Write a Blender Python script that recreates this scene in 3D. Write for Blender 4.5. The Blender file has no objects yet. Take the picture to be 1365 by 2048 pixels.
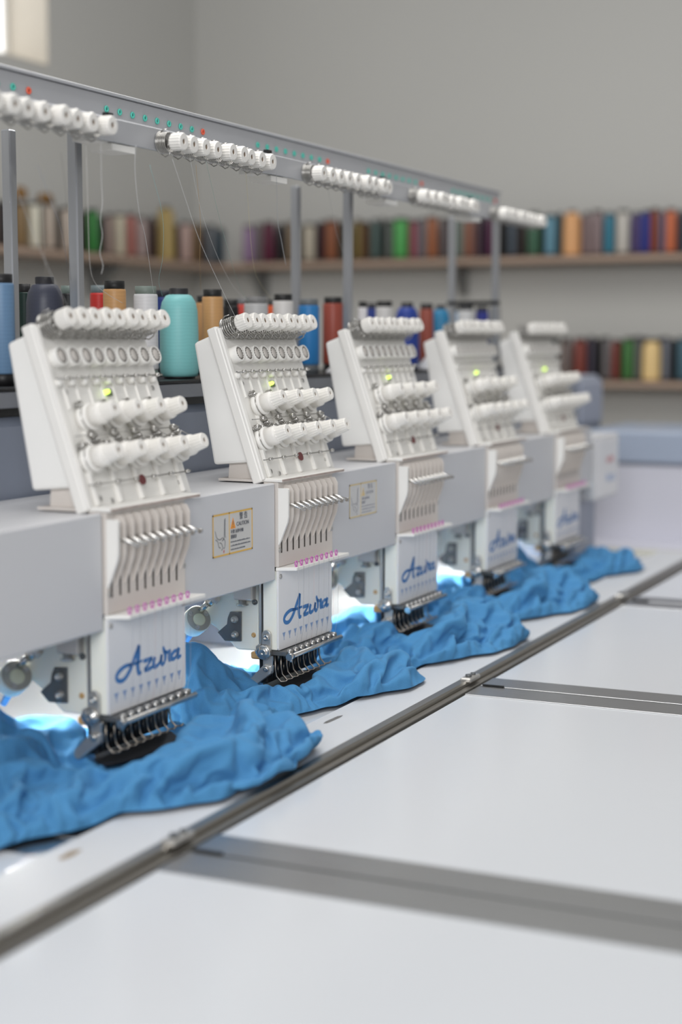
import bpy, math, random
import numpy as np
from mathutils import Matrix, Vector
random.seed(7)
scene = bpy.context.scene
COL = scene.collection

# ------------------------------------------------------------------ camera
FPX, PITCH, YAW = 3210.0, math.atan(342 / 3210.0), math.radians(24.8)
CAM = Vector((-1.6031, -1.0487, 0.4489))
Fh = Vector((math.cos(YAW), math.sin(YAW), 0)); Rt = Vector((math.sin(YAW), -math.cos(YAW), 0)); Up = Vector((0, 0, 1))
fwd = math.cos(PITCH) * Fh - math.sin(PITCH) * Up
upv = math.sin(PITCH) * Fh + math.cos(PITCH) * Up
cd = bpy.data.cameras.new('camera'); cam = bpy.data.objects.new('camera', cd); COL.objects.link(cam)
cam.matrix_world = Matrix(((Rt.x, upv.x, -fwd.x, CAM.x), (Rt.y, upv.y, -fwd.y, CAM.y), (Rt.z, upv.z, -fwd.z, CAM.z), (0, 0, 0, 1)))
cd.sensor_fit = 'VERTICAL'; cd.sensor_height = 36.0; cd.sensor_width = 24.0
cd.lens = FPX / 2048 * 36.0
cd.clip_start = 0.05
cd.dof.use_dof = True; cd.dof.focus_distance = 2.33; cd.dof.aperture_fstop = 2.0
scene.camera = cam

# ------------------------------------------------------------------ world, lights, exposure
w = bpy.data.worlds.new('world'); scene.world = w; w.use_nodes = True
bg = w.node_tree.nodes['Background']; bg.inputs[0].default_value = (0.98, 0.985, 1.0, 1); bg.inputs[1].default_value = 0.33
def area(name, loc, target, sx, sy, power, color):
    ld = bpy.data.lights.new(name, 'AREA'); ld.shape = 'RECTANGLE'; ld.size = sx; ld.size_y = sy; ld.energy = power; ld.color = color
    o = bpy.data.objects.new(name, ld); COL.objects.link(o); o.location = loc
    o.rotation_euler = (Vector(target) - Vector(loc)).to_track_quat('-Z', 'Y').to_euler(); return o
area('ceiling_light', (1.0, 0.1, 2.5), (1.0, 0.1, 0), 3.2, 1.4, 58, (1.0, 0.99, 0.97))
area('window_daylight', (-4.0, -1.7, 1.9), (0.5, 0.1, 0.2), 2.4, 1.6, 126, (0.99, 0.99, 1.0))
scene.view_settings.view_transform = 'Standard'; scene.view_settings.look = 'None'
scene.view_settings.gamma = 1.0; scene.view_settings.use_curve_mapping = False
scene.view_settings.exposure = 0.0

# ------------------------------------------------------------------ materials
def lin(c):
    f = lambda v: (v / 255 / 12.92) if v / 255 <= 0.04045 else ((v / 255 + 0.055) / 1.055) ** 2.4
    return tuple(f(v) for v in c)
MATS = {}
def mat(name, rgb, rough=0.5, metal=0.0, var=0.04, scale=30.0, bump=0.0, bscale=200.0, coat=0.0, stretch=None, emit=None, estr=0.0, alpha=None, sheen=0.0):
    if name in MATS: return MATS[name]
    m = bpy.data.materials.new(name); m.use_nodes = True; nt = m.node_tree; N = nt.nodes; L = nt.links
    b = N['Principled BSDF']; c = lin(rgb)
    tc = N.new('ShaderNodeTexCoord'); mp = N.new('ShaderNodeMapping'); L.new(tc.outputs['Object'], mp.inputs[0])
    if stretch: mp.inputs['Scale'].default_value = stretch
    nz = N.new('ShaderNodeTexNoise'); nz.inputs['Scale'].default_value = scale; nz.inputs['Detail'].default_value = 3; L.new(mp.outputs[0], nz.inputs['Vector'])
    mx = N.new('ShaderNodeMix'); mx.data_type = 'RGBA'; L.new(nz.outputs['Fac'], mx.inputs[0])
    mx.inputs[6].default_value = (*[v * (1 - var) for v in c], 1); mx.inputs[7].default_value = (*[min(1, v * (1 + var)) for v in c], 1)
    L.new(mx.outputs[2], b.inputs['Base Color'])
    b.inputs['Roughness'].default_value = rough; b.inputs['Metallic'].default_value = metal
    if coat: b.inputs['Coat Weight'].default_value = coat; b.inputs['Coat Roughness'].default_value = 0.15
    if sheen: b.inputs['Sheen Weight'].default_value = sheen; b.inputs['Sheen Roughness'].default_value = 0.5
    if bump:
        n2 = N.new('ShaderNodeTexNoise'); n2.inputs['Scale'].default_value = bscale; L.new(mp.outputs[0], n2.inputs['Vector'])
        bp = N.new('ShaderNodeBump'); bp.inputs['Strength'].default_value = bump; bp.inputs['Distance'].default_value = 0.002
        L.new(n2.outputs['Fac'], bp.inputs['Height']); L.new(bp.outputs[0], b.inputs['Normal'])
    if emit: b.inputs['Emission Color'].default_value = (*lin(emit), 1); b.inputs['Emission Strength'].default_value = estr
    if alpha is not None: b.inputs['Alpha'].default_value = alpha
    MATS[name] = m; return m
M_PLASTIC = mat('white_plastic', (238, 236, 231), 0.42, var=0.015)
M_KNOB = mat('knob_plastic', (236, 233, 227), 0.38, var=0.02)
M_COVER = mat('tension_cover', (243, 242, 238), 0.45, var=0.015)
M_CASE_SHADED = mat('case_plastic_shaded', (214, 207, 200), 0.45, var=0.02)  # beige holds the shade and a peach reflection in the colour
M_DIAL = mat('dial_grey', (208, 202, 195), 0.5, var=0.04, scale=200)
M_BEAM = mat('beam_paint', (206, 206, 208), 0.5, var=0.02, scale=8)
M_PLATE = mat('cover_plate', (236, 235, 235), 0.34, var=0.02, scale=12)
M_CREAM = mat('cream_paint', (245, 245, 234), 0.35, var=0.02, scale=15)
M_CHROME = mat('chrome', (206, 204, 200), 0.2, 0.9, var=0.06, scale=60)
M_STEEL = mat('steel', (196, 194, 190), 0.36, 0.75, var=0.1, scale=40)
M_WIRE = mat('spring_wire', (186, 184, 180), 0.3, 1.0, var=0.1, scale=80)
M_FEET = mat('needle_steel', (150, 142, 132), 0.3, 1.0, var=0.1, scale=80)
M_DARK = mat('dark_steel', (108, 110, 111), 0.4, 0.5, var=0.1)
M_BLACK = mat('black_plastic', (18, 18, 19), 0.45, var=0.1)
M_SLOT = mat('slot_shadow', (60, 54, 48), 0.7, var=0.05)
M_MAGENTA = mat('magenta_plastic', (206, 110, 190), 0.4, var=0.05)
M_TEAL = mat('teal_eyelet', (80, 190, 172), 0.4, var=0.05)
M_RED = mat('red_eyelet', (226, 96, 68), 0.4, var=0.05)
M_REDDISC = mat('dark_red_plastic', (112, 52, 54), 0.4, var=0.05)
M_INK = mat('blue_ink', (60, 124, 188), 0.5, var=0.03)
M_INK2 = mat('pale_blue_ink', (140, 165, 205), 0.5, var=0.03)
M_LED = mat('green_led', (190, 240, 70), 0.3, emit=(212, 245, 105), estr=2.0)
M_PCB = mat('green_board', (108, 122, 88), 0.5, var=0.15, scale=150)
M_AMBER = mat('amber_plastic', (205, 165, 110), 0.45)
M_TIP = mat('blue_tip', (110, 165, 215), 0.25, var=0.05)
M_LAMPEM = mat('lamp_lens', (255, 255, 250), 0.3, emit=(255, 252, 240), estr=3.0)
M_TABLE = mat('table_laminate', (214, 217, 221), 0.22, var=0.012, scale=4, coat=0.25)
M_FRAME = mat('pantograph_paint', (208, 210, 213), 0.45, var=0.02, scale=6)
M_TRIM = mat('brushed_trim', (176, 177, 178), 0.3, 1.0, var=0.12, scale=12, stretch=(30, 1, 1))
M_RAIL = mat('aluminium_rail', (160, 156, 149), 0.35, 1.0, var=0.08, scale=12, stretch=(1, 30, 30))
M_TREE = mat('galvanised_rail', (186, 187, 190), 0.45, 0.4, var=0.06, scale=10)
M_POST = mat('galvanised_post', (184, 186, 190), 0.3, 0.8, var=0.25, scale=35, stretch=(1, 1, 0.06))
M_CAB = mat('blue_grey_paint', (140, 148, 164), 0.35, var=0.03, scale=6)
M_BLUEBAND = mat('pale_blue_paint', (160, 171, 189), 0.4, var=0.03, scale=5)
M_WHITECAB = mat('white_cabinet_paint', (206, 206, 216), 0.45, var=0.02, scale=5)
M_TRAYG = mat('tray_grey', (142, 145, 152), 0.4, 0.2, var=0.05)
M_WALL = mat('wall_paint', (200, 199, 194), 0.75, var=0.03, scale=1.2, bump=0.1, bscale=60)
M_REVEAL = mat('window_reveal_paint', (206, 199, 186), 0.7, var=0.02)
M_FLOOR = mat('floor_tile_grey', (150, 148, 144), 0.5, var=0.06, scale=5)
M_SHELF = mat('shelf_board', (178, 154, 136), 0.6, var=0.12, scale=14, stretch=(1, 1, 8))
M_BRKT = mat('shelf_bracket', (130, 130, 128), 0.5, 0.3)
M_YEL = mat('sticker_yellow', (226, 180, 80), 0.5)
M_STK = mat('sticker_ground', (206, 204, 200), 0.45, var=0.02)
M_ORANGE = mat('sticker_orange', (236, 150, 40), 0.5)
M_TXT = mat('sticker_black', (104, 106, 112), 0.5)
M_TXTRED = mat('sticker_red', (190, 60, 70), 0.5)
M_SMUDGE = mat('brown_smudge', (150, 130, 105), 0.6, var=0.2, scale=60)
M_SCUFF = mat('dark_scuff', (110, 108, 106), 0.6, var=0.2, scale=60)
M_GLASS = mat('bright_pane', (255, 255, 255), 0.2, emit=(255, 255, 255), estr=1.2)

# ------------------------------------------------------------------ mesh helpers
class MB:
    def __init__(s): s.v = []; s.f = []; s.sm = []
    def add(s, vs, fs, smooth=False):
        o = len(s.v); s.v += [tuple(v) for v in vs]; s.f += [tuple(i + o for i in f) for f in fs]; s.sm += [smooth] * len(fs); return s
    def box(s, x0, x1, y0, y1, z0, z1, b=0.0):
        if b <= 0:
            vs = [(x, y, z) for z in (z0, z1) for y in (y0, y1) for x in (x0, x1)]
            return s.add(vs, [(0, 2, 3, 1), (4, 5, 7, 6), (0, 1, 5, 4), (2, 6, 7, 3), (0, 4, 6, 2), (1, 3, 7, 5)])
        # chamfered box: 24 verts
        vs = []; idx = {}
        lo = (x0, y0, z0); hi = (x1, y1, z1)
        for cx in (0, 1):
            for cy in (0, 1):
                for cz in (0, 1):
                    c = (cx, cy, cz)
                    for ax in range(3):
                        p = []
                        for a in range(3):
                            e = hi[a] if c[a] else lo[a]
                            if a != ax: e += -b if c[a] else b
                            p.append(e)
                        idx[(c, ax)] = len(vs); vs.append(tuple(p))
        fs = []
        for ax in range(3):
            for sgn in (0, 1):
                a1, a2 = (ax + 1) % 3, (ax + 2) % 3
                q = []
                for (u, v) in ((0, 0), (1, 0), (1, 1), (0, 1)):
                    c = [0, 0, 0]; c[ax] = sgn; c[a1] = u; c[a2] = v; q.append(idx[(tuple(c), ax)])
                fs.append(tuple(q if sgn else q[::-1]))
        for ax in range(3):
            a1, a2 = (ax + 1) % 3, (ax + 2) % 3
            for u in (0, 1):
                for v in (0, 1):
                    c0 = [0, 0, 0]; c0[a1] = u; c0[a2] = v; c1 = list(c0); c1[ax] = 1
                    q = [idx[(tuple(c0), a1)], idx[(tuple(c1), a1)], idx[(tuple(c1), a2)], idx[(tuple(c0), a2)]]
                    fs.append(tuple(q[::-1] if (u ^ v) else q))
        for c in [(a, b_, c_) for a in (0, 1) for b_ in (0, 1) for c_ in (0, 1)]:
            q = [idx[(c, 0)], idx[(c, 1)], idx[(c, 2)]]
            fs.append(tuple(q if (sum(c) % 2 == 1) else q[::-1]))
        return s.add(vs, fs)
    def lathe(s, prof, seg=20, M=None, cap=True, smooth=True, rib=None):
        # profile of (r, z) about the z axis; rib=(i0,i1,depth): ribbed radii between those profile rows
        M = M or Matrix.Identity(4); vs = []; fs = []
        for i, (r, z) in enumerate(prof):
            for k in range(seg):
                a = 2 * math.pi * k / seg; rr = r
                if rib and rib[0] <= i <= rib[1] and k % 2: rr = r - rib[2]
                vs.append(M @ Vector((rr * math.cos(a), rr * math.sin(a), z)))
        n = len(prof)
        for i in range(n - 1):
            for k in range(seg):
                k2 = (k + 1) % seg
                fs.append((i * seg + k, i * seg + k2, (i + 1) * seg + k2, (i + 1) * seg + k))
        s.add(vs, fs, smooth and not rib)
        if cap:
            o = len(s.v) - len(vs)
            if prof[0][0] > 1e-6: s.f.append(tuple(o + k for k in range(seg))[::-1]); s.sm.append(False)
            if prof[-1][0] > 1e-6: s.f.append(tuple(o + (n - 1) * seg + k for k in range(seg))); s.sm.append(False)
        return s
    def cyl(s, p0, p1, r, seg=12, r1=None):
        p0 = Vector(p0); p1 = Vector(p1); d = p1 - p0
        M = Matrix.Translation(p0) @ d.to_track_quat('Z', 'Y').to_matrix().to_4x4()
        return s.lathe([(r, 0), (r if r1 is None else r1, d.length)], seg, M)
    def tube(s, pts, r, seg=6, cap=True):
        pts = [Vector(p) for p in pts]; n = len(pts); vs = []; fs = []
        t0 = (pts[1] - pts[0]).normalized(); u = t0.orthogonal().normalized()
        for i, p in enumerate(pts):
            t = (pts[min(i + 1, n - 1)] - pts[max(i - 1, 0)]).normalized()
            u = (u - t * u.dot(t)).normalized(); v = t.cross(u)
            for k in range(seg):
                a = 2 * math.pi * k / seg; vs.append(p + r * (math.cos(a) * u + math.sin(a) * v))
        for i in range(n - 1):
            for k in range(seg):
                k2 = (k + 1) % seg; fs.append((i * seg + k, i * seg + k2, (i + 1) * seg + k2, (i + 1) * seg + k))
        if cap: fs.append(tuple(range(seg))[::-1]); fs.append(tuple((n - 1) * seg + k for k in range(seg)))
        return s.add(vs, fs, True)
    def prism(s, poly, a0, a1, axes='yzx'):
        # polygon in the plane of the first two axes, extruded along the third from a0 to a1
        def P(p, a):
            d = {axes[0]: p[0], axes[1]: p[1], axes[2]: a}; return (d['x'], d['y'], d['z'])
        n = len(poly); vs = [P(p, a0) for p in poly] + [P(p, a1) for p in poly]
        fs = [tuple(range(n))[::-1], tuple(range(n, 2 * n))] + [(i, (i + 1) % n, n + (i + 1) % n, n + i) for i in range(n)]
        return s.add(vs, fs)
    def mesh(s, name, m, M=None, fix=False):
        me = bpy.data.meshes.new(name); vs = s.v if M is None else [tuple(M @ Vector(v)) for v in s.v]
        me.from_pydata(vs, [], s.f); me.polygons.foreach_set('use_smooth', s.sm); me.materials.append(m)
        if fix:
            import bmesh
            b = bmesh.new(); b.from_mesh(me); bmesh.ops.recalc_face_normals(b, faces=b.faces); b.to_mesh(me); b.free()
        me.update(); return me
def inst(name, me, parent=None, M=None, label=None):
    o = bpy.data.objects.new(name, me); COL.objects.link(o)
    if parent is not None: o.parent = parent
    if M is not None: o.matrix_local = M
    if label: o['label'] = label
    return o
def part(name, mb, m, parent=None, M=None, label=None, fix=False, bevel=0.0):
    o = inst(name, mb.mesh(name, m, fix=fix or bevel > 0), parent, M, label)
    if bevel:
        md = o.modifiers.new('bevel', 'BEVEL'); md.width = bevel; md.segments = 2; md.limit_method = 'ANGLE'; md.angle_limit = 0.7
    return o
def tag(o, label, cat=None, group=None, kind=None):
    o['label'] = label
    if cat: o['category'] = cat
    if group: o['group'] = group
    if kind: o['kind'] = kind
    return o
def thing(name, label, cat, loc=(0, 0, 0), group=None, kind=None):
    o = bpy.data.objects.new(name, None); COL.objects.link(o); o.location = loc; o.empty_display_size = 0.05
    return tag(o, label, cat, group, kind)
def copy_tree(o, parent=None):
    c = o.copy(); COL.objects.link(c); c.parent = parent
    for ch in list(o.children): copy_tree(ch, c)
    return c
T4 = Matrix.Translation
def text_mesh(name, body, size, m, ext=0.0002):
    cu = bpy.data.curves.new(name, 'FONT'); cu.body = body; cu.size = size; cu.extrude = ext; cu.align_x = 'LEFT'
    o = bpy.data.objects.new(name, cu); COL.objects.link(o); bpy.context.view_layer.update()
    me = bpy.data.meshes.new_from_object(o.evaluated_get(bpy.context.evaluated_depsgraph_get())); me.name = name
    me.materials.clear(); me.materials.append(m); bpy.data.objects.remove(o); return me
FRONT = Matrix(((1, 0, 0, 0), (0, 0, -1, 0), (0, 1, 0, 0), (0, 0, 0, 1)))   # local xy plane -> facing -Y
def catmull(pts, n=8):
    P = [np.array(p, float) for p in pts]; P = [2 * P[0] - P[1]] + P + [2 * P[-1] - P[-2]]; out = []
    for i in range(1, len(P) - 2):
        for k in range(n):
            t = k / n; a, b, c, d = P[i - 1:i + 3]
            out.append(0.5 * ((2 * b) + (c - a) * t + (2 * a - 5 * b + 4 * c - d) * t * t + (3 * b - a - 3 * c + d) * t ** 3))
    out.append(P[-2]); return out
def ribbon(mb, pts, wd, y=0.0, n=8):
    # brush stroke in the xz plane, facing -Y; wd = list of widths per point or a number
    q = catmull([(p[0], p[1]) for p in pts], n); N = len(q)
    W = [wd] * N if not isinstance(wd, (list, tuple)) else np.interp(np.linspace(0, 1, N), np.linspace(0, 1, len(wd)), wd)
    vs = []; fs = []
    for i, p in enumerate(q):
        t = q[min(i + 1, N - 1)] - q[max(i - 1, 0)]; t = t / (np.linalg.norm(t) + 1e-9); nn = np.array((-t[1], t[0])) * W[i] / 2
        a = p + nn; b = p - nn; vs += [(a[0], y, a[1]), (b[0], y, b[1])]
    for i in range(N - 1): fs.append((2 * i, 2 * i + 1, 2 * i + 3, 2 * i + 2))
    mb.add(vs, fs)
S = 0.45          # head spacing
TZ = -0.08        # table height
ZR = 0.389        # cone rack height

# ================================================================== SETTING
FZ = -0.85
XW, YW, CZ = 4.44, 2.42, 2.6
o = part('floor', MB().box(-4, XW + 0.2, -4, YW + 0.2, FZ - 0.1, FZ), M_FLOOR); o['kind'] = 'structure'
wx0, wx1, wz0, wz1 = 2.3, 3.37, 1.44, 2.3
mb = MB().box(-3.0, wx0, YW, YW + 0.2, FZ, CZ).box(wx1, XW + 0.2, YW, YW + 0.2, FZ, CZ).box(wx0, wx1, YW, YW + 0.2, FZ, wz0).box(wx0, wx1, YW, YW + 0.2, wz1, CZ)
o = part('wall_back', mb, M_WALL); o['kind'] = 'structure'
o = part('wall_right', MB().box(XW, XW + 0.2, -4, YW, FZ, CZ), M_WALL); o['kind'] = 'structure'
win = thing('window_1', 'daylit window in a deep beige recess high on the back wall', None, (wx0, YW, wz0), kind='structure')
L = T4((-wx0, -YW, -wz0))
part('reveal', MB().box(wx1 - 0.006, wx1 - 0.0005, YW - 0.001, YW + 0.2, wz0 + 0.001, wz1).box(wx0, wx1, YW - 0.001, YW + 0.2, wz0 + 0.0005, wz0 + 0.006).box(wx0 + 0.0005, wx0 + 0.006, YW, YW + 0.2, wz0, wz1), M_REVEAL, win, L)
part('window_frame', MB().box(wx0 + .006, wx0 + 0.05, YW + 0.17, YW + 0.2, wz0 + .006, wz1).box(wx1 - 0.03, wx1 - .006, YW + 0.17, YW + 0.2, wz0 + .006, wz1).box(wx0 + .05, wx1 - .03, YW + 0.17, YW + 0.2, wz0 + .006, wz0 + 0.03), M_PLASTIC, win, L)
part('pane', MB().box(wx0 + 0.05, wx1 - 0.03, YW + 0.18, YW + 0.19, wz0 + 0.03, wz1), M_GLASS, win, L)

# ------------------------------------------------------------------ machine table
tb = thing('machine_table', 'long white laminate embroidery machine table with steel seams and aluminium rail', 'table', (0, 0, TZ))
TM = T4((0, 0, -TZ))
SEAMS = [-0.194, 0.693, 1.59]; XE = 2.36
edges = [-1.15] + SEAMS + [XE]
for i in range(4):
    a, b = edges[i], edges[i + 1]
    part('table_panel', MB().box(a + 0.0028, b - 0.0028, -1.30, -0.2235, TZ - 0.028, TZ, 0.0012), M_TABLE, tb, TM)
    part('inner_panel', MB().box(a + 0.0015, b - 0.0015, -0.094, 0.66, TZ - 0.034, TZ - 0.006, 0.0012), M_TABLE, tb, TM)
for sx in SEAMS:
    for d in (-1, 1):
        x0, x1 = (sx - 0.066, sx - 0.0028) if d < 0 else (sx + 0.0028, sx + 0.062)
        part('seam_trim', MB().box(x0, x1, -1.30, -0.2235, TZ - 0.001, TZ + 0.0012, 0.0005), M_TRIM, tb, TM, label='brushed steel seam strip')
        if sx < 0: part('seam_trim', MB().box(x0, x1, -0.094, 0.66, TZ - 0.008, TZ - 0.0045, 0.0005), M_TRIM, tb, TM, label='brushed steel seam strip')
    part('seam_gap', MB().box(sx - 0.0027, sx + 0.0027, -1.30, -0.2235, TZ - 0.02, TZ + 0.0002), M_BLACK, tb, TM)
    j = part('rail_clip', MB().box(sx - 0.014, sx + 0.03, -0.214, -0.196, TZ + 0.006, TZ + 0.0135, 0.002), M_STEEL, tb, TM)
    part('screw', MB().cyl((sx + 0.0, -0.205, TZ + 0.0135), (sx + 0.0, -0.205, TZ + 0.017), 0.005).cyl((sx + 0.018, -0.206, TZ + 0.0135), (sx + 0.018, -0.206, TZ + 0.0165), 0.004), M_DARK, j)
    part('seam_catch', MB().box(sx - 0.001, sx + 0.0035, -0.262, -0.228, TZ + 0.0012, TZ + 0.0035), M_BLACK, tb, TM)
part('pantograph_bar', MB().box(-1.15, XE, -0.188, -0.096, TZ - 0.012, TZ + 0.004, 0.0015), M_FRAME, tb, TM)
part('rail', MB().prism([(-0.2075, TZ - 0.02), (-0.2075, TZ + 0.006), (-0.205, TZ + 0.0085), (-0.1925, TZ + 0.0085), (-0.190, TZ + 0.006), (-0.1885, TZ - 0.02)], -1.15, XE, 'yzx'), M_RAIL, tb, TM, fix=True)
part('rail_lip', MB().box(-1.15, XE, -0.2185, -0.2078, TZ - 0.02, TZ + 0.0015, 0.0008), M_RAIL, tb, TM)
part('rail_groove', MB().box(-1.15, XE, -0.2235, -0.2185, TZ - 0.028, TZ - 0.012), M_BLACK, tb, TM)
part('end_strip', MB().box(XE + 0.001, XE + 0.03, -1.30, 0.66, TZ - 0.03, TZ + 0.002, 0.001), mat('end_strip_cream', (214, 212, 196), 0.4), tb, TM)
part('apron', MB().box(-1.13, XE - 0.02, -1.27, -1.24, TZ - 0.16, TZ - 0.029), M_WHITECAB, tb, TM)
for (x, y) in ((-1.05, -1.2), (0.65, -1.2), (2.25, -1.2), (-1.05, 0.6), (0.65, 0.6), (2.25, 0.6)):
    part('table_leg', MB().box(x - 0.03, x + 0.03, y - 0.03, y + 0.03, FZ, TZ - 0.035, 0.003), M_WHITECAB, tb, TM)
def blot(cx, cy, rx, ry, z, seed):
    r = random.Random(seed); mb = MB(); n = 18
    rr = [0.75 + 0.35 * r.random() for _ in range(n)]
    vs = [(cx + rx * rr[k] * math.cos(k / n * 6.2832), cy + ry * rr[k] * math.sin(k / n * 6.2832), z) for k in range(n)]
    return mb.add(vs, [tuple(range(n))])
part('smudge', blot(-0.265, -0.123, 0.020, 0.006, TZ + 0.0042, 3), M_SMUDGE, tb, TM, label='brown smudge')
part('scuff', blot(0.385, -0.118, 0.03, 0.0045, TZ + 0.0042, 4), M_SCUFF, tb, TM, label='dark scuff')

# ------------------------------------------------------------------ beam with cover panels and warning labels
bm_ = thing('machine_beam', 'long white enamelled beam carrying the five embroidery heads', 'beam', (0, 0, 0.104))
BM = T4((0, 0, -0.104))
part('beam_core', MB().box(-0.9, 2.08, 0.012, 0.215, 0.106, 0.2435), M_BEAM, bm_, BM)
segs = [(-0.9, -0.003)] + [(k * S + 0.188, (k + 1) * S - 0.003) for k in range(4)] + [(4 * S + 0.188, 2.085)]
for a, b in segs:
    part('cover_panel', MB().box(a, b, 0.0035, 0.0118, 0.104, 0.2455, 0.0018), M_BEAM, bm_, BM)
def sticker(x0, x1, z0, z1, faded):
    y = 0.0033
    st = part('warning_label', MB().box(x0, x1, y - 0.0002, y, z0, z1), mat('sticker_faded', (206, 205, 203), 0.4) if faded else M_STK, bm_, BM, label='yellow framed warning label')
    my = mat('sticker_yellow_faded', (216, 196, 150), 0.5) if faded else M_YEL
    mo = mat('sticker_orange_faded', (222, 196, 140), 0.5) if faded else M_ORANGE
    mt = mat('sticker_text_faded', (165, 166, 172), 0.5) if faded else M_TXT
    t = 0.0022; y1 = y - 0.0004; W, H = x1 - x0, z1 - z0; xd = x0 + W * 0.40
    part('label_frame', MB().box(x0, x1, y1, y, z0, z0 + t).box(x0, x1, y1, y, z1 - t, z1).box(x0, x0 + t, y1, y, z0, z1).box(x1 - t, x1, y1, y, z0, z1).box(xd, xd + t * 0.8, y1, y, z0, z1), my, st)
    px, pz = x0 + W * 0.50, z0 + H * 0.70; a = H * 0.17
    part('warning_triangle', MB().prism([(px - a * .75, pz - a * .6), (px + a * .75, pz - a * .6), (px, pz + a * .95)], y1, y, 'xzy'), mo, st, fix=True)
    part('exclamation_mark', MB().box(px - .0007, px + .0007, y1 - .0002, y, pz - a * .1, pz + a * .5).box(px - .0007, px + .0007, y1 - .0002, y, pz - a * .42, pz - a * .24), mt, st)
    for bod, sz, fx, fz in (('\u8b66 \u544a', .0105, .66, .80), ('CAUTION', .0080, .585, .64), ('\u4e0d\u8981 \u8fd0\u8f6c\u4e2d\u89e6', .0058, .44, .49), ('\u6478\u673a\u9488', .0058, .44, .37)):
        me = text_mesh('lettering', bod, sz * (.85 if faded else 1), mt); inst('lettering', me, st, T4((x0 + W * fx, y1 - .0001, z0 + H * fz)) @ FRONT)
    r = random.Random(5)
    for q in range(3):
        xx = x0 + W * 0.44; zz = z0 + H * (0.27 - 0.09 * q); mb = MB()
        while xx < x0 + W * (0.93 if q < 2 else 0.8):
            l = r.uniform(.0008, .0018); mb.box(xx, xx + l, y1 - .0001, y, zz, zz + r.uniform(.0010, .0020)); xx += l + r.uniform(.0004, .0009)
        part('small_print', mb, mt, st)
    mb = MB()   # hand under a needle
    P = lambda u, v: (x0 + W * 0.40 * u, z0 + H * v)
    for pl in ([P(.72, .86), P(.70, .5), P(.66, .40), P(.55, .36)], [P(.14, .62), P(.24, .46), P(.42, .40), P(.60, .44)], [P(.16, .42), P(.30, .36), P(.36, .24), P(.46, .20)],
               [P(.40, .33), P(.52, .30), P(.60, .20), P(.52, .14)], [P(.62, .42), P(.74, .34), P(.72, .2), P(.64, .18)], [P(.76, .88), P(.745, .52), P(.78, .42)]):
        ribbon(mb, pl, 0.0011, y1 - .0001, 5)
    part('hand_pictogram', mb, mt, st)
    part('blood_drop', MB().prism([P(.66, .06), P(.70, .10), P(.68, .15), P(.64, .10)], y1 - .0001, y, 'xzy'), mt if faded else M_TXTRED, st, fix=True)
sticker(0.263, 0.3765, 0.1585, 0.2165, False)
sticker(0.7053, 0.8127, 0.1675, 0.2215, True)

# ------------------------------------------------------------------ end of the machine
eb = thing('control_box', 'white end box of the beam with blurred blue logo', 'control box', (2.1, 0, 0.07))
EM = T4((-2.1, 0, -0.07))
part('housing', MB().box(2.105, 2.32, 0.0, 0.2, 0.068, 0.222, 0.004), M_BEAM, eb, EM)
part('front_plate', MB().box(2.118, 2.31, -0.002, 0.001, 0.074, 0.214, 0.001), M_PLATE, eb, EM)
inst('red_lettering', text_mesh('red_lettering', 'AZURA', 0.02, M_TXTRED), eb, EM @ T4((2.20, -0.0022, 0.155)) @ FRONT)
inst('blue_lettering', text_mesh('blue_lettering', 'Azura', 0.034, M_INK2), eb, EM @ T4((2.20, -0.0022, 0.108)) @ FRONT)
part('side_switch', MB().box(2.098, 2.106, 0.03, 0.09, 0.09, 0.2, 0.002), M_DARK, eb, EM)
cl = thing('support_column', 'blue grey steel column holding the far end of the beam', 'column', (2.1, 0.05, TZ))
CM = T4((-2.1, -0.05, -TZ))
part('column_body', MB().box(2.06, 2.24, 0.035, 0.2, TZ - 0.004, 0.067, 0.004), M_CAB, cl, CM)
part('column_foot', MB().box(2.04, 2.27, 0.022, 0.21, TZ - 0.006, TZ + 0.012, 0.002), M_TRAYG, cl, CM)
wc = thing('white_cabinet', 'big white steel cabinet with pale blue top band at the far end', 'cabinet', (2.9, -0.6, FZ))
WM = T4((-2.9, 0.6, -FZ))
part('cabinet_body', MB().box(2.70, 3.14, -1.6, 0.19, FZ, 0.112, 0.004), M_WHITECAB, wc, WM)
part('top_band', MB().box(2.692, 3.15, -1.61, 0.2, 0.118, 0.205, 0.006), M_BLUEBAND, wc, WM)
part('shadow_gap', MB().box(2.71, 3.13, -1.59, 0.18, 0.111, 0.119), M_TRAYG, wc, WM)
part('plinth', MB().box(2.685, 3.15, -1.61, 0.2, FZ, FZ + 0.08, 0.004), M_TRAYG, wc, WM)
part('lower_ledge', MB().box(2.55, 2.699, -1.6, 0.19, TZ - 0.05, TZ - 0.012, 0.004), M_WHITECAB, wc, WM)

# ------------------------------------------------------------------ rear cabinet and cone rack
rc = thing('rear_cabinet', 'blue grey steel machine cabinet running behind the beam', 'cabinet', (0.9, 0.35, 0.13))
RM = T4((-0.9, -0.35, -0.13))
part('cabinet_body', MB().box(-0.9, 2.965, 0.225, 0.47, 0.13, 0.349, 0.012), M_CAB, rc, RM, bevel=0.0)
part('end_panel', MB().box(2.72, 2.975, 0.221, 0.474, 0.20, 0.352, 0.02), mat('end_panel_paint', (172, 178, 194), 0.4), rc, RM)
for x in (-0.4, 0.9, 2.1):
    part('cabinet_foot', MB().box(x - 0.05, x + 0.05, 0.28, 0.42, TZ - 0.006, 0.131, 0.003), M_CAB, rc, RM)
rk = thing('cone_rack', 'grey steel tray behind the heads that holds the thread cones', 'rack', (0.9, 0.33, 0.35))
KM = T4((-0.9, -0.33, -0.35))
part('tray', MB().box(-0.9, 2.30, 0.215, 0.475, ZR - 0.005, ZR, 0.0015), M_BLACK, rk, KM)
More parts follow.
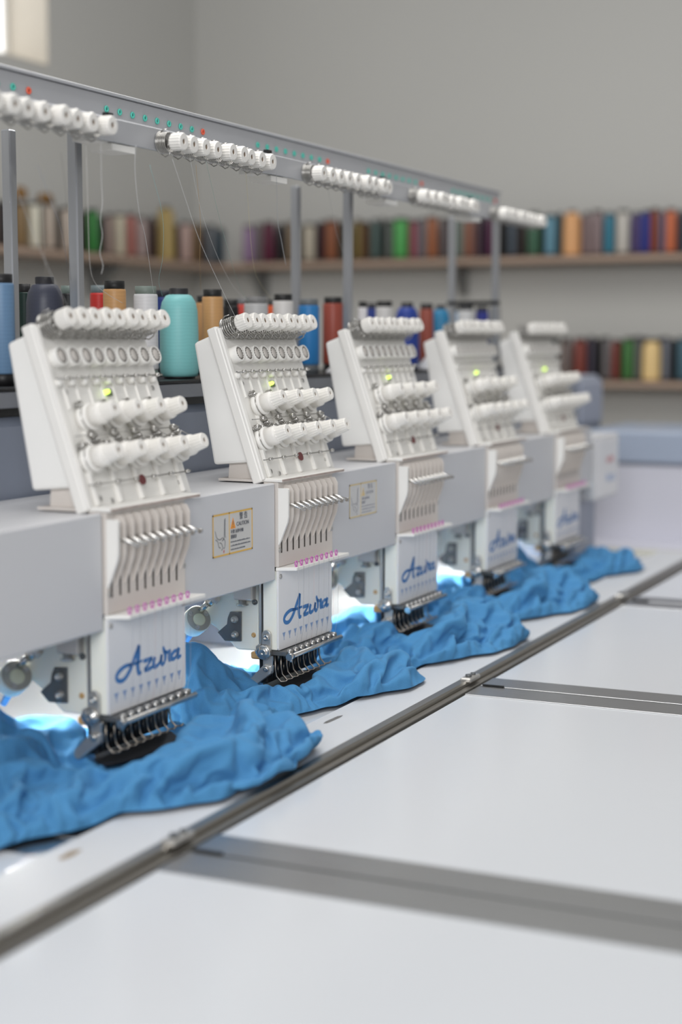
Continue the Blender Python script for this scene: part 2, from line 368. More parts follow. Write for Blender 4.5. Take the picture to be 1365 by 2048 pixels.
part('tray_front', MB().box(-0.9, 2.30, 0.2165, 0.222, 0.362, ZR - 0.006, 0.001), M_TRAYG, rk, KM)
part('tray_base', MB().box(-0.9, 2.30, 0.236, 0.46, 0.3495, ZR - 0.006), M_BLACK, rk, KM)
M_HOLD = mat('white_cone_holder', (226, 226, 228), 0.4)
for x, y in ((1.165, 0.235), (1.61, 0.232)):
    part('cone_holder', MB().lathe([(0.026, 0), (0.024, 0.004), (0.012, 0.014), (0.006, 0.024), (0.0, 0.026)], 16), M_HOLD, rk, KM @ T4((x, y, ZR)), label='bare white cone holder')

# ------------------------------------------------------------------ thread stand
ts = thing('thread_stand', 'galvanised overhead thread rail on square posts with white guide knobs', 'thread stand', (0.9, 0.2, ZR))
SM = T4((-0.9, -0.2, -ZR))
part('eyelet_rail', MB().box(-0.9, 1.975, 0.2, 0.206, 0.738, 0.788, 0.001).box(-0.9, 1.975, 0.1945, 0.206, 0.7885, 0.7925, 0.001), M_TREE, ts, SM)
part('rail_flange', MB().box(-0.9, 1.975, 0.115, 0.2, 0.733, 0.7375), M_TREE, ts, SM)
part('knob_bar', MB().box(-0.9, 1.965, 0.11, 0.1155, 0.706, 0.7365, 0.0012), M_TREE, ts, SM)
for px in (0.256, 1.149, 1.977):
    for py in (0.2085, 0.317):
        p_ = part('post', MB().box(px - 0.0078, px + 0.0078, py - 0.0078, py + 0.0078, ZR + 0.0, 0.7335 if py < 0.3 else 0.739, 0.0018), M_POST, ts, SM)
part('post_tie', MB().box(1.969, 1.985, 0.2, 0.326, ZR + 0.143, ZR + 0.153), M_BLACK, ts, SM)
me_knob = MB().lathe([(0.0105, 0), (0.0122, 0.002), (0.0122, 0.0165), (0.0108, 0.0185), (0.0040, 0.0185), (0.0036, 0.0165), (0, 0.0165)], 36, rib=(1, 2, 0.0007)).mesh('guide_knob', M_KNOB)
hel = [(0.0135 * math.cos(t), 0.0135 * math.sin(t), 0.0012 + 0.0135 * t / (2 * math.pi * 5)) for t in np.linspace(0, 2 * math.pi * 5, 60)]
me_coil = MB().tube(hel, 0.0009, 5).lathe([(0.0155, 0.0002), (0.0158, 0.0009), (0.0155, 0.0016), (0.007, 0.0016)], 20).tube([(0.0, -0.0155, .002), (0.002, -0.0185, .006), (0.001, -0.017, .012), (0, -0.0135, .015)], 0.0009, 5).tube([(0.0, 0.0145, .001), (0.0, 0.0175, .004), (0.0, 0.0175, .010)], 0.0009, 5).mesh('spring', M_WIRE)
me_pin = MB().lathe([(0.0034, 0), (0.0032, 0.0008), (0, 0.0012)], 10).mesh('knob_screw', mat('brass_screw', (140, 118, 96), 0.35, 0.8))
YN = Matrix(((1, 0, 0, 0), (0, 0, -1, 0), (0, 1, 0, 0), (0, 0, 0, 1)))   # local z -> -Y, local y -> +Z
me_eye_t = MB().lathe([(0.0045, 0), (0.0050, 0.001), (0.0042, 0.0022), (0.0026, 0.0020), (0.0022, 0)], 14).mesh('eyelet', M_TEAL)
me_eye_r = MB().lathe([(0.0045, 0), (0.0050, 0.001), (0.0042, 0.0022), (0.0026, 0.0020), (0.0022, 0)], 14).mesh('eyelet', M_RED)
rr = random.Random(11)
for g in range(5):
    for i in range(9):
        x = -0.133 + 0.0337 * i + S * g; dl = rr.choice((0, 0, 0.003, 0.006))
        k = inst('guide_knob', me_knob, ts, SM @ T4((x, 0.094 - dl, 0.7175)) @ YN)
        inst('spring', me_coil, k, T4((0, 0, -0.0155 - dl)))
        inst('knob_screw', me_pin, k, T4((0, 0, 0.0166)))
        x = -0.128 + 0.0336 * i + S * g
        inst('eyelet', me_eye_r if i == 8 else me_eye_t, ts, SM @ T4((x, 0.1998, 0.7685)) @ YN)
    x = 0.21 + S * g - (0 if g else 0)
    if g < 4:
        part('sensor_block', MB().prism([(0.118, 0.7045), (0.15, 0.7045), (0.15, 0.728), (0.118, 0.728)], x - 0.045, x + 0.045, 'yzx').box(x - 0.01, x + 0.045, 0.112, 0.15, 0.696, 0.7045), M_PLASTIC, ts, SM, fix=True)
        part('rail_clip', MB().box(x - 0.02, x - 0.005, 0.113, 0.12, 0.737, 0.743), M_BLACK, ts, SM)

# ================================================================== EMBROIDERY HEAD
lean = math.atan(0.338)
MS = Matrix(((1, 0, 0, 0), (0, math.sin(lean), -math.cos(lean), 0.022), (0, math.cos(lean), math.sin(lean), 0.247), (0, 0, 0, 1)))
XN = Matrix(((0, 0, -1, 0), (1, 0, 0, 0), (0, -1, 0, 0), (0, 0, 0, 1)))   # local z -> -X
def make_head():
    WB = 1.28
    h = thing('embroidery_machine_head', '', 'embroidery head', (0, 0, 0), 'embroidery heads along the beam')
    # --- tension unit, slanted
    part('back_cover', MB().prism([(0.139, 0.446), (0.108, 0.458), (0.040, 0.274), (0.107, 0.268)], 0.002, 0.236), M_COVER, h, bevel=0.004)
    part('face_plate', MB().box(-0.006, 0.243, 0.0, 0.236, -0.017, 0.0), M_PLASTIC, h, MS, bevel=0.003)
    part('face_rim', MB().box(-0.006, 0.004, 0.002, 0.232, -0.001, 0.004), M_PLASTIC, h, MS, bevel=0.0015)
    me_r = MB().box(-0.004, 0.004, 0, 0.048, -0.001, 0.0055, 0.0015).mesh('face_rib', M_PLASTIC); me_r2 = MB().box(-0.004, 0.004, 0, 0.028, -0.001, 0.0055, 0.0015).mesh('face_rib', M_PLASTIC); me_r3 = MB().box(-0.0015, 0.0015, 0, 0.032, -0.001, 0.0025, 0.001).mesh('face_rib', M_PLASTIC)
    for i in range(5): inst('face_rib', me_r, h, MS @ T4((0.016 + 0.051 * i, 0.004, 0)))
    for i in range(4): inst('face_rib', me_r2, h, MS @ T4((0.035 + 0.0535 * i, 0.076, 0)))
    for i in range(8): inst('face_rib', me_r3, h, MS @ T4((0.0195 + 0.027 * i, 0.126, 0)))
    part('mount_foot', MB().prism([(0.030, 0.2462), (0.088, 0.2462), (0.086, 0.274), (0.042, 0.282)], 0.012, 0.222).box(0.0, 0.228, 0.024, 0.098, 0.2456, 0.2492), M_CASE_SHADED, h, fix=True)
    part('tongue', MB().box(-0.002, 0.214, -0.007, 0.024, 0.2465, 0.2515, 0.001), M_PLASTIC, h)
    part('tongue_strip', MB().box(0.0, 0.21, -0.0085, -0.0068, 0.2475, 0.2505), mat('strip_brown', (172, 156, 148), 0.5, var=0.35, scale=90), h)
    kc = me_coil
    for i in range(9):
        x = 0.018 + 0.027 * i; dn = (0, 0.001, 0.0, 0.002, 0.0, 0.003, 0.0, 0.002, 0.001)[i]
        k = inst('guide_knob', me_knob, h, MS @ T4((x, 0.231, 0.0235 + dn)))
        inst('spring', kc, k, T4((0, 0, -0.0230 - dn)) @ Matrix.Diagonal((1, 1, 1.35, 1))); inst('knob_screw', me_pin, k, T4((0, 0, 0.0166)))
    me_d = MB().lathe([(0.0122, -0.001), (0.0122, 0.0135), (0.0116, 0.0145), (0.0102, 0.0145), (0.0098, 0.0135)], 24, cap=False).mesh('sensor_wheel', M_PLASTIC)
    me_f = MB().lathe([(0.0096, 0.0), (0.0096, 0.0006), (0.0070, 0.0006), (0.0068, 0.0014), (0.0, 0.0014)], 24).mesh('wheel_face', M_DIAL)
    mbn = MB()
    for q in range(14):
        a = q / 14 * 2 * math.pi; c_, s_ = math.cos(a), math.sin(a)
        mbn.add([(0.0074 * c_ - .0008 * s_, 0.0074 * s_ + .0008 * c_, .0011), (0.0074 * c_ + .0008 * s_, 0.0074 * s_ - .0008 * c_, .0011), (0.0093 * c_ + .001 * s_, 0.0093 * s_ - .001 * c_, .0011), (0.0093 * c_ - .001 * s_, 0.0093 * s_ + .001 * c_, .0011)], [(0, 1, 2, 3)])
    me_nt = mbn.mesh('wheel_slots', M_SLOT)
    for i in range(9):
        d = inst('sensor_wheel', me_d, h, MS @ T4((0.0165 + 0.027 * i, 0.190, 0)))
        inst('wheel_face', me_f, d, T4((0, 0, 0.0130))); inst('wheel_slots', me_nt, d, T4((0, 0, 0.0130)))
    # upper thread bar with white posts and beads
    part('thread_bar', MB().cyl((-0.002, 0.163, 0.0095), (0.24, 0.163, 0.0095), 0.0011, 8), M_WIRE, h, MS)
    me_post = MB().lathe([(0.0048, 0), (0.0048, 0.007), (0.0036, 0.009), (0, 0.0092)], 12).mesh('bar_post', M_PLASTIC)
    me_bead = MB().lathe([(0.0, -0.0035), (0.0026, -0.003), (0.0026, 0.003), (0.0, 0.0035)], 10).mesh('bead', M_CHROME)
    XR = Matrix.Rotation(math.pi / 2, 4, 'Y')
    for i in range(9):
        inst('bar_post', me_post, h, MS @ T4((0.006 + 0.027 * i, 0.159, 0)))
        inst('bead', me_bead, h, MS @ T4((0.019 + 0.026 * i, 0.163, 0.0105)) @ XR)
    # led and little board
    part('circuit_board', MB().box(0.109, 0.119, 0.140, 0.149, 0, 0.003), M_PCB, h, MS)
    part('indicator_led', MB().lathe([(0.0030, 0), (0.0030, 0.007), (0.0024, 0.0088), (0.0010, 0.0098), (0, 0.01)], 14), M_LED, h, MS @ T4((0.1035, 0.1445, 0)), label='glowing green indicator lamp')
    # tension knobs: four above, five below
    me_b = MB().lathe([(0.010, 0.0), (0.0178, 0.0015), (0.0178, 0.0075), (0.0160, 0.0085), (0.0160, 0.0100), (0.0172, 0.0108), (0.0172, 0.0135), (0.0145, 0.0145)], 24).mesh('tension_base', M_PLASTIC)
    me_body = MB().lathe([(0.0140, 0.0135), (0.0140, 0.0275), (0.0133, 0.0305), (0.0118, 0.0315)], 24).mesh('tension_barrel', M_KNOB)
    me_t = MB().lathe([(0.0120, 0.0305), (0.0116, 0.0325), (0.0104, 0.0470), (0.0093, 0.0488), (0.0034, 0.0488), (0.0030, 0.0465), (0, 0.0465)], 32, rib=(1, 2, 0.0007)).mesh('tension_knob', M_KNOB)
    hel2 = [(0.0167 * math.cos(t), 0.0167 * math.sin(t), 0.0088 + 0.0016 * t / (4 * math.pi)) for t in np.linspace(0, 4 * math.pi, 40)]
    me_sp = MB().tube(hel2, 0.0007, 5).mesh('tension_spring', M_WIRE)
    hel3 = [(0.0055 * math.cos(t), 0.0055 * math.sin(t), 0.002 + 0.008 * t / (8 * math.pi)) for t in np.linspace(0, 8 * math.pi, 44)]
    me_cs = MB().tube(hel3, 0.0008, 5).lathe([(0.0025, 0), (0.0025, 0.011), (0, 0.012)], 8).tube([(0.005, 0, 0.010), (0.012, -0.004, 0.012), (0.02, -0.006, 0.011)], 0.0006, 5).mesh('check_spring', M_WIRE)
    for row, (n, x0, dx, s_) in enumerate(((4, 0.041, 0.0535, 0.112), (5, 0.022, 0.0515, 0.0605))):
        for i in range(n):
            x = x0 + dx * i
            b = inst('tension_base', me_b, h, MS @ T4((x, s_, 0.001)))
            inst('tension_barrel', me_body, b); inst('tension_knob', me_t, b); inst('tension_spring', me_sp, b)
            inst('knob_screw', me_pin, b, T4((0, 0, 0.0466)))
            inst('check_spring', me_cs, h, MS @ T4((x - 0.008, s_ + 0.017, 0)))
    part('guide_wire', MB().cyl((0.0, 0.0905, 0.010), (0.242, 0.0905, 0.010), 0.0008, 6), M_WIRE, h, MS)
    part('guide_wire', MB().cyl((0.0, 0.0790, 0.008), (0.236, 0.0790, 0.008), 0.0008, 6), M_WIRE, h, MS)
    part('guide_wire', MB().cyl((-0.002, 0.0294, 0.010), (0.238, 0.0294, 0.010), 0.0010, 6), M_WIRE, h, MS)
    me_bd2 = MB().lathe([(0.0, -0.0055), (0.0040, -0.005), (0.0046, 0.0), (0.0034, 0.003), (0.0034, 0.005), (0.0, 0.0055)], 10).mesh('wire_clamp', M_WIRE)
    for i in range(5):
        inst('wire_clamp', me_bd2, h, MS @ T4((0.036 + 0.048 * i, 0.0905, 0.010)) @ XR); inst('wire_clamp', me_bd2, h, MS @ T4((0.014 + 0.052 * i, 0.0790, 0.008)) @ XR)
        inst('check_spring', me_cs, h, MS @ T4((0.046 + 0.048 * i, 0.0850, 0.0)))
    for i in range(6):
        inst('bead', me_bead, h, MS @ T4((0.02 + 0.042 * i, 0.0294, 0.010)) @ XR)
        inst('bead', me_bead, h, MS @ T4((0.03 + 0.038 * i, 0.0790, 0.008)) @ XR)
    part('stop_disc', MB().lathe([(0.0066, -0.001), (0.0066, 0.001)], 16), M_REDDISC, h, MS @ T4((0.117, 0.027, 0.010)), label='dark red plastic disc')
    me_scr = MB().lathe([(0.0036, 0), (0.0036, 0.0012), (0.0022, 0.0018), (0.0012, 0.0008), (0, 0.0008)], 12).mesh('screw', M_STEEL)
    for (x, s_) in ((0.022, 0.148), (0.222, 0.148), (0.028, 0.013), (0.052, 0.008), (0.218, 0.018), (0.224, 0.010)):
        inst('screw', me_scr, h, MS @ T4((x, s_, 0.0)))
    # --- take-up case
    part('take_up_case', MB().box(0.0, 0.185, 0.0, 0.024, 0.1225, 0.2462, 0.001), M_CASE_SHADED, h)
    me_fin0 = MB().prism([(0.0, 0.238), (-0.0150, 0.238), (-0.0165, 0.2365), (-0.0160, 0.196), (-0.0145, 0.188), (-0.0022, 0.158), (0.0, 0.155)], 0.0, 0.0042).mesh('fin', M_PLASTIC, fix=True)
    me_fin = MB().prism([(0.0, 0.242), (-0.0100, 0.241), (-0.0150, 0.232), (-0.0150, 0.196), (-0.0135, 0.188), (-0.0022, 0.158), (0.0, 0.155)], 0.0, 0.0022).mesh('fin', M_CASE_SHADED, fix=True)
    for i in range(10): inst('fin', me_fin0 if i == 0 else me_fin, h, T4((0.0 + 0.0190 * i, 0.0, 0)))
    me_lev = MB().tube([(0, 0.0, 0.216), (0, -0.014, 0.214), (0, -0.034, 0.2085)], 0.0021, 8).lathe([(0.0031, -0.002), (0.0031, 0.002)], 10, T4((0, -0.0345, 0.2083)) @ Matrix.Rotation(math.pi / 2, 4, 'Y')).mesh('take_up_lever', M_CHROME)
    me_slot = MB().box(-0.0016, 0.0016, -0.0006, 0.002, 0.143, 0.172).mesh('lever_slot', M_SLOT)
    for i in range(9):
        inst('take_up_lever', me_lev, h, T4((0.0125 + 0.0190 * i, 0, 0))); inst('lever_slot', me_slot, h, T4((0.0100 + 0.0190 * i, 0, 0)))
    for (x, z) in ((0.004, 0.1475), (0.181, 0.160)): inst('screw', me_scr, h, T4((x, 0.0, z)) @ YN)
    # --- thread shelf with magenta rings
    part('thread_shelf', MB().prism([(-0.001, 0.004), (0.014, -0.023), (0.197, -0.023), (0.188, 0.004)], 0.1172, 0.1222, 'xyz'), M_PLASTIC, h, fix=True, bevel=0.0008)
    tor = MB(); vs = []; fs = []
    for a in range(14):
        for b in range(6):
            A, B = a / 14 * 6.2832, b / 6 * 6.2832; r_ = 0.0036 + 0.0009 * math.cos(B)
            vs.append((r_ * math.cos(A), r_ * math.sin(A), 0.0009 * math.sin(B))); fs.append((a * 6 + b, (a + 1) % 14 * 6 + b, (a + 1) % 14 * 6 + (b + 1) % 6, a * 6 + (b + 1) % 6))
    me_ring = tor.add(vs, fs, True).box(-0.002, 0.002, -0.0052, -0.0042, -0.001, 0.001).mesh('thread_ring', M_MAGENTA)
    for i in range(9): inst('thread_ring', me_ring, h, T4((0.019 + 0.0172 * i, -0.0195, 0.1272)) @ YN, label='magenta ring' if i == 0 else None)
    # --- front cover with printed logo
    fp = part('front_cover', MB().prism([(0.0, 0.1170), (0.183, 0.1170), (0.183, 0.004), (0.180, 0.0), (0.0025, 0.0), (0.0, 0.003)], 0.0, 0.0032, 'xzy'), M_PLATE, h, fix=True, bevel=0.0006)
    for (x, z) in ((0.0065, 0.1085), (0.178, 0.1105)): inst('screw', me_scr, h, T4((x, 0.0, z)) @ YN)
    Zb = lambda zx: 1165 - 0.36 * (zx - 830)
    Q = lambda L: [((zx - 690) / 390 * 0.18, 0.040 + (Zb(zx) - zy) / 4600.0) for zx, zy in L]
    mb = MB(); y = -0.0002
    ribbon(mb, Q([(806, 1112), (772, 1122), (742, 1150), (728, 1182), (738, 1205), (764, 1198), (792, 1150), (818, 1075), (842, 1003)]), [v * WB for v in [.0034, .0042, .0050, .0052, .0046, .0046, .0052, .0054, .0050]], y)
    ribbon(mb, Q([(840, 1003), (837, 1060), (833, 1120), (838, 1162), (852, 1160)]), [v * WB for v in [.0060, .0066, .0064, .0054, .0030]], y)
    ribbon(mb, Q([(786, 1118), (822, 1108), (858, 1092)]), [v * WB for v in [.0030, .0034, .0026]], y)
    ribbon(mb, Q([(862, 1096), (884, 1088), (908, 1078)]), [v * WB for v in [.0040, .0046, .0040]], y)
    ribbon(mb, Q([(906, 1080), (886, 1116), (866, 1148)]), [v * WB for v in [.0036, .0036, .0036]], y)
    ribbon(mb, Q([(866, 1150), (888, 1143), (912, 1128)]), [v * WB for v in [.0042, .0046, .0034]], y)
    ribbon(mb, Q([(922, 1072), (914, 1108), (920, 1130), (938, 1118), (952, 1090), (958, 1058)]), [v * WB for v in [.0052, .0056, .0050, .0038, .0038, .0044]], y)
    ribbon(mb, Q([(957, 1060), (953, 1095), (960, 1116), (974, 1102)]), [v * WB for v in [.0050, .0056, .0048, .0030]], y)
    ribbon(mb, Q([(974, 1100), (976, 1060), (968, 1030), (964, 1012)]), [v * WB for v in [.0040, .0054, .0048, .0034]], y)
    ribbon(mb, Q([(970, 1040), (988, 1046), (1000, 1040), (996, 1070), (998, 1092), (1008, 1088)]), [v * WB for v in [.0034, .0036, .0048, .0054, .0046, .0028]], y)
    ribbon(mb, Q([(1046, 1036), (1026, 1040), (1010, 1064), (1012, 1086), (1028, 1080), (1042, 1052)]), [v * WB for v in [.0040, .0040, .0050, .0048, .0038, .0036]], y)
    ribbon(mb, Q([(1050, 1018), (1044, 1048), (1044, 1076), (1062, 1066)]), [v * WB for v in [.0054, .0060, .0052, .0028]], y)
    part('logo_lettering', mb, M_INK, fp, label='blue script lettering Azura')
    mb = MB()
    for i in range(9):
        x = 0.017 + 0.0186 * i; z = 0.0205
        mb.add([(x - 0.0048, y, z + 0.0040), (x, y, z - 0.0046), (x + 0.0048, y, z + 0.0040)], [(0, 1, 2)])
        mb.add([(x - 0.0006, y, z - 0.003), (x - 0.0006, y, z - 0.0075), (x + 0.0008, y, z - 0.0075), (x + 0.0008, y, z - 0.003)], [(0, 1, 2, 3)])
    part('needle_marks', mb, M_INK2, fp)
    me_th = [MB().tube([(0, -0.0200, 0.126), (0, -0.0236, 0.1215), (0, -0.0225, 0.03), (0, -0.0160, -0.004)], 0.00018, 4).mesh('thread', mat('thread_' + n_, c_, 0.6)) for n_, c_ in (('grey', (176, 176, 180)), ('pink', (200, 170, 168)), ('dark', (136, 136, 142)))]
    for i in range(9): inst('thread', me_th[(0, 2, 0, 1, 2, 0, 2, 1, 0)[i]], h, T4((0.019 + 0.0172 * i, 0, 0)))
    # --- needle case body, clamps, rod and presser feet
    part('needle_case', MB().box(0.0012, 0.182, 0.0034, 0.0262, 0.0, 0.1168, 0.001), M_CREAM, h)
    part('clamp_bar', MB().box(0.002, 0.178, -0.011, 0.014, -0.008, -0.001, 0.001), M_DARK, h)
    me_cs2 = MB().lathe([(0.0052, 0), (0.0052, 0.005), (0.0036, 0.0065), (0.0018, 0.005), (0, 0.005)], 10).mesh('clamp_screw', M_CHROME)
    for i in range(9): inst('clamp_screw', me_cs2, h, T4((0.012 + 0.0190 * i, -0.009, -0.0035)) @ YN)
    part('front_rod', MB().cyl((-0.006, -0.0205, -0.0065), (0.172, -0.0205, -0.0065), 0.0036, 14), M_CHROME, h)
    part('rod_collar', MB().cyl((-0.008, -0.0205, -0.0065), (0.002, -0.0205, -0.0065), 0.0052, 14).cyl((-0.002, -0.0205, -0.0075), (-0.002, -0.0205, -0.0145), 0.0022, 8), M_CHROME, h)
    me_foot = MB().tube([(0, 0.010, -0.008), (0, 0.010, -0.030), (0, 0.008, -0.040), (0.001, 0.001, -0.0475), (0.003, -0.006, -0.0465), (0.004, -0.009, -0.0435)], 0.0013, 6).mesh('presser_foot', M_FEET)
    me_ndl = MB().cyl((0, 0.016, -0.004), (0, 0.016, -0.026), 0.0024, 8).cyl((0, 0.016, -0.026), (0, 0.016, -0.046), 0.0007, 6).mesh('needle', M_FEET)
    for i in range(9):
        inst('presser_foot', me_foot, h, T4((0.008 + 0.0186 * i, 0, 0))); inst('needle', me_ndl, h, T4((0.010 + 0.0186 * i, 0, 0)))
    # --- steel link on the left side
    cap_ = lambda cy, cz0, cz1, r: [(cy + r * math.cos(a), cz1 + r * math.sin(a)) for a in np.linspace(0, math.pi, 9)] + [(cy + r * math.cos(a), cz0 + r * math.sin(a)) for a in np.linspace(math.pi, 2 * math.pi, 9)]
    lk = part('side_link', MB().prism(cap_(0.0175, -0.004, 0.023, 0.0072), -0.006, -0.002), M_STEEL, h, fix=True, bevel=0.0008)
    part('link_plate', MB().prism([(0.0265, -0.010), (0.0345, -0.008), (0.0345, 0.006), (0.0265, 0.010)], -0.007, -0.002), M_STEEL, lk, fix=True, bevel=0.0012)
    part('link_roller', MB().lathe([(0.0112, 0.0), (0.0112, 0.004), (0.0098, 0.0048), (0.0068, 0.0042), (0.0062, 0.0070), (0.0040, 0.0080), (0.0018, 0.0066), (0, 0.0066)], 24), M_CHROME, lk, T4((-0.006, 0.0205, -0.002)) @ XN)
    part('link_bolt', MB().lathe([(0.0050, 0), (0.0050, 0.003), (0.0040, 0.0045), (0.0020, 0.0045), (0.0018, 0.003), (0, 0.003)], 14), M_CHROME, lk, T4((-0.006, 0.0165, 0.0195)) @ XN)
    part('link_bolt', MB().lathe([(0.0038, 0), (0.0038, 0.0025), (0.0020, 0.0035), (0, 0.0025)], 12), M_CHROME, lk, T4((-0.007, 0.0305, -0.002)) @ XN)
    part('link_shank', MB().prism([(0.0085, -0.030), (0.0235, -0.030), (0.0235, -0.008), (0.0085, -0.008)], -0.0045, -0.002), M_STEEL, lk, fix=True)
    part('link_toe', MB().prism([(0.009, -0.022), (0.020, -0.020), (0.046, -0.046), (0.046, -0.054), (0.040, -0.0565), (0.010, -0.034)], -0.008, 0.004), M_STEEL, lk, fix=True, bevel=0.0015)
    part('toe_bolt', MB().lathe([(0.0042, 0), (0.0042, 0.003), (0.0020, 0.004), (0, 0.003)], 12), M_CHROME, lk, T4((-0.008, 0.0165, -0.0265)) @ XN)
    # --- arm behind the case
    arm = part('arm_body', MB().prism([(0.042, 0.1055), (0.042, -0.007), (0.079, -0.0076), (0.114, 0.022), (0.135, 0.034), (0.135, 0.1055)], 0.018, 0.166), M_CREAM, h, bevel=0.0025)
    part('arm_gap', MB().box(0.020, 0.164, 0.0265, 0.0425, -0.006, 0.1055), M_BLACK, h)
    part('slide_rail', MB().box(0.012, 0.020, 0.0345, 0.0385, 0.004, 0.1035), M_STEEL, h)
    bp = part('side_plate', MB().prism([(0.0885, 0.0492), (0.0699, 0.0505), (0.0702, 0.0059), (0.0975, 0.0043), (0.1099, 0.0166), (0.094, 0.030), (0.0925, 0.040)], 0.0145, 0.0178), M_DARK, arm, bevel=0.0006, label='dark steel side plate')
    me_al = MB().lathe([(0.0056, 0), (0.0060, 0.0008), (0.0044, 0.0016), (0.0044, 0.0055), (0.0036, 0.0062), (0.0022, 0.0062), (0.0020, 0.003), (0, 0.003)], 16).mesh('plate_bolt', M_STEEL)
    inst('plate_bolt', me_al, arm, T4((0.0145, 0.0800, 0.0385)) @ XN); inst('plate_bolt', me_al, arm, T4((0.0145, 0.0795, 0.0155)) @ XN)
    part('arm_cap', MB().lathe([(0.006, 0), (0.0095, 0.0006), (0.0095, 0.0022), (0.006, 0.003), (0.006, 0.009)], 16), M_CHROME, arm, T4((0.012, 0.066, 0.0605)))
    part('arm_block', MB().box(0.004, 0.0185, 0.046, 0.078, 0.0695, 0.1035, 0.002), M_CASE_SHADED, arm)
    part('arm_screw', MB().lathe([(0.0038, 0), (0.0038, 0.0008), (0.0010, 0.0008), (0.0010, 0.0002), (0, 0.0002)], 14), M_AMBER, arm, T4((0.018, 0.0505, 0.0165)) @ XN)
    part('arm_screw', MB().lathe([(0.0040, 0), (0.0040, 0.003), (0.0020, 0.003), (0.0018, 0.001), (0, 0.001)], 14), M_DARK, arm, T4((0.018, 0.0475, 0.0660)) @ XN)
    part('amber_block', MB().box(0.006, 0.030, 0.030, 0.050, -0.017, -0.0065, 0.002), M_AMBER, h)
    part('needle_shade_block', MB().box(0.006, 0.176, 0.022, 0.036, -0.052, -0.0065, 0.002), M_BLACK, h)  # black occluder block added to keep the background behind the feet dark
    # --- swivel work lamp
    ax = Vector((-0.50, -0.74, 0.45)).normalized(); c0 = Vector((0.004, 0.1420, 0.0325))
    ML = T4(c0 - ax * 0.014) @ ax.to_track_quat('Z', 'Y').to_matrix().to_4x4()
    lp = part('work_lamp', MB().lathe([(0.0, 0), (0.0185, 0.0), (0.0203, 0.002), (0.0203, 0.0268), (0.0194, 0.0280), (0.0, 0.0280)], 28), M_CREAM, h, ML)
    part('lamp_face', MB().lathe([(0.0190, 0), (0.0186, 0.0006), (0.0, 0.0006)], 28), mat('lamp_face_grey', (176, 172, 160), 0.45), lp, T4((0, 0, 0.0279)))
    part('lamp_button', MB().lathe([(0.0098, 0), (0.0098, 0.0016), (0.008, 0.0024), (0, 0.0024)], 20), mat('button_cream', (232, 232, 205), 0.4), lp, T4((0, -0.002, 0.0280)))
    for a in (0.4, 2.5, 4.3):
        inst('lamp_screw', me_scr, lp, T4((0.0145 * math.cos(a), 0.0145 * math.sin(a), 0.0283)))
    e0 = c0 + ax * 0.014
    part('lamp_stem', MB().cyl(tuple(e0 + Vector((0.004, 0.000, 0.010))), tuple(e0 + Vector((0.010, -0.014, 0.026))), 0.0044, 12).cyl(tuple(e0 + Vector((0.010, -0.010, 0.021))), tuple(e0 + Vector((0.013, -0.020, 0.031))), 0.0062, 12), M_CHROME, h)
    part('stem_disc', MB().cyl(tuple(e0 + Vector((0.012, -0.016, 0.028))), tuple(e0 + Vector((0.014, -0.021, 0.034))), 0.0098, 18), M_CASE_SHADED, h)
    part('lamp_arm', MB().tube([tuple(e0 + Vector((0.013, -0.019, 0.032))), (0.035, 0.105, 0.085), (0.06, 0.12, 0.104)], 0.006, 8), M_CREAM, h)
    part('lamp_nozzle', MB().cyl((0.012, 0.1485, 0.020), (0.014, 0.1660, -0.004), 0.0052, 14, 0.0044), M_TIP, h, label='pale blue nozzle')
    part('lamp_lens', MB().box(0.05, 0.11, 0.150, 0.205, 0.1005, 0.1040), M_LAMPEM, h)
    return h
HEAD_LABELS = ['white embroidery head nearest the camera, leftmost of the five', 'second embroidery head from the left, just right of the clear caution label', 'middle embroidery head, just right of the faded warning label',
               'fourth embroidery head from the left, next to last on the beam', 'farthest embroidery head, last before the white end box']
h0 = make_head()
heads = [h0] + [copy_tree(h0) for _ in range(4)]
for k, hd in enumerate(heads):
    hd.location = (k * S, 0, 0); hd['label'] = HEAD_LABELS[k]
    ld = bpy.data.lights.new('work_light', 'AREA'); ld.shape = 'RECTANGLE'; ld.size = 0.06; ld.size_y = 0.05; ld.spread = 2.7; ld.energy = 1.5; ld.color = (1.0, 0.99, 0.93)
    lo = bpy.data.objects.new('work_light', ld); COL.objects.link(lo); lo.location = (k * S + 0.08, 0.19, 0.0985); lo.parent = None

# ================================================================== GARMENTS
def garment_mat():
    m = bpy.data.materials.new('blue_jersey'); m.use_nodes = True; nt = m.node_tree; N = nt.nodes; L = nt.links; b = N['Principled BSDF']
    tc = N.new('ShaderNodeTexCoord')
    nz = N.new('ShaderNodeTexNoise'); nz.inputs['Scale'].default_value = 900; nz.inputs['Detail'].default_value = 1; L.new(tc.outputs['Object'], nz.inputs['Vector'])
    mx = N.new('ShaderNodeMix'); mx.data_type = 'RGBA'; L.new(nz.outputs['Fac'], mx.inputs[0])
    mx.inputs[6].default_value = (*lin((68, 128, 176)), 1); mx.inputs[7].default_value = (*lin((86, 148, 195)), 1); L.new(mx.outputs[2], b.inputs['Base Color'])
    b.inputs['Roughness'].default_value = 0.85; b.inputs['Sheen Weight'].default_value = 0.06; b.inputs['Sheen Roughness'].default_value = 0.4
    b.inputs['Sheen Tint'].default_value = (0.6, 0.8, 1, 1); b.inputs['Specular IOR Level'].default_value = 0.2
    wv = N.new('ShaderNodeTexNoise'); wv.inputs['Scale'].default_value = 1300; L.new(tc.outputs['Object'], wv.inputs['Vector'])
    bp = N.new('ShaderNodeBump'); bp.inputs['Strength'].default_value = 0.25; bp.inputs['Distance'].default_value = 0.0006; L.new(wv.outputs['Fac'], bp.inputs['Height']); L.new(bp.outputs[0], b.inputs['Normal'])
    return m
M_JERSEY = garment_mat()
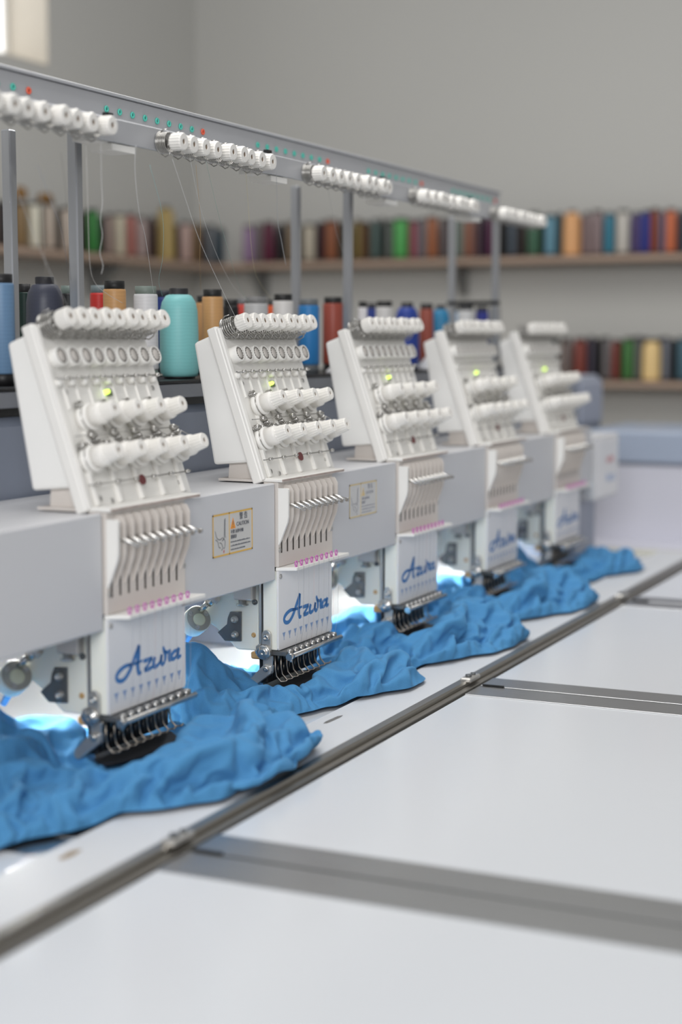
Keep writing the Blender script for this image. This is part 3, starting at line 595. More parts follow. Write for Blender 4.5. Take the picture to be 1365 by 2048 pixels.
# drape shapes of the bunched garments: grid rows (first column, count), then x, y, z steps in half millimetres, relative to each head
CLOTH = {
0: ([85,6,79,15,75,20,74,22,73,24,72,25,72,26,72,26,71,28,71,28,71,29,70,30,70,31,69,32,68,34,67,35,66,37,65,39,64,41,63,44,62,46,61,48,60,50,59,51,58,53,57,54,56,56,55,57,53,60,52,61,51,62,50,64,49,65,48,66,47,67,46,68,45,70,45,70,45,69,44,70,44,70,44,70,44,70,44,69,44,69,44,69,44,68,44,68,44,68,44,67,43,68,43,67,43,67,43,66,43,66,43,65,43,65,43,64,43,63,43,63,43,62,43,62,43,61,44,59,44,58,45,57,45,56,46,54,46,53,47,50,48,47,49,44,50,39,51,33,52,26,54,16,56,9],
[-640,-1,0,2,4,4,8,-4,-3,-4,-2,-3,-2,17,-11,10,-10,5,6,8,9,3,-5,-5,-4,-4,-5,9,9,-5,-9,13,5,-13,1,-7,15,-8,16,-4,12,-4,-6,5,9,-8,-13,-2,12,10,-5,-9,-9,15,-1,-5,1,3,-2,3,19,-10,15,-10,-10,14,1,-2,-7,-8,3,4,15,-2,-9,-12,14,2,-6,-1,9,-2,1,4,19,-13,17,-12,-16,20,-2,4,-4,-6,-8,-11,13,15,-13,-6,2,3,7,-16,15,-9,15,1,1,6,15,-10,-11,17,-3,-4,8,-6,-3,-9,-11,11,12,-13,-3,4,4,-1,-5,5,1,-1,13,4,0,14,-19,18,-27,31,-4,-3,-2,-17,-6,10,-6,-5,18,-3,-3,0,3,2,-5,5,-6,3,6,7,9,3,4,-9,4,-29,45,-17,2,-7,-15,-2,6,-4,3,3,0,3,-9,12,-8,10,-2,1,3,4,7,8,7,4,-24,17,-9,15,-7,-4,-1,-13,-2,-2,0,3,4,3,-1,-6,-4,13,-5,-1,8,1,5,3,-3,3,9,11,8,-23,-5,23,-10,0,-5,-10,-1,-9,8,4,4,1,-1,-5,-4,1,8,-3,-4,11,7,-2,0,6,7,4,-1,-18,16,3,-21,30,-8,-10,3,-10,-7,-4,10,7,-4,7,-5,1,-5,1,6,-5,-3,3,13,4,-2,1,3,3,2,11,-19,4,10,-12,-6,3,5,-5,-5,-6,9,9,-5,4,1,-4,0,-1,-1,4,-2,-4,2,11,2,8,-1,-2,6,12,-30,14,2,-13,5,3,1,-8,14,-15,2,-9,13,0,6,-1,4,-2,-2,0,0,2,0,-3,-2,2,12,-5,4,4,9,-7,3,-14,14,-12,5,2,-1,1,-13,6,-2,-10,6,5,7,8,-1,-1,2,-1,-1,1,1,-1,0,-7,-1,14,-2,3,7,0,-5,11,-29,12,12,-11,-1,1,8,-4,-11,-1,2,4,-9,-1,7,2,14,3,0,0,-12,13,1,-3,2,-9,2,-3,2,12,3,-6,-2,7,10,-3,-24,25,-12,10,-18,10,-7,-3,4,-2,3,-5,-2,-1,4,2,11,7,-6,2,-7,-5,18,1,-6,0,-2,-3,2,5,11,-5,-2,7,2,1,-33,11,26,-12,-6,-9,6,6,-10,6,5,-7,-7,8,0,-1,4,2,3,2,6,-2,-3,-12,5,5,9,-5,-1,-4,1,12,7,-2,-5,2,12,-16,6,-26,10,31,-13,3,-16,-7,5,5,-12,13,-7,2,-2,1,7,0,4,-3,6,4,-1,1,-10,-2,4,4,3,2,1,-3,-1,4,0,11,-2,-1,-10,-3,1,5,-18,10,35,-12,-9,-10,3,-9,-2,7,-9,5,4,5,-3,0,8,0,-5,6,4,-9,15,-7,-6,-1,7,4,2,-2,4,-2,-1,5,-1,2,6,-8,-3,0,0,0,0,-17,11,10,28,-12,-5,-14,-4,0,-2,-2,-4,0,6,5,-13,7,5,9,1,-7,-6,14,-12,4,12,-9,-17,16,-8,6,18,-17,12,1,3,4,2,1,-3,-3,-3,-3,3,3,-1,-3,-5,10,30,-11,1,-15,-10,-3,-2,-10,0,6,0,6,3,-13,1,10,-1,3,3,-8,14,-8,-3,9,-9,-14,6,9,5,7,-5,2,12,3,4,-6,3,2,-10,3,0,-3,3,3,-4,-4,-1,10,28,-9,0,-19,0,-3,-4,-12,2,-2,3,4,5,-8,0,-2,3,6,6,-18,9,5,4,-3,-13,-4,3,5,7,6,4,-1,2,5,11,2,-7,6,-8,-6,-1,7,0,3,3,-4,-4,-4,2,11,22,-7,-3,-17,5,0,-3,-9,-9,0,2,3,4,0,-6,2,-1,0,-2,-4,2,9,4,5,-8,-10,-6,8,3,7,-13,8,12,0,8,6,8,-7,5,-10,0,-4,-2,10,-4,10,-4,-4,-5,8,-4,25,-6,-16,2,1,2,3,-13,-1,-11,5,-2,-2,10,-2,-4,-6,7,-2,-3,1,0,5,7,2,-12,-1,-6,7,-6,11,-12,13,7,-2,10,11,6,-4,-18,11,-10,-13,14,6,2,11,-2,-4,-7,-5,0,11,16,-5,-2,-14,10,1,2,-2,-12,-11,2,-4,7,-2,5,-6,5,-4,-2,1,3,0,0,4,3,-5,-1,0,-7,6,-5,-7,3,9,1,9,7,11,-7,-18,7,4,-13,0,11,13,3,5,2,-7,-2,-7,6,-4,17,-5,5,-14,3,-8,12,4,-6,-16,1,3,-7,8,-2,-3,1,7,-4,0,0,3,0,0,2,-5,2,1,-3,-3,-2,-1,-2,0,9,-3,11,9,-10,-6,-1,-7,0,-1,5,11,11,11,3,-8,3,-8,1,2,-10,10,9,-6,17,-9,-11,-8,3,12,0,-7,-16,-4,9,-5,8,-7,2,-2,11,0,-4,4,3,0,1,-2,-2,2,1,-4,-3,-1,-2,-1,0,1,0,5,17,-8,-6,-6,-8,0,2,4,12,11,11,-6,5,-7,2,2,-1,1,-8,17,-6,-6,6,18,-14,-8,-8,2,9,-14,5,-14,2,2,1,-4,4,0,1,2,3,3,0,6,-3,1,1,-1,2,1,-4,-3,-1,-2,-1,0,1,-5,2,13,2,-9,-9,-3,-3,5,4,11,8,3,8,1,-9,6,5,-8,4,-13,10,11,-7,-2,6,-10,19,-4,-10,-6,2,-8,3,-8,0,0,1,2,-2,3,2,0,2,2,0,5,-4,5,2,-9,9,2,-3,-1,-2,-3,-3,2,1,-1,-4,2,2,-8,10,-9,-1,-2,-4,9,10,3,10,-4,7,-3,1,9,-8,-5,5,-3,14,-6,2,-7,7,-16,7,16,-9,-11,7,-10,-1,0,0,0,1,0,0,2,2,1,2,2,-4,1,4,-2,6,-7,-4,14,0,-2,-3,-8,3,2,1,-3,-3,5,-7,-1,3,-2,-3,-3,-3,9,9,2,11,-2,-2,7,-1,-6,6,-8,5,-4,18,-7,-4,8,-5,-2,-9,-4,17,0,-11,-10,8,1,0,0,-2,-5,2,6,2,2,1,2,2,-5,2,1,0,1,-1,-9,13,-2,-6,8,-8,4,3,0,-4,-2,0,-3,0,1,-2,-2,-2,-4,0,4,13,4,8,-2,-5,-7,12,5,-10,7,-8,11,8,-5,-14,8,3,4,-7,-5,-17,7,14,-2,-11,9,1,3,-8,-3,1,4,4,-10,-6,15,7,1,0,-2,3,-1,4,-5,-10,10,-10,3,-5,9,2,0,7,-5,-1,-3,0,0,1,-1,-3,-3,-3,0,-1,13,4,0,10,-5,-10,13,-7,3,4,2,0,9,-5,-18,4,6,9,3,-9,-11,-11,0,6,13,-9,4,6,-1,-7,-3,5,4,-8,-8,4,-3,16,8,-6,1,0,8,2,-5,-11,1,-10,-1,7,7,9,-5,10,-6,-1,-1,-2,2,-7,5,-4,0,-3,-1,0,4,-5,14,7,-2,-9,3,5,4,0,6,-6,9,-5,-14,-5,9,7,8,2,-11,-9,-11,-2,7,0,6,6,0,1,-8,0,6,3,-12,-3,3,-2,-2,17,4,2,-7,3,10,-6,-10,-9,2,-1,7,7,-3,6,9,-3,-1,-1,-2,-2,-3,-2,1,2,-3,0,-2,-1,2,1,10,2,-7,6,4,5,-2,3,-7,10,-5,-10,0,-5,7,8,8,1,-11,-12,-9,-3,6,6,2,6,-3,4,-5,1,5,-1,-10,-4,-11,2,3,11,12,3,-1,2,7,-18,0,-5,3,-1,7,1,0,9,-1,7,-1,0,-3,-1,-3,-3,2,2,-2,-1,-1,-1,1,1,2,1,1,5,5,5,-1,-1,-9,14,-5,1,-11,-5,1,7,-5,15,-8,-1,-8,-9,-2,4,-6,10,-3,13,-4,3,1,4,-7,-3,-10,-9,5,1,9,13,5,2,-1,-16,-3,8,-11,9,2,5,-2,2,3,7,6,-3,3,-2,-2,-3,-3,1,1,0,-1,-1,-1,-1,2,3,1,1,5,0,9,-4,2,-14,7,7,-6,-6,2,-8,5,5,-3,-4,11,-2,-9,-10,1,3,-5,0,6,5,5,3,0,2,-6,-5,-8,-11,3,3,9,12,1,10,-8,-14,1,3,-5,5,6,5,-2,2,3,6,6,-5,3,-13,12,-2,-2,-1,2,0,-1,-1,-2,0,0,4,2,0,4,-3,2,8,-6,-12,6,10,-2,-6,0,-9,7,-1,2,-7,12,-2,-10,-5,1,3,-5,-1,5,4,7,3,2,-5,-1,-14,-10,1,3,1,7,10,4,-9,-9,7,3,-4,2,4,4,3,2,3,2,4,3,1,-12,-1,4,6,0,0,1,1,-1,-1,-1,-1,1,2,3,0,1,0,-2,8,-3,-17,23,-5,1,-15,-12,12,7,0,1,-9,9,1,-9,-4,2,-2,-1,0,4,4,7,3,-2,0,-8,-14,-5,3,3,-2,9,7,3,-9,-5,7,-5,0,6,5,4,3,2,2,0,0,0,-1,-1,0,3,4,0,1,1,3,-2,-1,-1,-1,2,2,2,1,0,1,-3,5,-15,-7,25,2,-7,-17,-13,10,10,7,-4,-6,3,5,-8,-1,2,-2,-1,0,4,3,3,3,4,-4,-13,-7,-5,4,-8,6,8,5,1,-4,-5,8,-6,3,5,5,4,3,2,0,1,-3,3,-2,3,-1,2,4,2,0,1,0,1,-1,-2,1,-1,2,0,4,-2,3,-6,-3,-11,-3,25,0,-10,-11,-14,11,10,8,-7,-1,-1,4,-4,0,1,-1,-2,1,4,3,3,2,3,-7,-12,-5,-3,-9,-1,7,2,13,3,-5,-9,12,-8,6,1,1,8,5,1,2,1,-5,5,0,1,1,2,3,3,1,0,0,1,-3,1,0,0,-1,-3,8,-10,11,-5,-7,-9,-5,25,-1,-18,-11,-3,10,3,13,-1,-3,0,0,0,1,-2,0,-1,1,4,3,2,4,-3,-11,-4,-5,-4,-8,-2,8,4,-3,15,-8,-8,4,5,-2,9,1,-5,-9,2,3,6,16,3,-1,3,1,2,1,2,3,1,0,-1,-1,-1,2,-3,2,-7,9,-8,3,1,-10,-17,7,22,-10,-8,-8,0,0,12,5,6,-3,-2,-5,7,-2,-3,1,2,1,3,4,3,-2,-9,0,-5,-7,-8,-3,-1,2,9,0,2,-2,-3,-1,12,-7,10,4,-6,-13,0,-3,11,16,-1,10,-3,8,2,1,2,3,1,0,-2,-3,2,-1,-7,6,-9,-10,14,3,-3,-5,-17,24,-10,-4,-9,2,2,1,15,-15,1,0,8,2,2,0,0,3,2,2,4,-2,-3,-6,0,-8,-6,-6,-1,0,0,7,4,1,-8,4,-1,1,-20,-1,0,0,7,9,-3,12,9,10,1,4,5,6,0,3,2,2,0,-2,-3,2,-10,-2,2,-5,-9,8,6,-4,-14,-2,19,-5,-3,-13,0,7,-2,3,1,-4,3,6,2,5,2,0,2,2,2,3,-1,-3,-7,-1,-9,-4,-6,0,0,-1,3,6,-6,-1,6,0,-20,0,0,0,0,0,3,5,13,11,9,3,4,5,6,1,3,2,2,0,-2,-4,-2,-6,-5,0,-1,-9,4,7,-14,-8,5,15,0,-4,-12,0,7,-8,-1,5,3,2,4,0,5,7,0,2,2,2,3,-2,-6,-5,-4,-8,-7,0,-4,3,-4,0,-1,6,-2,7,-15,-2,0,0,0,0,0,0,5,12,11,11,5,4,4,3,5,3,3,1,-1,-2,-4,-7,-1,-5,1,-7,-5,7,-16,1,-2,16,0,-9,-4,3,0,-2,0,4,3,2,-3,7,1,10,0,-4,7,3,4,-8,-3,-3,-10,-9,-2,-1,0,-1,0,-1,-1,2,2,-3,-5,-1,0,0,0,0,0,0,0,6,14,14,9,4,5,3,4,4,-1,6,-3,-2,-5,-8,2,-16,0,2,-2,-9,-9,6,-1,14,1,-4,-4,-1,-1,1,2,2,4,2,-4,4,3,5,7,-6,1,1,1,0,1,-10,-7,-4,-2,-1,-1,0,0,-1,-1,2,2,-8,0,-1,0,0,0,0,0,0,0,1,5,14,18,7,1,8,5,1,2,-3,-6,7,-2,-10,-5,-16,10,-12,8,-16,0,1,2,13,-2,2,-2,-5,2,1,1,-3,0,11,-3,4,0,2,4,3,0,1,2,-2,1,-9,-8,-2,-3,-1,0,1,-1,-5,-1,0,0,-1,0,0,0,0,0,0,0,0,0,1,5,4,14,18,3,2,-7,16,2,0,-9,-6,-6,8,-18,-6,12,-11,-4,-1,-1,-2,16,-1,2,2,-2,-4,-1,1,2,-3,-4,12,1,-5,9,1,-1,7,2,1,1,-1,-2,-7,-8,-2,-2,-2,0,0,1,-5,-2,-1,-1,2,1,0,0,0,0,0,0,0,0,0,4,1,6,19,9,-4,-11,13,15,2,-9,-4,-11,1,-9,-2,-7,6,-1,-3,-7,1,15,4,-10,14,-1,-4,-5,-2,5,-2,-5,6,9,-8,7,7,-4,8,-4,7,-7,5,-1,-8,-4,-2,-2,-2,-2,-3,0,0,-1,-2,0,2,1,0,0,0,0,0,0,0,0,0,-1,2,-4,8,19,-8,-8,19,9,10,-2,-18,-2,-8,6,-8,-1,-1,6,-7,-7,16,0,-5,-1,16,-4,-4,-2,-5,-1,2,4,10,-6,7,2,0,6,-10,1,7,3,-2,-3,-4,-2,-4,-5,-5,3,-10,5,-2,5,1,2,1,0,0,0,0,0,0,0,0,1,-5,4,-5,-4,17,3,-16,15,18,-12,-4,4,6,-7,0,-1,-1,-3,5,-15,0,16,-4,6,-9,8,9,-5,-2,-2,-5,3,2,10,-4,3,4,-3,10,-13,5,1,8,0,-5,-2,-8,0,-8,-4,-4,1,-1,4,3,4,1,1,0,0,0,0,0,0,0,0,1,-5,-8,2,-11,3,16,-16,17,-8,5,11,8,-6,3,3,-1,-1,-4,-11,-2,15,-1,-6,5,8,9,-7,-1,-2,-5,3,1,7,1,0,6,-2,-4,2,2,0,8,2,-4,-7,-4,-4,-4,-5,-3,-2,3,4,2,5,1,1,0,0,0,0,0,0,0,0,-1,-5,-8,-10,3,3,-1,2,-3,-6,20,9,4,2,2,-1,2,-12,6,-15,-1,17,1,-7,6,9,8,-5,-6,2,-4,-2,6,2,3,-6,13,0,-6,-6,7,5,5,3,-8,-2,-4,-3,-6,-4,-4,0,1,2,5,5,2,2,0,0,0,0,0,0,0,0,-2,-8,-15,-3,3,7,-2,2,-7,-4,4,11,15,0,9,-2,-3,-7,-8,-5,17,-3,1,3,9,9,-2,-11,-3,-1,3,-1,11,-15,3,14,3,-4,-4,-2,4,6,9,-5,-2,-5,-3,-5,-5,-3,0,0,2,6,4,3,2,0,0,0,0,0,0,0,0,-3,-18,-9,-5,10,3,2,-4,-6,0,3,7,13,6,9,-6,-1,-6,-12,-3,18,2,0,3,7,8,-11,-3,-6,4,-2,-2,-1,2,-2,15,8,-2,-4,-1,-2,9,-2,6,0,-5,-3,-6,-6,-1,0,0,2,3,5,-2,7,2,0,0,0,0,0,0,-1,-14,-17,-1,-3,-4,6,12,-2,-11,4,3,6,8,9,0,6,-5,-14,-4,16,5,1,1,7,9,-14,-1,-5,4,-1,-2,-2,3,-6,9,13,1,-3,-4,-1,1,7,7,-2,-2,-6,-6,-4,-3,-4,5,4,2,1,0,10,1,1,0,0,0,0,0,-20,-11,-2,-1,-5,-2,3,10,-8,1,2,4,6,5,0,-1,6,4,-14,12,3,8,1,0,3,2,-13,2,-3,6,0,-6,1,-3,8,13,2,-6,2,-3,0,8,1,5,-2,-6,-5,-5,-6,-1,-1,4,5,5,0,-1,1,12,0,0,0,0,-21,-10,-2,-1,-1,-7,1,-1,9,-5,-7,7,0,9,10,1,-1,-3,-4,-4,13,5,10,2,-3,-1,7,-15,-1,5,-2,8,-7,2,-3,4,12,-9,5,6,-2,-2,4,7,5,-3,-6,-6,-4,-6,-2,-3,8,4,-12,11,6,1,0,12,0,0,-20,-6,-5,-13,2,2,-2,0,0,1,0,-5,-1,9,-3,3,3,4,6,-9,11,7,-1,15,-8,0,1,-3,-2,2,1,5,-3,2,-4,4,7,-10,12,0,0,0,7,5,1,1,-6,-7,-5,-3,-3,-4,4,3,-6,-2,13,-16,-6,8,-2,0,17,-17,-6,-7,4,1,2,-4,0,4,-2,-4,0,1,8,-4,5,4,-5,-5,14,3,10,3,4,0,-2,0,-2,-2,2,-2,6,3,-4,1,-7,2,11,6,0,0,1,9,3,-1,-8,-4,-14,5,-5,-3,5,-3,-4,3,0,-7,-11,12,5,-2,-5,-5,4,-10,-1,10,1,-3,-2,3,2,-6,1,1,1,-1,6,-1,-6,15,9,5,9,-1,-1,0,-2,-2,0,1,2,4,-4,-1,-5,-1,8,11,3,0,-1,4,10,-4,-8,-6,-14,-2,6,-2,0,1,-7,-2,0,-6,-4,-4,5,11,-2,-6,-18,12,-3,11,-2,-4,6,0,2,-5,1,-4,7,-5,8,-8,11,5,14,9,0,-1,0,-1,-2,0,0,3,3,-3,-3,-4,-4,9,8,8,1,-1,-1,11,-2,-7,-14,-6,-7,10,0,0,0,-8,-8,-3,-5,-6,9,1,8,-19,-7,4,2,6,8,-8,8,3,-7,3,3,-7,0,-2,6,1,12,14,12,2,1,-1,-4,1,1,-1,2,2,-2,-5,-8,3,-2,9,13,7,-3,-3,9,2,-14,-13,-5,-5,11,2,-5,-16,13,-10,-2,-4,-7,8,0,-13,2,-4,0,-4,8,12,-5,10,-11,5,-2,-1,2,2,-4,6,-7,17,6,15,13,-7,5,-13,6,6,0,-1,-1,1,-7,-5,1,1,3,12,12,-1,-3,-6,-5,-6,1,-5,-8,-8,16,-11,-2,-4,7,-3,-5,-5,-4,5,-7,-1,-1,0,-5,5,8,3,-12,9,4,2,-1,-1,-1,2,-6,23,14,4,10,-7,-4,7,-1,-1,7,-2,-1,-5,-4,2,0,2,5,13,6,-5,-5,-5,-6,0,-9,-2,-17,10,-4,-6,6,8,-2,-6,-6,-2,-1,0,-3,-6,6,-8,-3,1,8,1,8,-2,9,-1,-6,2,-8,23,6,12,13,-5,-4,-5,0,9,6,0,-10,-3,0,4,-2,5,-3,15,10,-2,-11,0,-7,-9,-8,1,-11,-10,13,-3,-2,15,-2,-9,-1,-2,-1,0,-3,-8,0,-3,-2,3,2,4,5,-1,12,6,-10,-10,25,6,19,1,-7,-12,8,-6,5,17,-10,-4,-5,11,-5,-2,-1,15,14,0,-10,-11,4,-11,-5,-11,-4,-10,3,9,-5,8,9,-11,2,0,-4,3,-4,-9,0,-1,-2,2,-2,2,8,21,-6,-8,17,5,21,-8,-12,-10,9,11,-7,12,-15,4,11,-3,-4,3,4,17,4,-9,-11,-5,-5,-7,-8,-6,-3,4,7,-5,1,3,-2,2,0,1,-9,6,-8,2,-2,-2,-4,4,16,-1,-2,16,5,10,-9,-8,10,11,-13,7,-8,10,-3,12,-6,-6,4,18,8,-14,-14,4,-6,-4,-8,-6,-2,3,5,-7,-2,7,2,4,-1,0,-14,9,-8,5,7,-5,-5,-3,-2,26,5,-1,-3,3,15,-9,-10,11,8,-4,14,-4,-10,6,-9,20,-2,-15,9,-5,-18,4,-5,-2,4,3,-5,-4,7,-6,-1,13,-3,-4,-3,-2,-3,-4,22,5,0,-2,17,-8,-8,-6,12,9,4,8,-17,-17,5,21,9,-14,9,-9,-19,11,-3,-7,2,8,10,-3,-4,-5,-5,-5,-4,18,5,5,-1,10,-10,-8,13,5,10,-1,-19,-14,14,-8,20,2,-14,-2,0,0,1,1,1,-1,-2,10,5,5,-1,-8,4,15,-13,12,-13,8,-6,-6,-6,-3,-3,25,4,3,2,1,-2,-3,-5,-6],
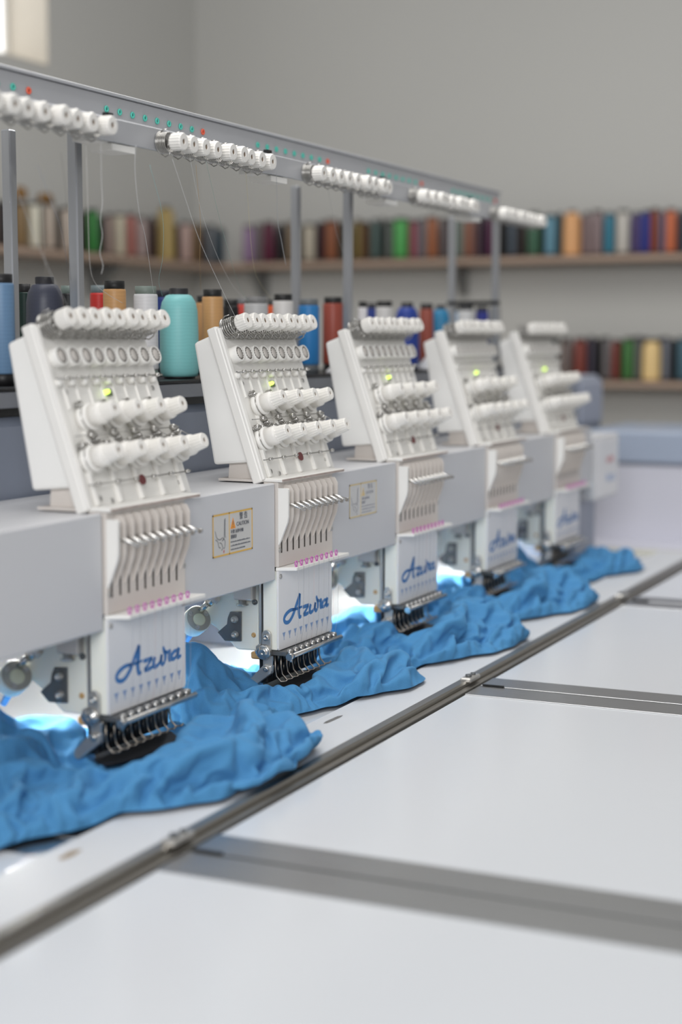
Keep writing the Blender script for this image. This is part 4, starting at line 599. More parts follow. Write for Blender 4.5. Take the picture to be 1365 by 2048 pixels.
[74,13,14,13,13,13,-133,10,11,10,11,11,14,17,-1,20,14,18,12,13,12,-214,10,10,10,11,17,18,12,-2,15,10,11,15,4,18,12,18,7,20,11,-239,10,19,15,-3,12,20,6,14,13,17,18,-11,13,18,11,13,20,18,2,16,11,-263,9,16,12,13,19,-3,18,17,5,20,16,14,-2,8,12,20,3,19,20,17,0,12,10,-286,9,9,13,21,16,11,5,18,10,3,15,18,17,17,4,16,4,17,8,17,20,15,-4,9,-289,-2,18,14,19,15,16,15,2,13,11,15,5,19,18,21,-2,19,10,19,7,17,20,2,1,9,-303,4,19,15,14,2,15,18,17,19,0,11,11,18,20,11,-3,19,18,19,16,15,10,20,8,-10,-313,5,9,5,18,10,6,17,19,18,19,21,10,7,0,16,4,12,20,15,20,18,15,15,15,9,-8,9,-326,-11,9,15,17,4,17,17,19,20,18,17,10,-3,6,17,12,16,11,20,19,15,7,15,12,11,16,3,-330,-1,17,1,8,17,17,18,10,18,18,15,8,0,6,16,18,8,20,11,19,9,10,18,18,20,19,-5,8,-349,6,13,14,10,3,11,18,18,6,12,10,17,3,11,4,16,14,20,6,20,14,20,-2,17,19,19,20,17,-3,-355,-10,14,17,14,14,12,20,18,6,9,19,-4,16,-3,19,18,19,15,-1,16,21,0,20,15,20,21,16,6,11,9,-377,7,8,15,-2,18,14,12,19,10,14,18,15,6,-8,11,11,19,21,4,12,19,15,13,4,20,20,19,16,18,17,-5,-391,8,-5,20,7,17,14,18,15,-8,20,12,19,18,15,0,-6,16,20,18,10,14,13,19,19,-2,20,13,14,19,19,17,2,9,-414,7,-1,17,12,18,16,16,-7,19,-3,19,11,20,12,17,14,0,16,8,19,19,9,17,16,11,15,-1,10,18,20,10,17,16,11,-429,7,16,9,6,17,18,8,19,-6,-1,11,20,18,0,17,18,7,20,18,17,7,18,16,5,9,21,19,10,0,18,13,5,16,18,20,9,-453,7,-2,17,18,19,16,14,3,14,18,-10,0,19,16,1,10,18,19,20,19,12,18,17,15,11,10,10,3,16,16,15,-6,20,14,12,20,19,9,-476,6,15,9,2,18,19,15,8,20,15,14,-2,-10,13,12,15,0,18,20,20,13,20,9,19,20,20,2,9,10,-5,16,16,9,15,6,20,20,14,21,9,-498,5,-4,13,20,16,11,18,18,14,4,20,16,6,-15,13,19,6,6,18,11,18,17,8,16,19,20,13,20,7,11,-11,9,15,19,2,16,20,20,21,-1,29,8,8,-528,6,5,12,12,6,20,15,15,6,18,3,14,17,19,-11,11,19,21,-5,15,17,14,18,11,7,18,19,11,2,14,15,12,-10,15,13,14,17,19,20,10,9,12,13,25,8,-549,5,21,10,8,10,9,-6,16,19,6,18,16,14,7,17,12,9,11,20,-5,16,14,14,18,15,15,-4,19,5,19,12,15,11,-11,20,19,8,18,16,18,19,9,1,19,11,21,6,-570,6,13,0,16,21,8,-10,15,9,13,11,20,14,19,-2,15,16,16,12,7,21,2,19,7,21,10,19,-7,20,19,13,-1,17,17,-3,18,8,19,19,18,12,20,1,9,20,10,19,9,6,-592,6,10,1,20,10,21,-6,14,-6,15,14,13,18,17,20,-8,20,20,19,14,-6,18,11,15,12,7,18,19,2,13,17,8,21,-8,17,17,14,9,15,18,20,19,9,18,-3,20,9,17,3,16,-609,7,-6,11,20,10,18,7,17,15,-16,19,19,3,16,17,6,9,18,20,18,19,6,-8,21,12,17,1,19,10,15,15,8,20,-1,17,4,19,18,12,17,17,16,4,20,13,8,19,13,10,16,9,5,-633,7,11,-10,18,20,6,20,8,10,15,11,-1,19,13,17,5,10,19,13,13,17,20,11,2,-3,18,19,-2,19,19,1,19,15,-2,8,15,17,18,9,20,20,16,19,9,7,13,19,18,0,19,19,9,6,-652,7,19,-14,16,14,3,20,18,-2,20,19,19,-6,19,19,-3,13,15,15,11,14,19,20,3,-7,18,19,3,13,16,7,9,18,9,18,-1,11,11,18,20,18,20,21,18,10,-6,17,16,14,20,12,17,-3,23,5,-676,7,30,-11,8,-4,18,9,20,17,5,20,15,10,11,18,-1,19,-2,21,6,18,15,20,20,-7,0,21,19,7,6,20,9,5,18,20,16,7,-4,19,14,17,17,20,20,19,9,1,1,15,20,14,19,19,6,1,23,-699,6,6,31,10,3,-3,-8,18,15,12,20,12,9,10,22,16,3,16,15,11,-9,15,20,19,18,10,10,-7,20,20,7,8,20,4,8,19,19,6,20,7,14,17,17,16,12,18,20,1,-5,20,14,11,14,20,19,-6,18,25,4,-718,5,16,18,2,8,15,-11,4,19,3,21,14,17,19,11,10,20,7,11,14,13,-12,20,17,13,18,13,-5,10,20,17,20,0,17,18,-5,20,15,9,20,19,16,14,17,4,19,16,15,-4,14,-1,19,10,17,19,15,12,15,5,19,-731,4,30,11,1,-11,21,11,-10,17,14,13,3,20,19,16,14,14,15,11,10,7,16,-12,11,15,20,10,16,5,19,9,19,20,6,19,8,-3,19,10,13,18,17,18,20,18,7,9,16,11,10,14,-7,20,17,7,13,19,11,13,18,14,-743,4,24,13,15,-17,-1,16,4,20,9,-2,18,11,20,18,12,7,16,19,16,10,4,18,-5,2,17,18,19,-1,20,10,13,19,18,18,19,0,-2,20,13,7,20,20,13,18,18,18,6,12,20,14,-3,10,9,20,16,13,-1,19,9,9,26,1,-756,4,7,14,18,20,-1,-8,-11,19,15,18,-8,18,19,21,4,11,14,17,19,5,8,15,19,14,-12,21,20,6,11,20,0,17,16,19,19,14,-2,18,11,7,15,19,16,16,19,19,17,12,7,20,20,-2,11,14,7,17,18,-10,5,18,18,16,10,-770,4,7,15,16,11,16,-6,-14,-2,16,18,15,-4,21,19,14,5,11,17,20,6,7,20,13,11,18,12,-2,14,16,19,18,-9,20,16,19,11,12,14,20,3,19,15,14,19,8,17,20,16,18,6,20,12,20,13,4,10,16,18,0,-15,15,13,19,17,-784,4,16,13,1,19,6,14,-11,-2,-7,14,18,5,15,15,15,15,5,20,13,19,2,16,16,16,16,3,19,-1,20,19,13,18,-8,14,20,19,12,10,20,15,7,19,13,14,19,19,1,18,18,20,9,20,5,15,21,20,8,15,18,-8,-17,10,12,16,28,-798,4,14,20,1,15,1,9,13,-10,-7,-2,13,14,14,7,18,12,17,12,18,15,18,10,17,-2,16,18,16,2,19,11,16,18,6,22,-3,19,20,5,19,20,10,20,4,14,20,17,19,3,20,11,21,13,19,4,15,19,20,20,16,11,-15,-13,5,17,20,25,-807,2,15,9,6,10,17,-13,12,9,10,-16,-1,16,19,-8,19,18,16,9,20,17,19,12,20,0,3,18,16,17,4,19,16,20,2,17,15,16,7,21,6,20,20,17,5,8,20,16,19,18,3,21,14,11,19,18,4,16,16,20,20,19,13,-14,-1,-14,20,19,29,2,-815,-7,11,21,1,15,12,-7,6,16,5,-8,-8,19,16,-4,16,16,11,19,20,16,20,16,11,3,-2,18,17,19,8,20,17,14,5,20,19,11,15,12,9,20,19,17,6,11,20,17,9,15,13,21,16,7,20,16,6,12,17,20,20,20,17,-8,-18,11,3,18,33,2,-818,-7,16,14,-4,19,2,11,-11,17,5,-10,2,20,12,-1,15,12,19,15,21,19,15,17,-1,2,20,8,14,19,16,9,14,15,18,17,13,19,15,3,20,20,16,20,12,14,11,1,19,20,13,16,21,13,14,15,13,4,17,20,20,20,20,-16,-10,19,3,16,29,-817,-1,-1,13,-5,9,15,3,8,-14,15,9,-10,9,19,3,7,16,10,20,17,20,17,20,6,-4,20,16,9,19,4,12,20,14,14,17,10,18,19,18,3,21,19,20,8,10,11,12,15,19,18,20,19,6,14,19,12,13,15,9,20,20,20,21,-11,-12,20,8,14,26,-818,-11,18,-15,-9,22,15,15,-9,-12,11,12,-5,14,17,5,5,16,12,16,20,20,20,15,-4,15,17,13,18,14,-5,17,20,13,15,14,10,18,18,19,6,20,19,19,20,14,6,14,6,17,20,17,20,9,9,20,20,9,8,14,19,20,20,16,5,-16,17,19,15,13,-817,2,-12,-8,-9,22,17,12,-14,0,1,12,1,18,14,5,7,16,15,13,20,20,20,9,2,18,18,18,19,-5,17,7,20,11,16,13,19,7,20,4,19,20,20,19,20,11,19,12,8,9,20,18,18,9,12,20,14,5,17,14,20,16,14,19,-6,7,16,19,19,3,-816,-11,-7,-18,1,18,11,18,-2,7,-3,-3,12,18,7,8,8,17,14,14,20,21,14,3,20,19,20,16,18,-4,8,21,4,16,17,18,8,18,14,9,13,19,19,20,19,12,16,12,17,5,20,13,19,20,6,20,7,11,11,20,16,20,6,19,1,20,13,17,14,-2,-813,-20,-6,-17,0,19,17,8,16,4,3,4,-6,20,20,4,-2,15,12,16,20,17,9,20,19,17,17,15,19,10,-4,17,21,14,13,5,15,20,5,19,17,5,18,18,19,10,15,17,11,16,19,14,20,17,9,20,15,13,-1,20,14,19,3,16,11,19,18,12,10,-812,-13,-20,-17,9,20,3,16,2,4,4,17,12,12,16,-3,6,11,16,12,17,16,18,20,16,18,11,20,20,16,0,6,20,7,21,10,11,4,20,20,20,13,13,19,0,18,18,8,17,18,17,20,17,13,15,20,17,15,-6,12,18,20,18,-7,17,19,13,4,20,-808,-15,-19,-4,-7,21,-2,11,18,-8,8,16,11,19,20,-4,11,4,18,13,20,18,14,21,15,16,14,19,19,10,18,2,-2,20,17,9,-1,21,21,20,20,20,17,16,-4,5,18,12,17,19,19,19,18,18,12,20,19,17,3,0,19,19,11,-8,20,19,0,35,-2,-806,-12,-17,-10,-7,18,19,14,-12,4,6,12,20,19,18,-5,13,3,19,16,18,17,18,19,11,13,19,16,17,20,-2,-1,17,10,19,-1,19,20,21,20,20,20,20,16,-3,4,7,16,18,19,20,19,17,20,13,21,18,16,-11,18,18,18,-3,0,18,10,11,31,-804,-20,-1,-18,-6,19,22,19,-14,7,-3,19,16,11,18,9,-8,14,20,20,16,18,20,9,10,18,19,20,20,16,-6,-3,12,15,9,16,19,20,21,20,20,20,20,20,8,1,1,10,16,18,19,18,20,16,20,20,18,16,-9,19,7,18,19,-14,13,16,16,17,-799,-5,-14,-22,8,13,21,19,-11,-4,6,20,1,13,15,14,-11,20,20,19,21,20,9,13,19,17,18,18,20,14,-5,-5,15,15,18,7,19,20,21,20,20,20,20,21,18,9,0,-3,13,20,13,19,20,20,14,17,19,19,-3,19,4,16,1,17,13,-3,34,-1,-794,-20,-1,-17,0,19,21,20,4,-1,-8,20,-5,19,19,-8,5,19,20,18,20,20,11,14,19,12,18,21,20,10,-14,15,16,17,17,-2,19,20,21,20,20,20,20,21,20,3,18,3,-4,17,19,19,12,20,20,6,16,17,17,0,15,11,15,14,8,-1,25,-790,0,-24,6,-17,-5,19,22,20,-1,17,-12,17,8,-2,17,10,-1,12,19,20,20,20,14,15,12,16,20,17,14,14,-13,12,16,17,19,0,20,20,21,20,20,20,20,21,20,-2,20,16,-6,14,19,17,15,12,20,13,21,-5,12,15,19,14,6,19,0,27,-1,-784,-8,0,-12,-15,-4,20,22,7,15,19,-2,-5,19,4,4,18,-4,17,12,16,19,20,14,20,8,20,20,19,19,-9,7,8,10,18,20,1,20,20,21,20,20,20,20,21,20,10,9,7,16,3,17,19,6,19,17,20,6,17,16,-1,13,21,16,11,9,8,-777,8,-13,-14,-14,-3,19,22,16,15,14,2,-8,18,-10,18,19,-2,17,15,8,12,19,21,19,9,17,17,18,14,17,2,10,-2,13,20,3,20,20,21,20,20,20,20,21,20,2,19,-1,21,9,19,11,13,10,16,19,17,17,15,8,0,20,12,19,5,0,-769,-9,12,-7,-17,-14,23,19,17,3,16,19,-11,18,-3,-3,16,19,15,9,16,7,17,19,20,17,13,18,18,18,9,12,-5,8,2,20,5,20,20,21,20,20,20,20,21,18,8,8,19,7,19,11,12,6,16,19,16,15,8,17,16,2,19,5,8,12,-761,-18,0,21,-12,-18,20,15,18,0,20,20,0,8,-16,8,19,12,17,14,18,6,16,19,17,19,20,16,10,19,20,-2,-2,0,8,20,6,20,20,21,20,20,20,20,21,10,19,10,3,19,12,11,18,20,15,1,10,13,20,20,0,18,11,19,3,1,-755,-9,-11,23,-2,-18,18,19,3,6,18,18,16,-12,9,-7,20,17,18,11,12,11,14,18,18,20,19,8,20,19,16,6,0,-12,8,17,9,20,20,21,20,20,20,20,21,12,16,-5,13,17,18,13,19,14,17,20,10,1,19,15,0,18,20,-3,12,-750,-23,1,22,9,-16,15,14,19,5,0,20,16,8,5,-7,4,19,20,19,13,11,6,15,20,18,20,10,17,20,15,11,-11,-8,14,8,15,18,20,21,20,20,20,20,21,17,-6,3,19,16,19,20,9,15,19,13,18,8,16,6,18,14,20,-2,1,-747,-25,1,18,14,-10,16,20,3,19,6,4,19,17,8,-7,-2,14,19,18,19,6,16,5,20,19,18,11,19,17,14,12,-12,3,-8,21,16,14,20,21,20,20,20,20,19,8,-1,19,15,14,18,10,20,15,10,12,19,17,3,20,18,19,5,1,-743,-24,-2,12,9,11,16,17,-7,20,8,7,20,12,19,1,-8,11,15,20,19,14,6,4,20,19,10,20,20,18,20,-7,-6,-4,12,9,13,17,20,21,20,20,20,20,2,9,18,20,5,16,20,12,17,19,0,15,19,13,19,19,19,18,-4,-735,-14,-15,11,19,15,0,4,11,16,19,3,18,19,17,2,-7,10,17,12,20,16,4,12,8,20,15,19,18,14,15,14,-6,-7,-4,15,20,17,11,21,20,20,20,1,9,20,19,20,16,4,19,16,19,-2,18,10,18,17,19,19,11,12,3,-723,-19,-8,11,17,-5,14,17,13,-3,16,18,13,18,16,12,-6,13,14,8,18,18,9,0,10,19,19,16,18,18,18,-7,9,-13,14,7,12,19,20,12,20,20,1,16,19,11,20,19,20,10,10,20,8,14,6,17,8,19,20,19,16,1,-703,-17,4,1,-10,20,17,11,3,15,1,16,18,18,14,7,14,14,-5,19,17,18,0,3,17,17,18,12,18,20,17,2,-15,16,1,20,7,10,18,12,20,19,11,10,19,19,9,21,17,2,20,19,18,-4,10,13,18,13,19,18,10,4,-687,1,-17,-20,7,21,9,18,10,-2,20,16,9,19,15,15,19,11,-3,4,18,18,14,-4,10,20,13,20,10,20,14,17,-14,-5,20,11,17,16,14,8,16,14,20,15,13,12,18,12,11,9,17,20,20,-8,13,9,13,19,19,20,4,-669,-22,-6,-7,21,9,20,7,-3,16,20,17,11,20,20,18,13,3,-3,10,19,19,4,-2,20,17,20,3,20,18,16,-5,-10,19,19,14,0,19,21,15,6,18,19,9,9,16,6,10,19,18,19,14,-4,21,17,0,14,34,4,-656,1,-22,-14,20,9,18,3,0,20,15,15,18,20,19,20,19,1,2,1,16,17,18,-5,14,19,2,18,17,14,20,-6,-1,16,18,8,19,9,13,7,19,9,18,16,19,-3,17,13,16,10,11,15,16,9,12,17,17,16,-642,-26,-10,13,15,21,-13,12,19,15,18,18,20,20,17,19,18,1,-5,7,20,19,1,9,6,7,18,18,12,21,10,4,6,19,5,18,1,14,18,1,20,19,18,-6,19,12,17,3,19,19,19,-9,20,20,13,20,6,-634,0,-19,-13,21,15,12,8,5,17,20,19,19,18,17,18,19,13,-3,-5,20,20,16,8,7,-7,18,8,18,10,5,20,19,13,4,17,-1,20,-2,12,20,20,9,-8,17,18,20,15,18,8,20,-8,18,20,21,6,-618,-21,6,1,20,10,4,16,17,12,20,20,17,18,14,19,18,9,-14,15,19,20,5,13,-6,4,21,3,18,20,6,9,18,14,14,-1,20,8,-1,21,7,16,-10,19,19,19,13,13,20,17,-5,19,25,7,-603,1,-5,-7,20,2,18,16,7,14,19,13,17,13,20,16,19,21,-11,9,20,10,18,13,5,5,0,17,13,6,13,17,5,21,4,12,17,8,0,20,-5,12,9,19,15,14,18,14,20,7,28,8,6,-586,2,-8,16,9,16,12,14,14,8,16,19,18,4,17,20,21,1,0,20,12,5,19,0,14,15,12,-15,21,11,13,17,15,-4,20,19,-3,13,18,-5,19,2,16,20,20,15,14,24,11,9,-557,4,1,16,15,18,12,-1,19,16,11,19,4,21,13,16,20,-10,18,16,12,0,18,16,14,-15,-6,19,16,16,1,18,19,11,4,4,18,19,-5,20,4,16,18,16,22,14,13,-518,5,16,9,19,1,6,13,20,19,7,20,9,11,19,19,-6,15,7,10,18,14,20,2,-18,1,18,12,12,20,4,17,13,10,9,5,18,3,17,21,13,13,12,13,-472,5,27,9,10,0,19,10,6,17,20,3,19,9,15,18,-3,20,2,15,19,3,13,-20,4,17,17,14,10,1,11,16,14,15,11,14,13,13,13,-404,5,26,19,-4,20,-3,17,14,17,13,13,6,3,19,4,18,5,15,17,-11,19,-16,19,15,6,16,12,12,11,12,11,11,-327,6,5,34,10,3,19,-8,14,18,20,4,10,10,16,-2,17,-1,11,11,11,10,11,10,11,12,-243,7,6,35,-2,21,-2,14,16,14,-11,15,14,13,12,11,-141,7,9,9,10,12,13,14,14],
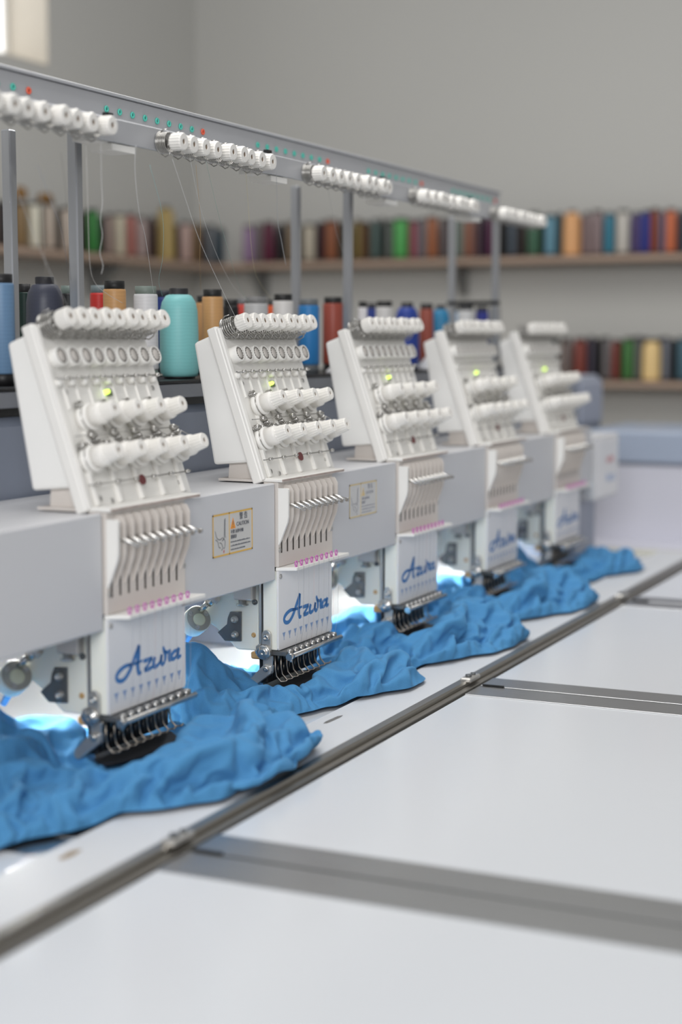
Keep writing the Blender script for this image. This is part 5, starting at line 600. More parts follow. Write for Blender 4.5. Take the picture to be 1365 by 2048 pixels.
[-148,0,0,0,0,0,0,0,0,0,0,0,0,-3,19,-7,8,-17,0,0,0,0,0,0,0,0,20,-4,-16,21,8,-13,-16,7,20,7,-8,3,-10,-19,0,0,0,17,-11,19,10,0,-15,-11,17,4,-2,-10,-16,9,20,14,-3,-9,-9,-24,0,0,0,26,-17,16,7,19,-8,-8,-14,3,8,9,-16,-20,17,1,18,6,-4,-10,-8,-25,0,0,0,29,-15,0,10,15,18,5,-12,-14,7,8,-9,-9,-19,-4,14,4,12,10,-5,-11,-12,-22,0,23,-8,14,-5,12,11,7,18,-10,-11,7,-19,-6,-6,2,-21,0,18,0,14,11,-4,-14,-33,0,0,23,-8,11,15,10,12,0,10,7,-11,-16,-17,9,-5,-16,-19,9,-5,3,11,12,16,-7,-18,-26,0,0,19,11,8,17,12,10,3,8,-4,-4,-17,-19,-18,5,-18,-13,-2,13,-4,7,11,12,11,-17,-31,0,0,13,17,12,10,15,9,11,9,-3,-6,-11,-18,-19,-19,2,-16,13,-15,-3,5,13,19,13,-13,-12,-9,-17,0,16,11,21,18,-7,10,3,16,8,-10,-14,-19,-19,-19,-13,3,19,-1,-12,-2,18,18,8,-4,-6,-8,-35,0,0,0,14,12,14,22,-14,5,7,17,15,-18,-7,-20,-18,-19,-12,15,-4,20,0,-7,4,21,-10,-6,-6,-6,0,-19,0,19,10,12,14,-13,17,0,-10,17,16,-7,-19,-13,-20,-7,-9,-9,13,20,12,0,-18,7,10,0,-1,-9,-16,-16,0,0,0,34,-14,20,-2,11,-8,6,16,-6,9,12,-19,-19,-16,-17,-7,-3,20,17,6,15,-15,-17,-1,2,4,13,-7,-12,-22,0,0,30,5,-17,12,-8,9,13,15,-3,15,2,1,-14,-21,-20,-12,0,-10,17,15,16,0,7,-16,-5,-16,13,-4,-6,4,-22,0,0,0,30,13,-16,-6,-7,11,19,8,17,4,-17,-2,9,-9,-15,-21,4,-12,-9,7,17,5,13,17,-13,-16,-18,-4,-4,16,0,-12,-9,0,0,21,-2,18,9,-9,-19,4,19,20,17,2,-9,-21,0,-6,-18,7,-4,-8,-8,-10,10,20,19,-4,7,-17,-18,-7,-15,19,-12,-8,3,0,0,0,29,8,-7,-6,6,12,-20,14,7,17,20,6,-14,-20,-17,-8,-7,1,6,10,-6,-10,-10,16,18,18,-20,-3,-10,-13,-19,1,12,6,-2,-15,0,0,0,26,6,20,-6,-6,7,-14,7,-15,14,21,15,16,-17,-13,-19,-9,3,-3,12,-2,-18,6,-3,-1,20,18,-17,-20,-14,3,-19,13,17,6,1,-15,-20,0,0,0,29,11,-1,9,17,-7,4,-13,-20,-1,12,19,12,16,0,-19,-19,1,-9,8,8,-19,-11,-4,-1,16,8,21,-17,-18,-19,-12,6,18,12,-4,0,-1,-19,-13,0,0,0,0,29,-10,16,19,-4,13,13,-20,-3,-20,11,9,-4,16,17,-4,-3,-15,7,-8,-11,1,7,-12,0,-1,-3,12,8,-15,-16,-18,-14,17,14,10,6,3,-17,-17,-16,15,-12,0,0,0,22,9,-17,17,18,16,13,-5,-20,3,-12,10,-19,2,16,18,17,0,-16,-10,13,-10,2,4,-14,-18,-1,18,2,-17,8,-17,-17,-3,-8,19,0,12,10,-7,-18,-19,4,16,-21,0,0,0,26,8,-16,-1,18,13,15,20,-16,-16,-1,12,-6,-21,13,11,8,-1,19,2,-20,4,14,3,-17,-5,-18,-2,2,15,-21,-10,3,-20,6,-18,4,4,9,14,7,-19,-18,2,17,3,-26,0,0,0,30,13,-6,-18,1,19,11,20,14,-15,-15,9,-10,2,-19,2,4,6,13,18,12,-17,10,14,-19,-7,3,-20,11,2,-15,-5,-18,-7,-7,13,-17,9,-9,-1,8,15,-9,-17,0,17,10,-19,-16,0,0,26,16,4,-17,-9,14,9,10,14,7,7,-18,-11,-10,19,-17,7,4,-9,7,19,18,0,11,-9,-19,7,-17,8,9,-13,0,-20,-4,-17,1,8,-3,-4,2,2,-15,0,16,-16,-6,15,17,-11,-32,0,0,0,30,11,-2,8,-19,5,14,14,-14,17,18,7,-15,-7,-20,18,-10,-15,15,-10,5,16,19,22,-12,-8,-20,5,-3,19,5,-9,-21,-17,-10,4,7,3,-1,-1,2,-4,-14,-15,16,-3,-12,19,-1,4,-17,-23,0,0,28,5,12,14,-17,-1,8,11,-4,-5,6,18,8,6,-20,-14,13,-13,-17,16,-8,2,20,18,9,7,-20,-14,-13,19,18,9,-16,-10,-17,-13,13,7,-1,5,-1,0,-8,-13,-16,2,-12,14,3,15,-11,-20,-22,0,0,0,11,15,16,18,9,-15,2,9,11,-1,-9,-18,15,4,20,-4,-17,-2,-19,-8,15,-2,-1,20,19,1,9,-18,-19,-5,18,20,8,-4,-13,-18,-11,0,13,10,6,-2,-3,-7,-14,-16,-18,13,-1,17,-5,-8,-19,-21,-1,0,0,0,23,-5,17,18,16,-10,9,8,5,10,-18,-17,1,-12,20,13,13,-17,-18,-12,5,-3,-9,17,18,19,-1,4,-19,-18,0,20,18,8,-7,-18,6,-14,-15,6,7,13,17,-7,-6,-17,-17,-6,-12,18,-14,2,1,-18,-9,-13,0,0,0,23,-2,17,-11,14,16,18,-9,19,2,13,-12,-8,-17,-18,-4,19,17,15,-15,-16,-6,-9,-16,9,15,18,15,5,-10,-7,-20,11,10,20,7,-13,-17,4,7,-12,-11,6,20,7,13,-11,-17,-15,-18,6,-17,-9,-3,9,-15,14,-20,-11,0,0,1,15,20,9,2,1,17,-4,12,11,20,-3,-9,-11,-14,-15,-15,18,17,20,-12,-17,-16,-13,-2,17,11,18,-7,12,-4,-5,-20,1,19,20,6,-17,-15,11,-11,10,-1,-10,20,18,12,-15,-14,-14,-16,3,-10,-19,-16,-4,16,-12,8,-24,0,0,22,-12,10,12,19,12,-12,7,14,17,-1,16,-4,-10,-17,-18,-13,-1,13,17,20,-9,-20,-19,-10,10,6,20,5,-15,9,-5,-7,-1,-4,20,20,6,-15,-19,3,-2,15,-10,9,8,19,16,-5,-14,-16,-16,-17,1,-10,-14,-17,7,-16,17,-21,0,0,0,29,-11,9,-5,19,18,6,6,1,9,15,-5,4,3,-18,-17,-15,-9,7,17,18,-3,-4,-14,-16,-1,-11,20,16,-3,-17,5,-8,-3,-7,13,20,10,15,-18,-14,-6,13,12,-9,5,12,16,19,-1,-9,-17,-17,-14,-18,-8,0,-14,-19,-7,9,12,-20,0,0,30,13,-10,-15,12,17,8,18,13,6,-7,18,3,-2,-15,-18,-17,-10,-5,17,17,0,-15,3,5,-15,-21,15,10,7,-7,-15,-5,-8,-5,16,15,12,2,18,-4,-13,-15,6,18,10,-2,13,9,19,-1,-16,-5,-14,-15,-16,-11,-1,-20,-13,-14,16,3,-19,0,0,30,-15,19,6,-17,14,11,18,16,15,4,-20,13,13,-14,-13,-18,-1,-15,3,17,12,-11,-13,-12,11,0,-20,-3,8,12,-7,-15,-11,3,-5,15,16,0,12,16,9,-15,-14,7,9,20,9,8,3,18,-4,-19,-14,-4,1,-16,-14,-8,-18,-11,-17,18,-12,-10,0,0,32,0,-20,13,19,-16,16,13,16,18,16,-13,-13,20,-3,-16,-11,-16,12,-14,9,15,-10,-17,-12,-10,5,16,-3,-17,13,-5,-9,-1,-21,5,-2,18,5,2,15,9,19,-14,-6,10,6,20,2,17,2,16,-7,-20,-14,-4,-5,5,-14,-16,-13,-15,-19,12,0,-20,0,0,28,16,-20,-17,11,16,4,16,17,10,18,13,-6,-19,0,-8,-3,-17,0,11,-8,14,1,-18,-18,-9,-13,3,16,4,-12,4,-13,-11,13,-5,-17,1,19,-1,5,10,19,17,3,-13,6,9,20,-4,15,17,8,-11,-20,-12,-12,1,2,-6,-15,-13,-20,-13,-5,6,-14,0,0,22,16,-2,-19,-13,15,18,19,0,19,16,17,7,-13,-19,-13,11,-17,-5,3,12,-2,12,-16,-19,-17,-11,-10,0,14,0,6,-12,-13,-4,6,17,-12,-16,18,-4,7,10,19,16,0,10,13,-5,16,-6,12,20,9,-12,-20,-16,-10,-6,5,2,-12,-18,-8,-16,-19,-5,3,0,0,30,13,-16,-18,-2,20,16,17,0,20,14,19,3,-17,-20,-14,16,-5,-11,1,6,14,-10,-15,-19,-4,-18,-14,-4,8,17,-12,-11,-7,11,13,10,-13,-19,1,4,12,6,15,15,16,18,10,2,-13,13,3,15,15,-14,-15,-21,-12,-3,2,4,-5,-13,-17,-9,-18,-12,2,0,0,34,-5,-17,-12,9,20,18,10,10,18,15,18,-5,-20,-19,-12,17,4,-9,0,10,-1,-17,-13,-1,-11,-18,-7,-18,16,0,-13,13,-9,16,11,-1,-9,-20,0,3,4,18,18,17,17,13,7,-8,4,-8,20,15,6,-16,-16,-14,-18,-1,1,2,3,-17,-16,0,-18,0,-18,0,14,10,1,-13,2,6,6,16,14,18,14,18,15,-11,-19,-20,-13,17,11,1,0,0,-14,-14,-12,12,-16,-4,-13,-18,-9,-2,16,11,-12,18,7,-9,-3,-19,3,4,7,4,15,19,14,20,11,-3,-12,-1,18,18,-5,-4,-18,-18,-15,8,2,4,-11,-20,-13,-9,9,-8,-25,0,21,15,-20,-13,-2,7,14,16,19,21,15,20,9,-15,-19,-19,-12,12,16,1,-5,-2,-17,-16,10,8,-3,-8,-18,-12,-14,-5,17,-10,9,1,20,1,-20,-3,-1,5,5,5,16,4,16,18,18,-1,-9,-8,19,16,3,-15,-19,-12,-15,4,13,-15,-3,-17,-16,-9,-2,4,-23,0,21,-4,6,-21,-6,19,2,22,19,20,20,17,9,-21,-18,-19,-11,14,14,-2,1,-14,-17,-2,5,3,11,-8,-18,-18,4,-15,-8,-7,3,17,9,15,-18,15,-2,5,6,4,-5,11,16,11,19,1,-16,9,3,20,5,-21,-16,-17,-4,12,-5,-18,-1,-18,6,-16,6,-34,0,0,6,18,-3,-24,12,2,18,11,19,20,19,18,-4,-4,-20,-20,-15,17,12,-1,-11,-16,-3,5,9,9,-13,7,-17,-18,-10,3,-14,-16,20,-3,1,19,-6,9,14,8,7,2,-7,12,5,17,9,1,-15,2,11,17,4,-14,-15,-21,6,-14,1,-18,-9,-10,3,10,-15,-27,0,19,-6,5,-22,5,22,7,14,20,19,7,16,16,-13,-20,-20,-16,12,16,-12,-12,9,-4,10,7,-16,6,2,-12,-20,-18,-3,-18,-3,17,18,-7,-5,0,0,14,12,9,16,6,-5,18,10,-9,10,-3,-10,16,13,2,-10,-14,-19,-13,-9,-4,4,-17,8,1,-16,-13,-17,0,22,-11,18,-24,-4,25,16,7,17,18,11,17,4,-6,-20,-17,-20,8,15,-6,-10,13,-1,11,-12,-13,6,7,-17,-8,-19,-20,4,-11,18,4,-2,0,0,0,0,10,14,16,16,-1,16,11,-3,-5,6,-10,9,15,0,-7,-10,-20,-19,8,-2,-16,-16,-1,2,-14,-19,0,0,26,-3,12,-24,-10,11,18,15,20,18,17,-2,5,7,-20,-15,-20,4,13,-9,10,8,6,-15,-15,8,12,-11,1,-20,-21,-7,-18,4,15,5,-5,0,0,0,0,0,12,16,16,16,11,9,6,0,-3,-11,4,16,-3,-8,-12,-16,-10,10,-9,-20,-20,7,-10,-17,-4,0,21,18,-3,-22,1,2,9,15,19,21,4,11,17,-2,-18,-19,-12,3,2,10,6,5,-15,-15,10,9,-1,3,-13,-20,-20,-15,-14,18,11,-6,0,0,0,0,0,0,0,18,15,15,15,11,9,5,-7,-4,12,0,-6,-10,-12,-17,3,-11,-9,-9,-15,-12,-8,11,-14,0,30,13,-4,-20,-16,5,13,18,19,19,4,20,16,-15,-11,-16,3,4,4,4,0,-16,-13,-7,10,10,9,-3,-15,-20,-19,-14,-13,8,18,-5,0,0,0,0,0,0,0,9,18,14,9,14,4,13,7,-1,-1,-14,-8,-1,-10,-18,-5,-11,9,-15,-10,1,-20,-4,0,0,25,21,-11,-22,-6,11,3,18,21,15,4,19,9,10,-19,-19,-8,4,8,-4,1,-15,-13,4,16,10,-3,1,-18,-14,-12,-12,-11,-11,20,-2,0,0,0,0,0,0,0,3,20,8,15,8,7,6,2,5,0,-3,-17,-9,-10,-10,-11,-10,12,-8,15,-20,-20,-3,0,0,24,20,-13,-22,5,7,3,19,10,11,11,18,19,11,-19,-19,-15,8,-1,-2,-5,-12,-12,16,12,2,12,-14,-15,-15,-16,-12,-12,-4,20,0,0,0,0,0,0,0,0,0,20,-3,14,6,11,1,1,5,5,-1,-13,1,-17,-16,-13,8,-13,19,8,-21,-22,0,0,13,19,9,-14,-20,-4,4,20,11,6,19,19,3,18,19,-11,-19,-8,-15,-10,3,-4,-13,2,18,3,5,5,6,-18,-20,-18,-18,-9,-1,20,0,0,0,0,0,0,0,0,-4,16,18,-19,12,6,0,1,7,3,3,-4,-8,-11,8,-21,-12,-3,12,17,-17,-24,0,20,14,-15,4,-22,-4,5,12,12,14,19,15,7,17,10,10,-21,0,-13,-17,-17,-5,-3,6,18,11,9,8,-15,-7,-20,-18,-19,-16,1,20,0,0,0,0,0,0,0,0,1,20,3,-19,-2,7,7,-6,6,7,3,-4,-9,8,11,-18,-21,2,17,-1,-32,0,0,22,17,-23,-9,-10,0,8,10,18,13,7,15,9,20,20,-12,-3,6,-18,-13,-18,-10,4,-5,9,15,4,8,9,-18,-17,-20,-18,-20,0,20,0,0,0,0,0,0,0,0,7,18,-17,-7,-16,7,6,-6,7,12,-4,3,10,18,-12,-11,-21,5,19,-16,-22,0,20,20,-13,-17,-6,-8,16,8,19,-2,6,19,19,12,18,-5,17,-13,-14,-9,-19,-13,-3,11,1,0,12,17,-6,-5,-20,-20,-20,-18,-3,19,0,0,0,0,0,0,0,0,18,1,-17,-17,-5,16,-18,9,-4,12,6,15,14,6,-2,-20,-10,13,-5,-32,0,0,26,16,-4,-18,-9,-13,4,22,18,9,-7,12,17,17,15,2,8,9,-16,-15,-16,-14,5,-11,3,6,17,5,9,-14,-19,-20,-16,-18,-10,17,3,0,0,0,0,0,0,0,16,-9,-13,-17,11,5,-16,6,13,-11,3,15,13,5,11,-20,7,0,-19,-20,0,20,19,5,-17,-11,-14,14,4,19,20,1,-7,13,19,13,20,6,4,-7,-15,-16,-17,-12,-3,10,3,16,10,1,-14,-17,-16,-18,-15,-19,14,7,0,0,0,0,0,0,0,10,-8,-19,8,-7,-3,-2,18,-14,-6,16,-6,14,10,17,-6,-14,2,-30,0,0,17,21,10,-12,-15,-1,-5,19,3,20,19,-3,-12,19,13,18,14,7,-8,-7,-17,-13,-19,-5,3,9,17,-3,11,-15,-16,-16,-19,-18,0,-10,14,0,0,0,0,0,0,9,-14,-10,-8,12,15,-5,-13,3,7,-18,16,0,-8,18,5,8,0,-37,0,0,14,22,16,-17,-14,-11,11,20,-1,19,19,1,-16,9,18,13,17,13,2,-8,-14,-18,-19,-2,-6,16,-4,3,6,6,-20,-18,-20,-17,-18,12,7,-1,0,0,0,0,0,-3,-14,-6,4,19,13,-1,-12,8,-7,-20,14,0,-16,6,5,8,7,-25,0,23,9,17,-1,-14,-21,16,18,10,-1,20,-9,7,-12,19,14,18,9,16,-5,-12,-18,-16,-18,4,12,-5,9,13,-14,-14,-19,-18,-20,-13,-6,7,15,0,0,0,0,-4,-14,-6,5,5,10,20,8,-10,3,-20,-2,-18,4,3,5,6,17,-32,0,0,11,16,17,13,-20,-12,-4,15,21,13,5,-14,8,-13,16,15,12,14,18,8,-10,-18,-19,-17,6,-3,12,6,8,-9,-20,-17,-15,-9,-16,-15,5,-5,17,0,0,-4,-12,-1,12,2,2,-4,18,17,0,-19,-12,-20,0,19,5,5,6,-12,-22,0,3,19,14,17,-3,-11,-17,20,13,20,-11,-8,9,-15,19,13,11,16,8,10,10,-20,-19,-11,-11,8,14,9,-5,-11,-20,-13,-12,-19,4,-15,13,-8,-17,5,-2,11,6,-1,0,-18,1,13,20,-1,5,-9,-19,-18,16,6,17,1,-9,-28,0,0,0,25,4,20,1,-19,-8,18,20,4,15,-18,-1,-13,15,4,17,17,20,8,9,-15,-18,-17,-3,12,5,-12,2,-13,-11,-14,-20,6,-16,11,-11,13,-16,-13,-12,2,13,16,-15,9,-13,17,18,-12,0,-1,-18,-15,19,16,-8,3,-27,0,0,10,18,17,2,-18,-5,19,20,13,7,-12,-16,6,-8,8,16,18,17,18,7,-7,-19,-18,3,-9,3,-14,-2,5,-12,-19,-18,-3,7,-15,20,5,-6,-12,-17,-6,4,-2,15,12,-18,18,-4,3,8,-13,-20,-5,7,20,-14,-14,0,0,0,27,9,9,-19,-2,21,21,5,14,-13,-10,-2,1,5,3,18,18,19,13,-10,-10,-16,-15,5,-14,-8,-10,11,-2,-20,-21,-9,0,19,6,-18,15,-19,1,0,5,-13,-10,20,4,-14,9,17,-15,-12,-13,18,-17,8,10,-19,0,11,12,19,-15,2,20,16,8,14,-7,-9,-2,3,9,-7,7,18,15,19,-1,-6,-18,-18,-14,-14,-8,-8,13,2,-17,-12,-14,0,20,-2,-19,13,-6,17,-6,1,-7,-20,-4,10,-8,20,-6,-2,8,-19,-2,-2,13,-17,0,0,0,27,7,9,-13,9,18,18,11,3,-5,-6,7,-11,10,-7,15,16,16,5,-3,-10,-18,-18,-19,-6,-18,2,9,-17,2,-1,-14,20,-7,-20,4,20,14,-1,-4,-18,-19,-10,1,2,6,7,20,-7,-19,9,3,-19,0,0,11,20,19,-2,-17,20,11,11,16,1,-2,-10,-8,14,-7,8,19,7,12,-7,-3,-20,-15,-19,-19,-4,-13,6,5,-19,18,-8,14,-14,-19,5,19,20,4,-19,-11,-16,6,4,2,-16,12,1,9,-21,-3,-2,0,0,0,27,12,5,-20,11,12,17,14,6,-13,-9,17,-2,12,1,-2,10,15,0,-14,-9,-13,-18,-17,-21,2,-15,16,-16,9,14,3,-19,-15,11,19,20,-1,-19,-14,-18,6,14,-13,10,-13,1,15,-18,0,0,0,0,27,12,-17,-1,16,13,13,11,-9,7,-4,17,-10,-3,-2,15,15,2,-12,-17,-6,-18,-12,-6,-16,-11,-1,15,-14,8,11,-18,5,4,21,15,-9,-19,-4,-20,12,4,1,-14,12,-13,0,0,0,0,30,-9,7,-3,16,17,-3,8,-10,4,16,4,-16,10,4,8,8,-10,-11,-20,8,-10,-11,-15,-18,-5,11,-12,21,-11,6,-17,20,19,-4,0,-18,4,-20,11,-10,12,-11,0,0,0,0,32,-16,-2,19,15,-9,5,-2,16,0,15,-18,-2,4,10,10,-13,-11,7,-15,4,-19,-11,-20,11,-14,16,-9,21,-12,-15,18,18,-16,7,-19,9,-14,0,0,0,0,0,0,23,-19,19,14,1,-15,17,7,-1,17,-11,14,-12,0,4,-5,-15,11,-4,-9,-15,-5,-20,14,-7,14,-19,18,-16,12,8,-20,0,0,0,0,0,0,0,17,-5,13,6,-19,9,7,5,13,14,-10,-11,-5,3,1,-13,11,-8,-2,1,-12,-7,-13,17,-12,0,0,0,0,0,0,0,0,0,10,13,-19,8,16,13,4,-3,-10,-10,9,-11,3,-9,-14,0,0,0,0,0,0,0,0,0,0,0,-3,20,0,15,-6,-1,-8,-17,0,0,0,0,0,0,0,0,0,0,0,0,0,0]),
1: ([60,4,56,11,53,16,51,20,50,23,49,26,48,28,48,29,47,31,46,33,46,34,45,35,44,37,44,38,44,38,43,40,43,40,43,41,42,42,42,42,42,43,41,44,41,44,41,44,40,45,39,46,39,46,38,47,37,48,36,49,35,50,34,51,33,52,32,53,31,53,30,54,30,54,29,54,28,55,27,55,26,56,25,56,25,55,24,56,24,55,24,54,24,53,24,53,24,52,24,51,25,49,25,47,25,46,26,42,27,38,28,33,28,31,30,26,31,23,32,19,34,13],
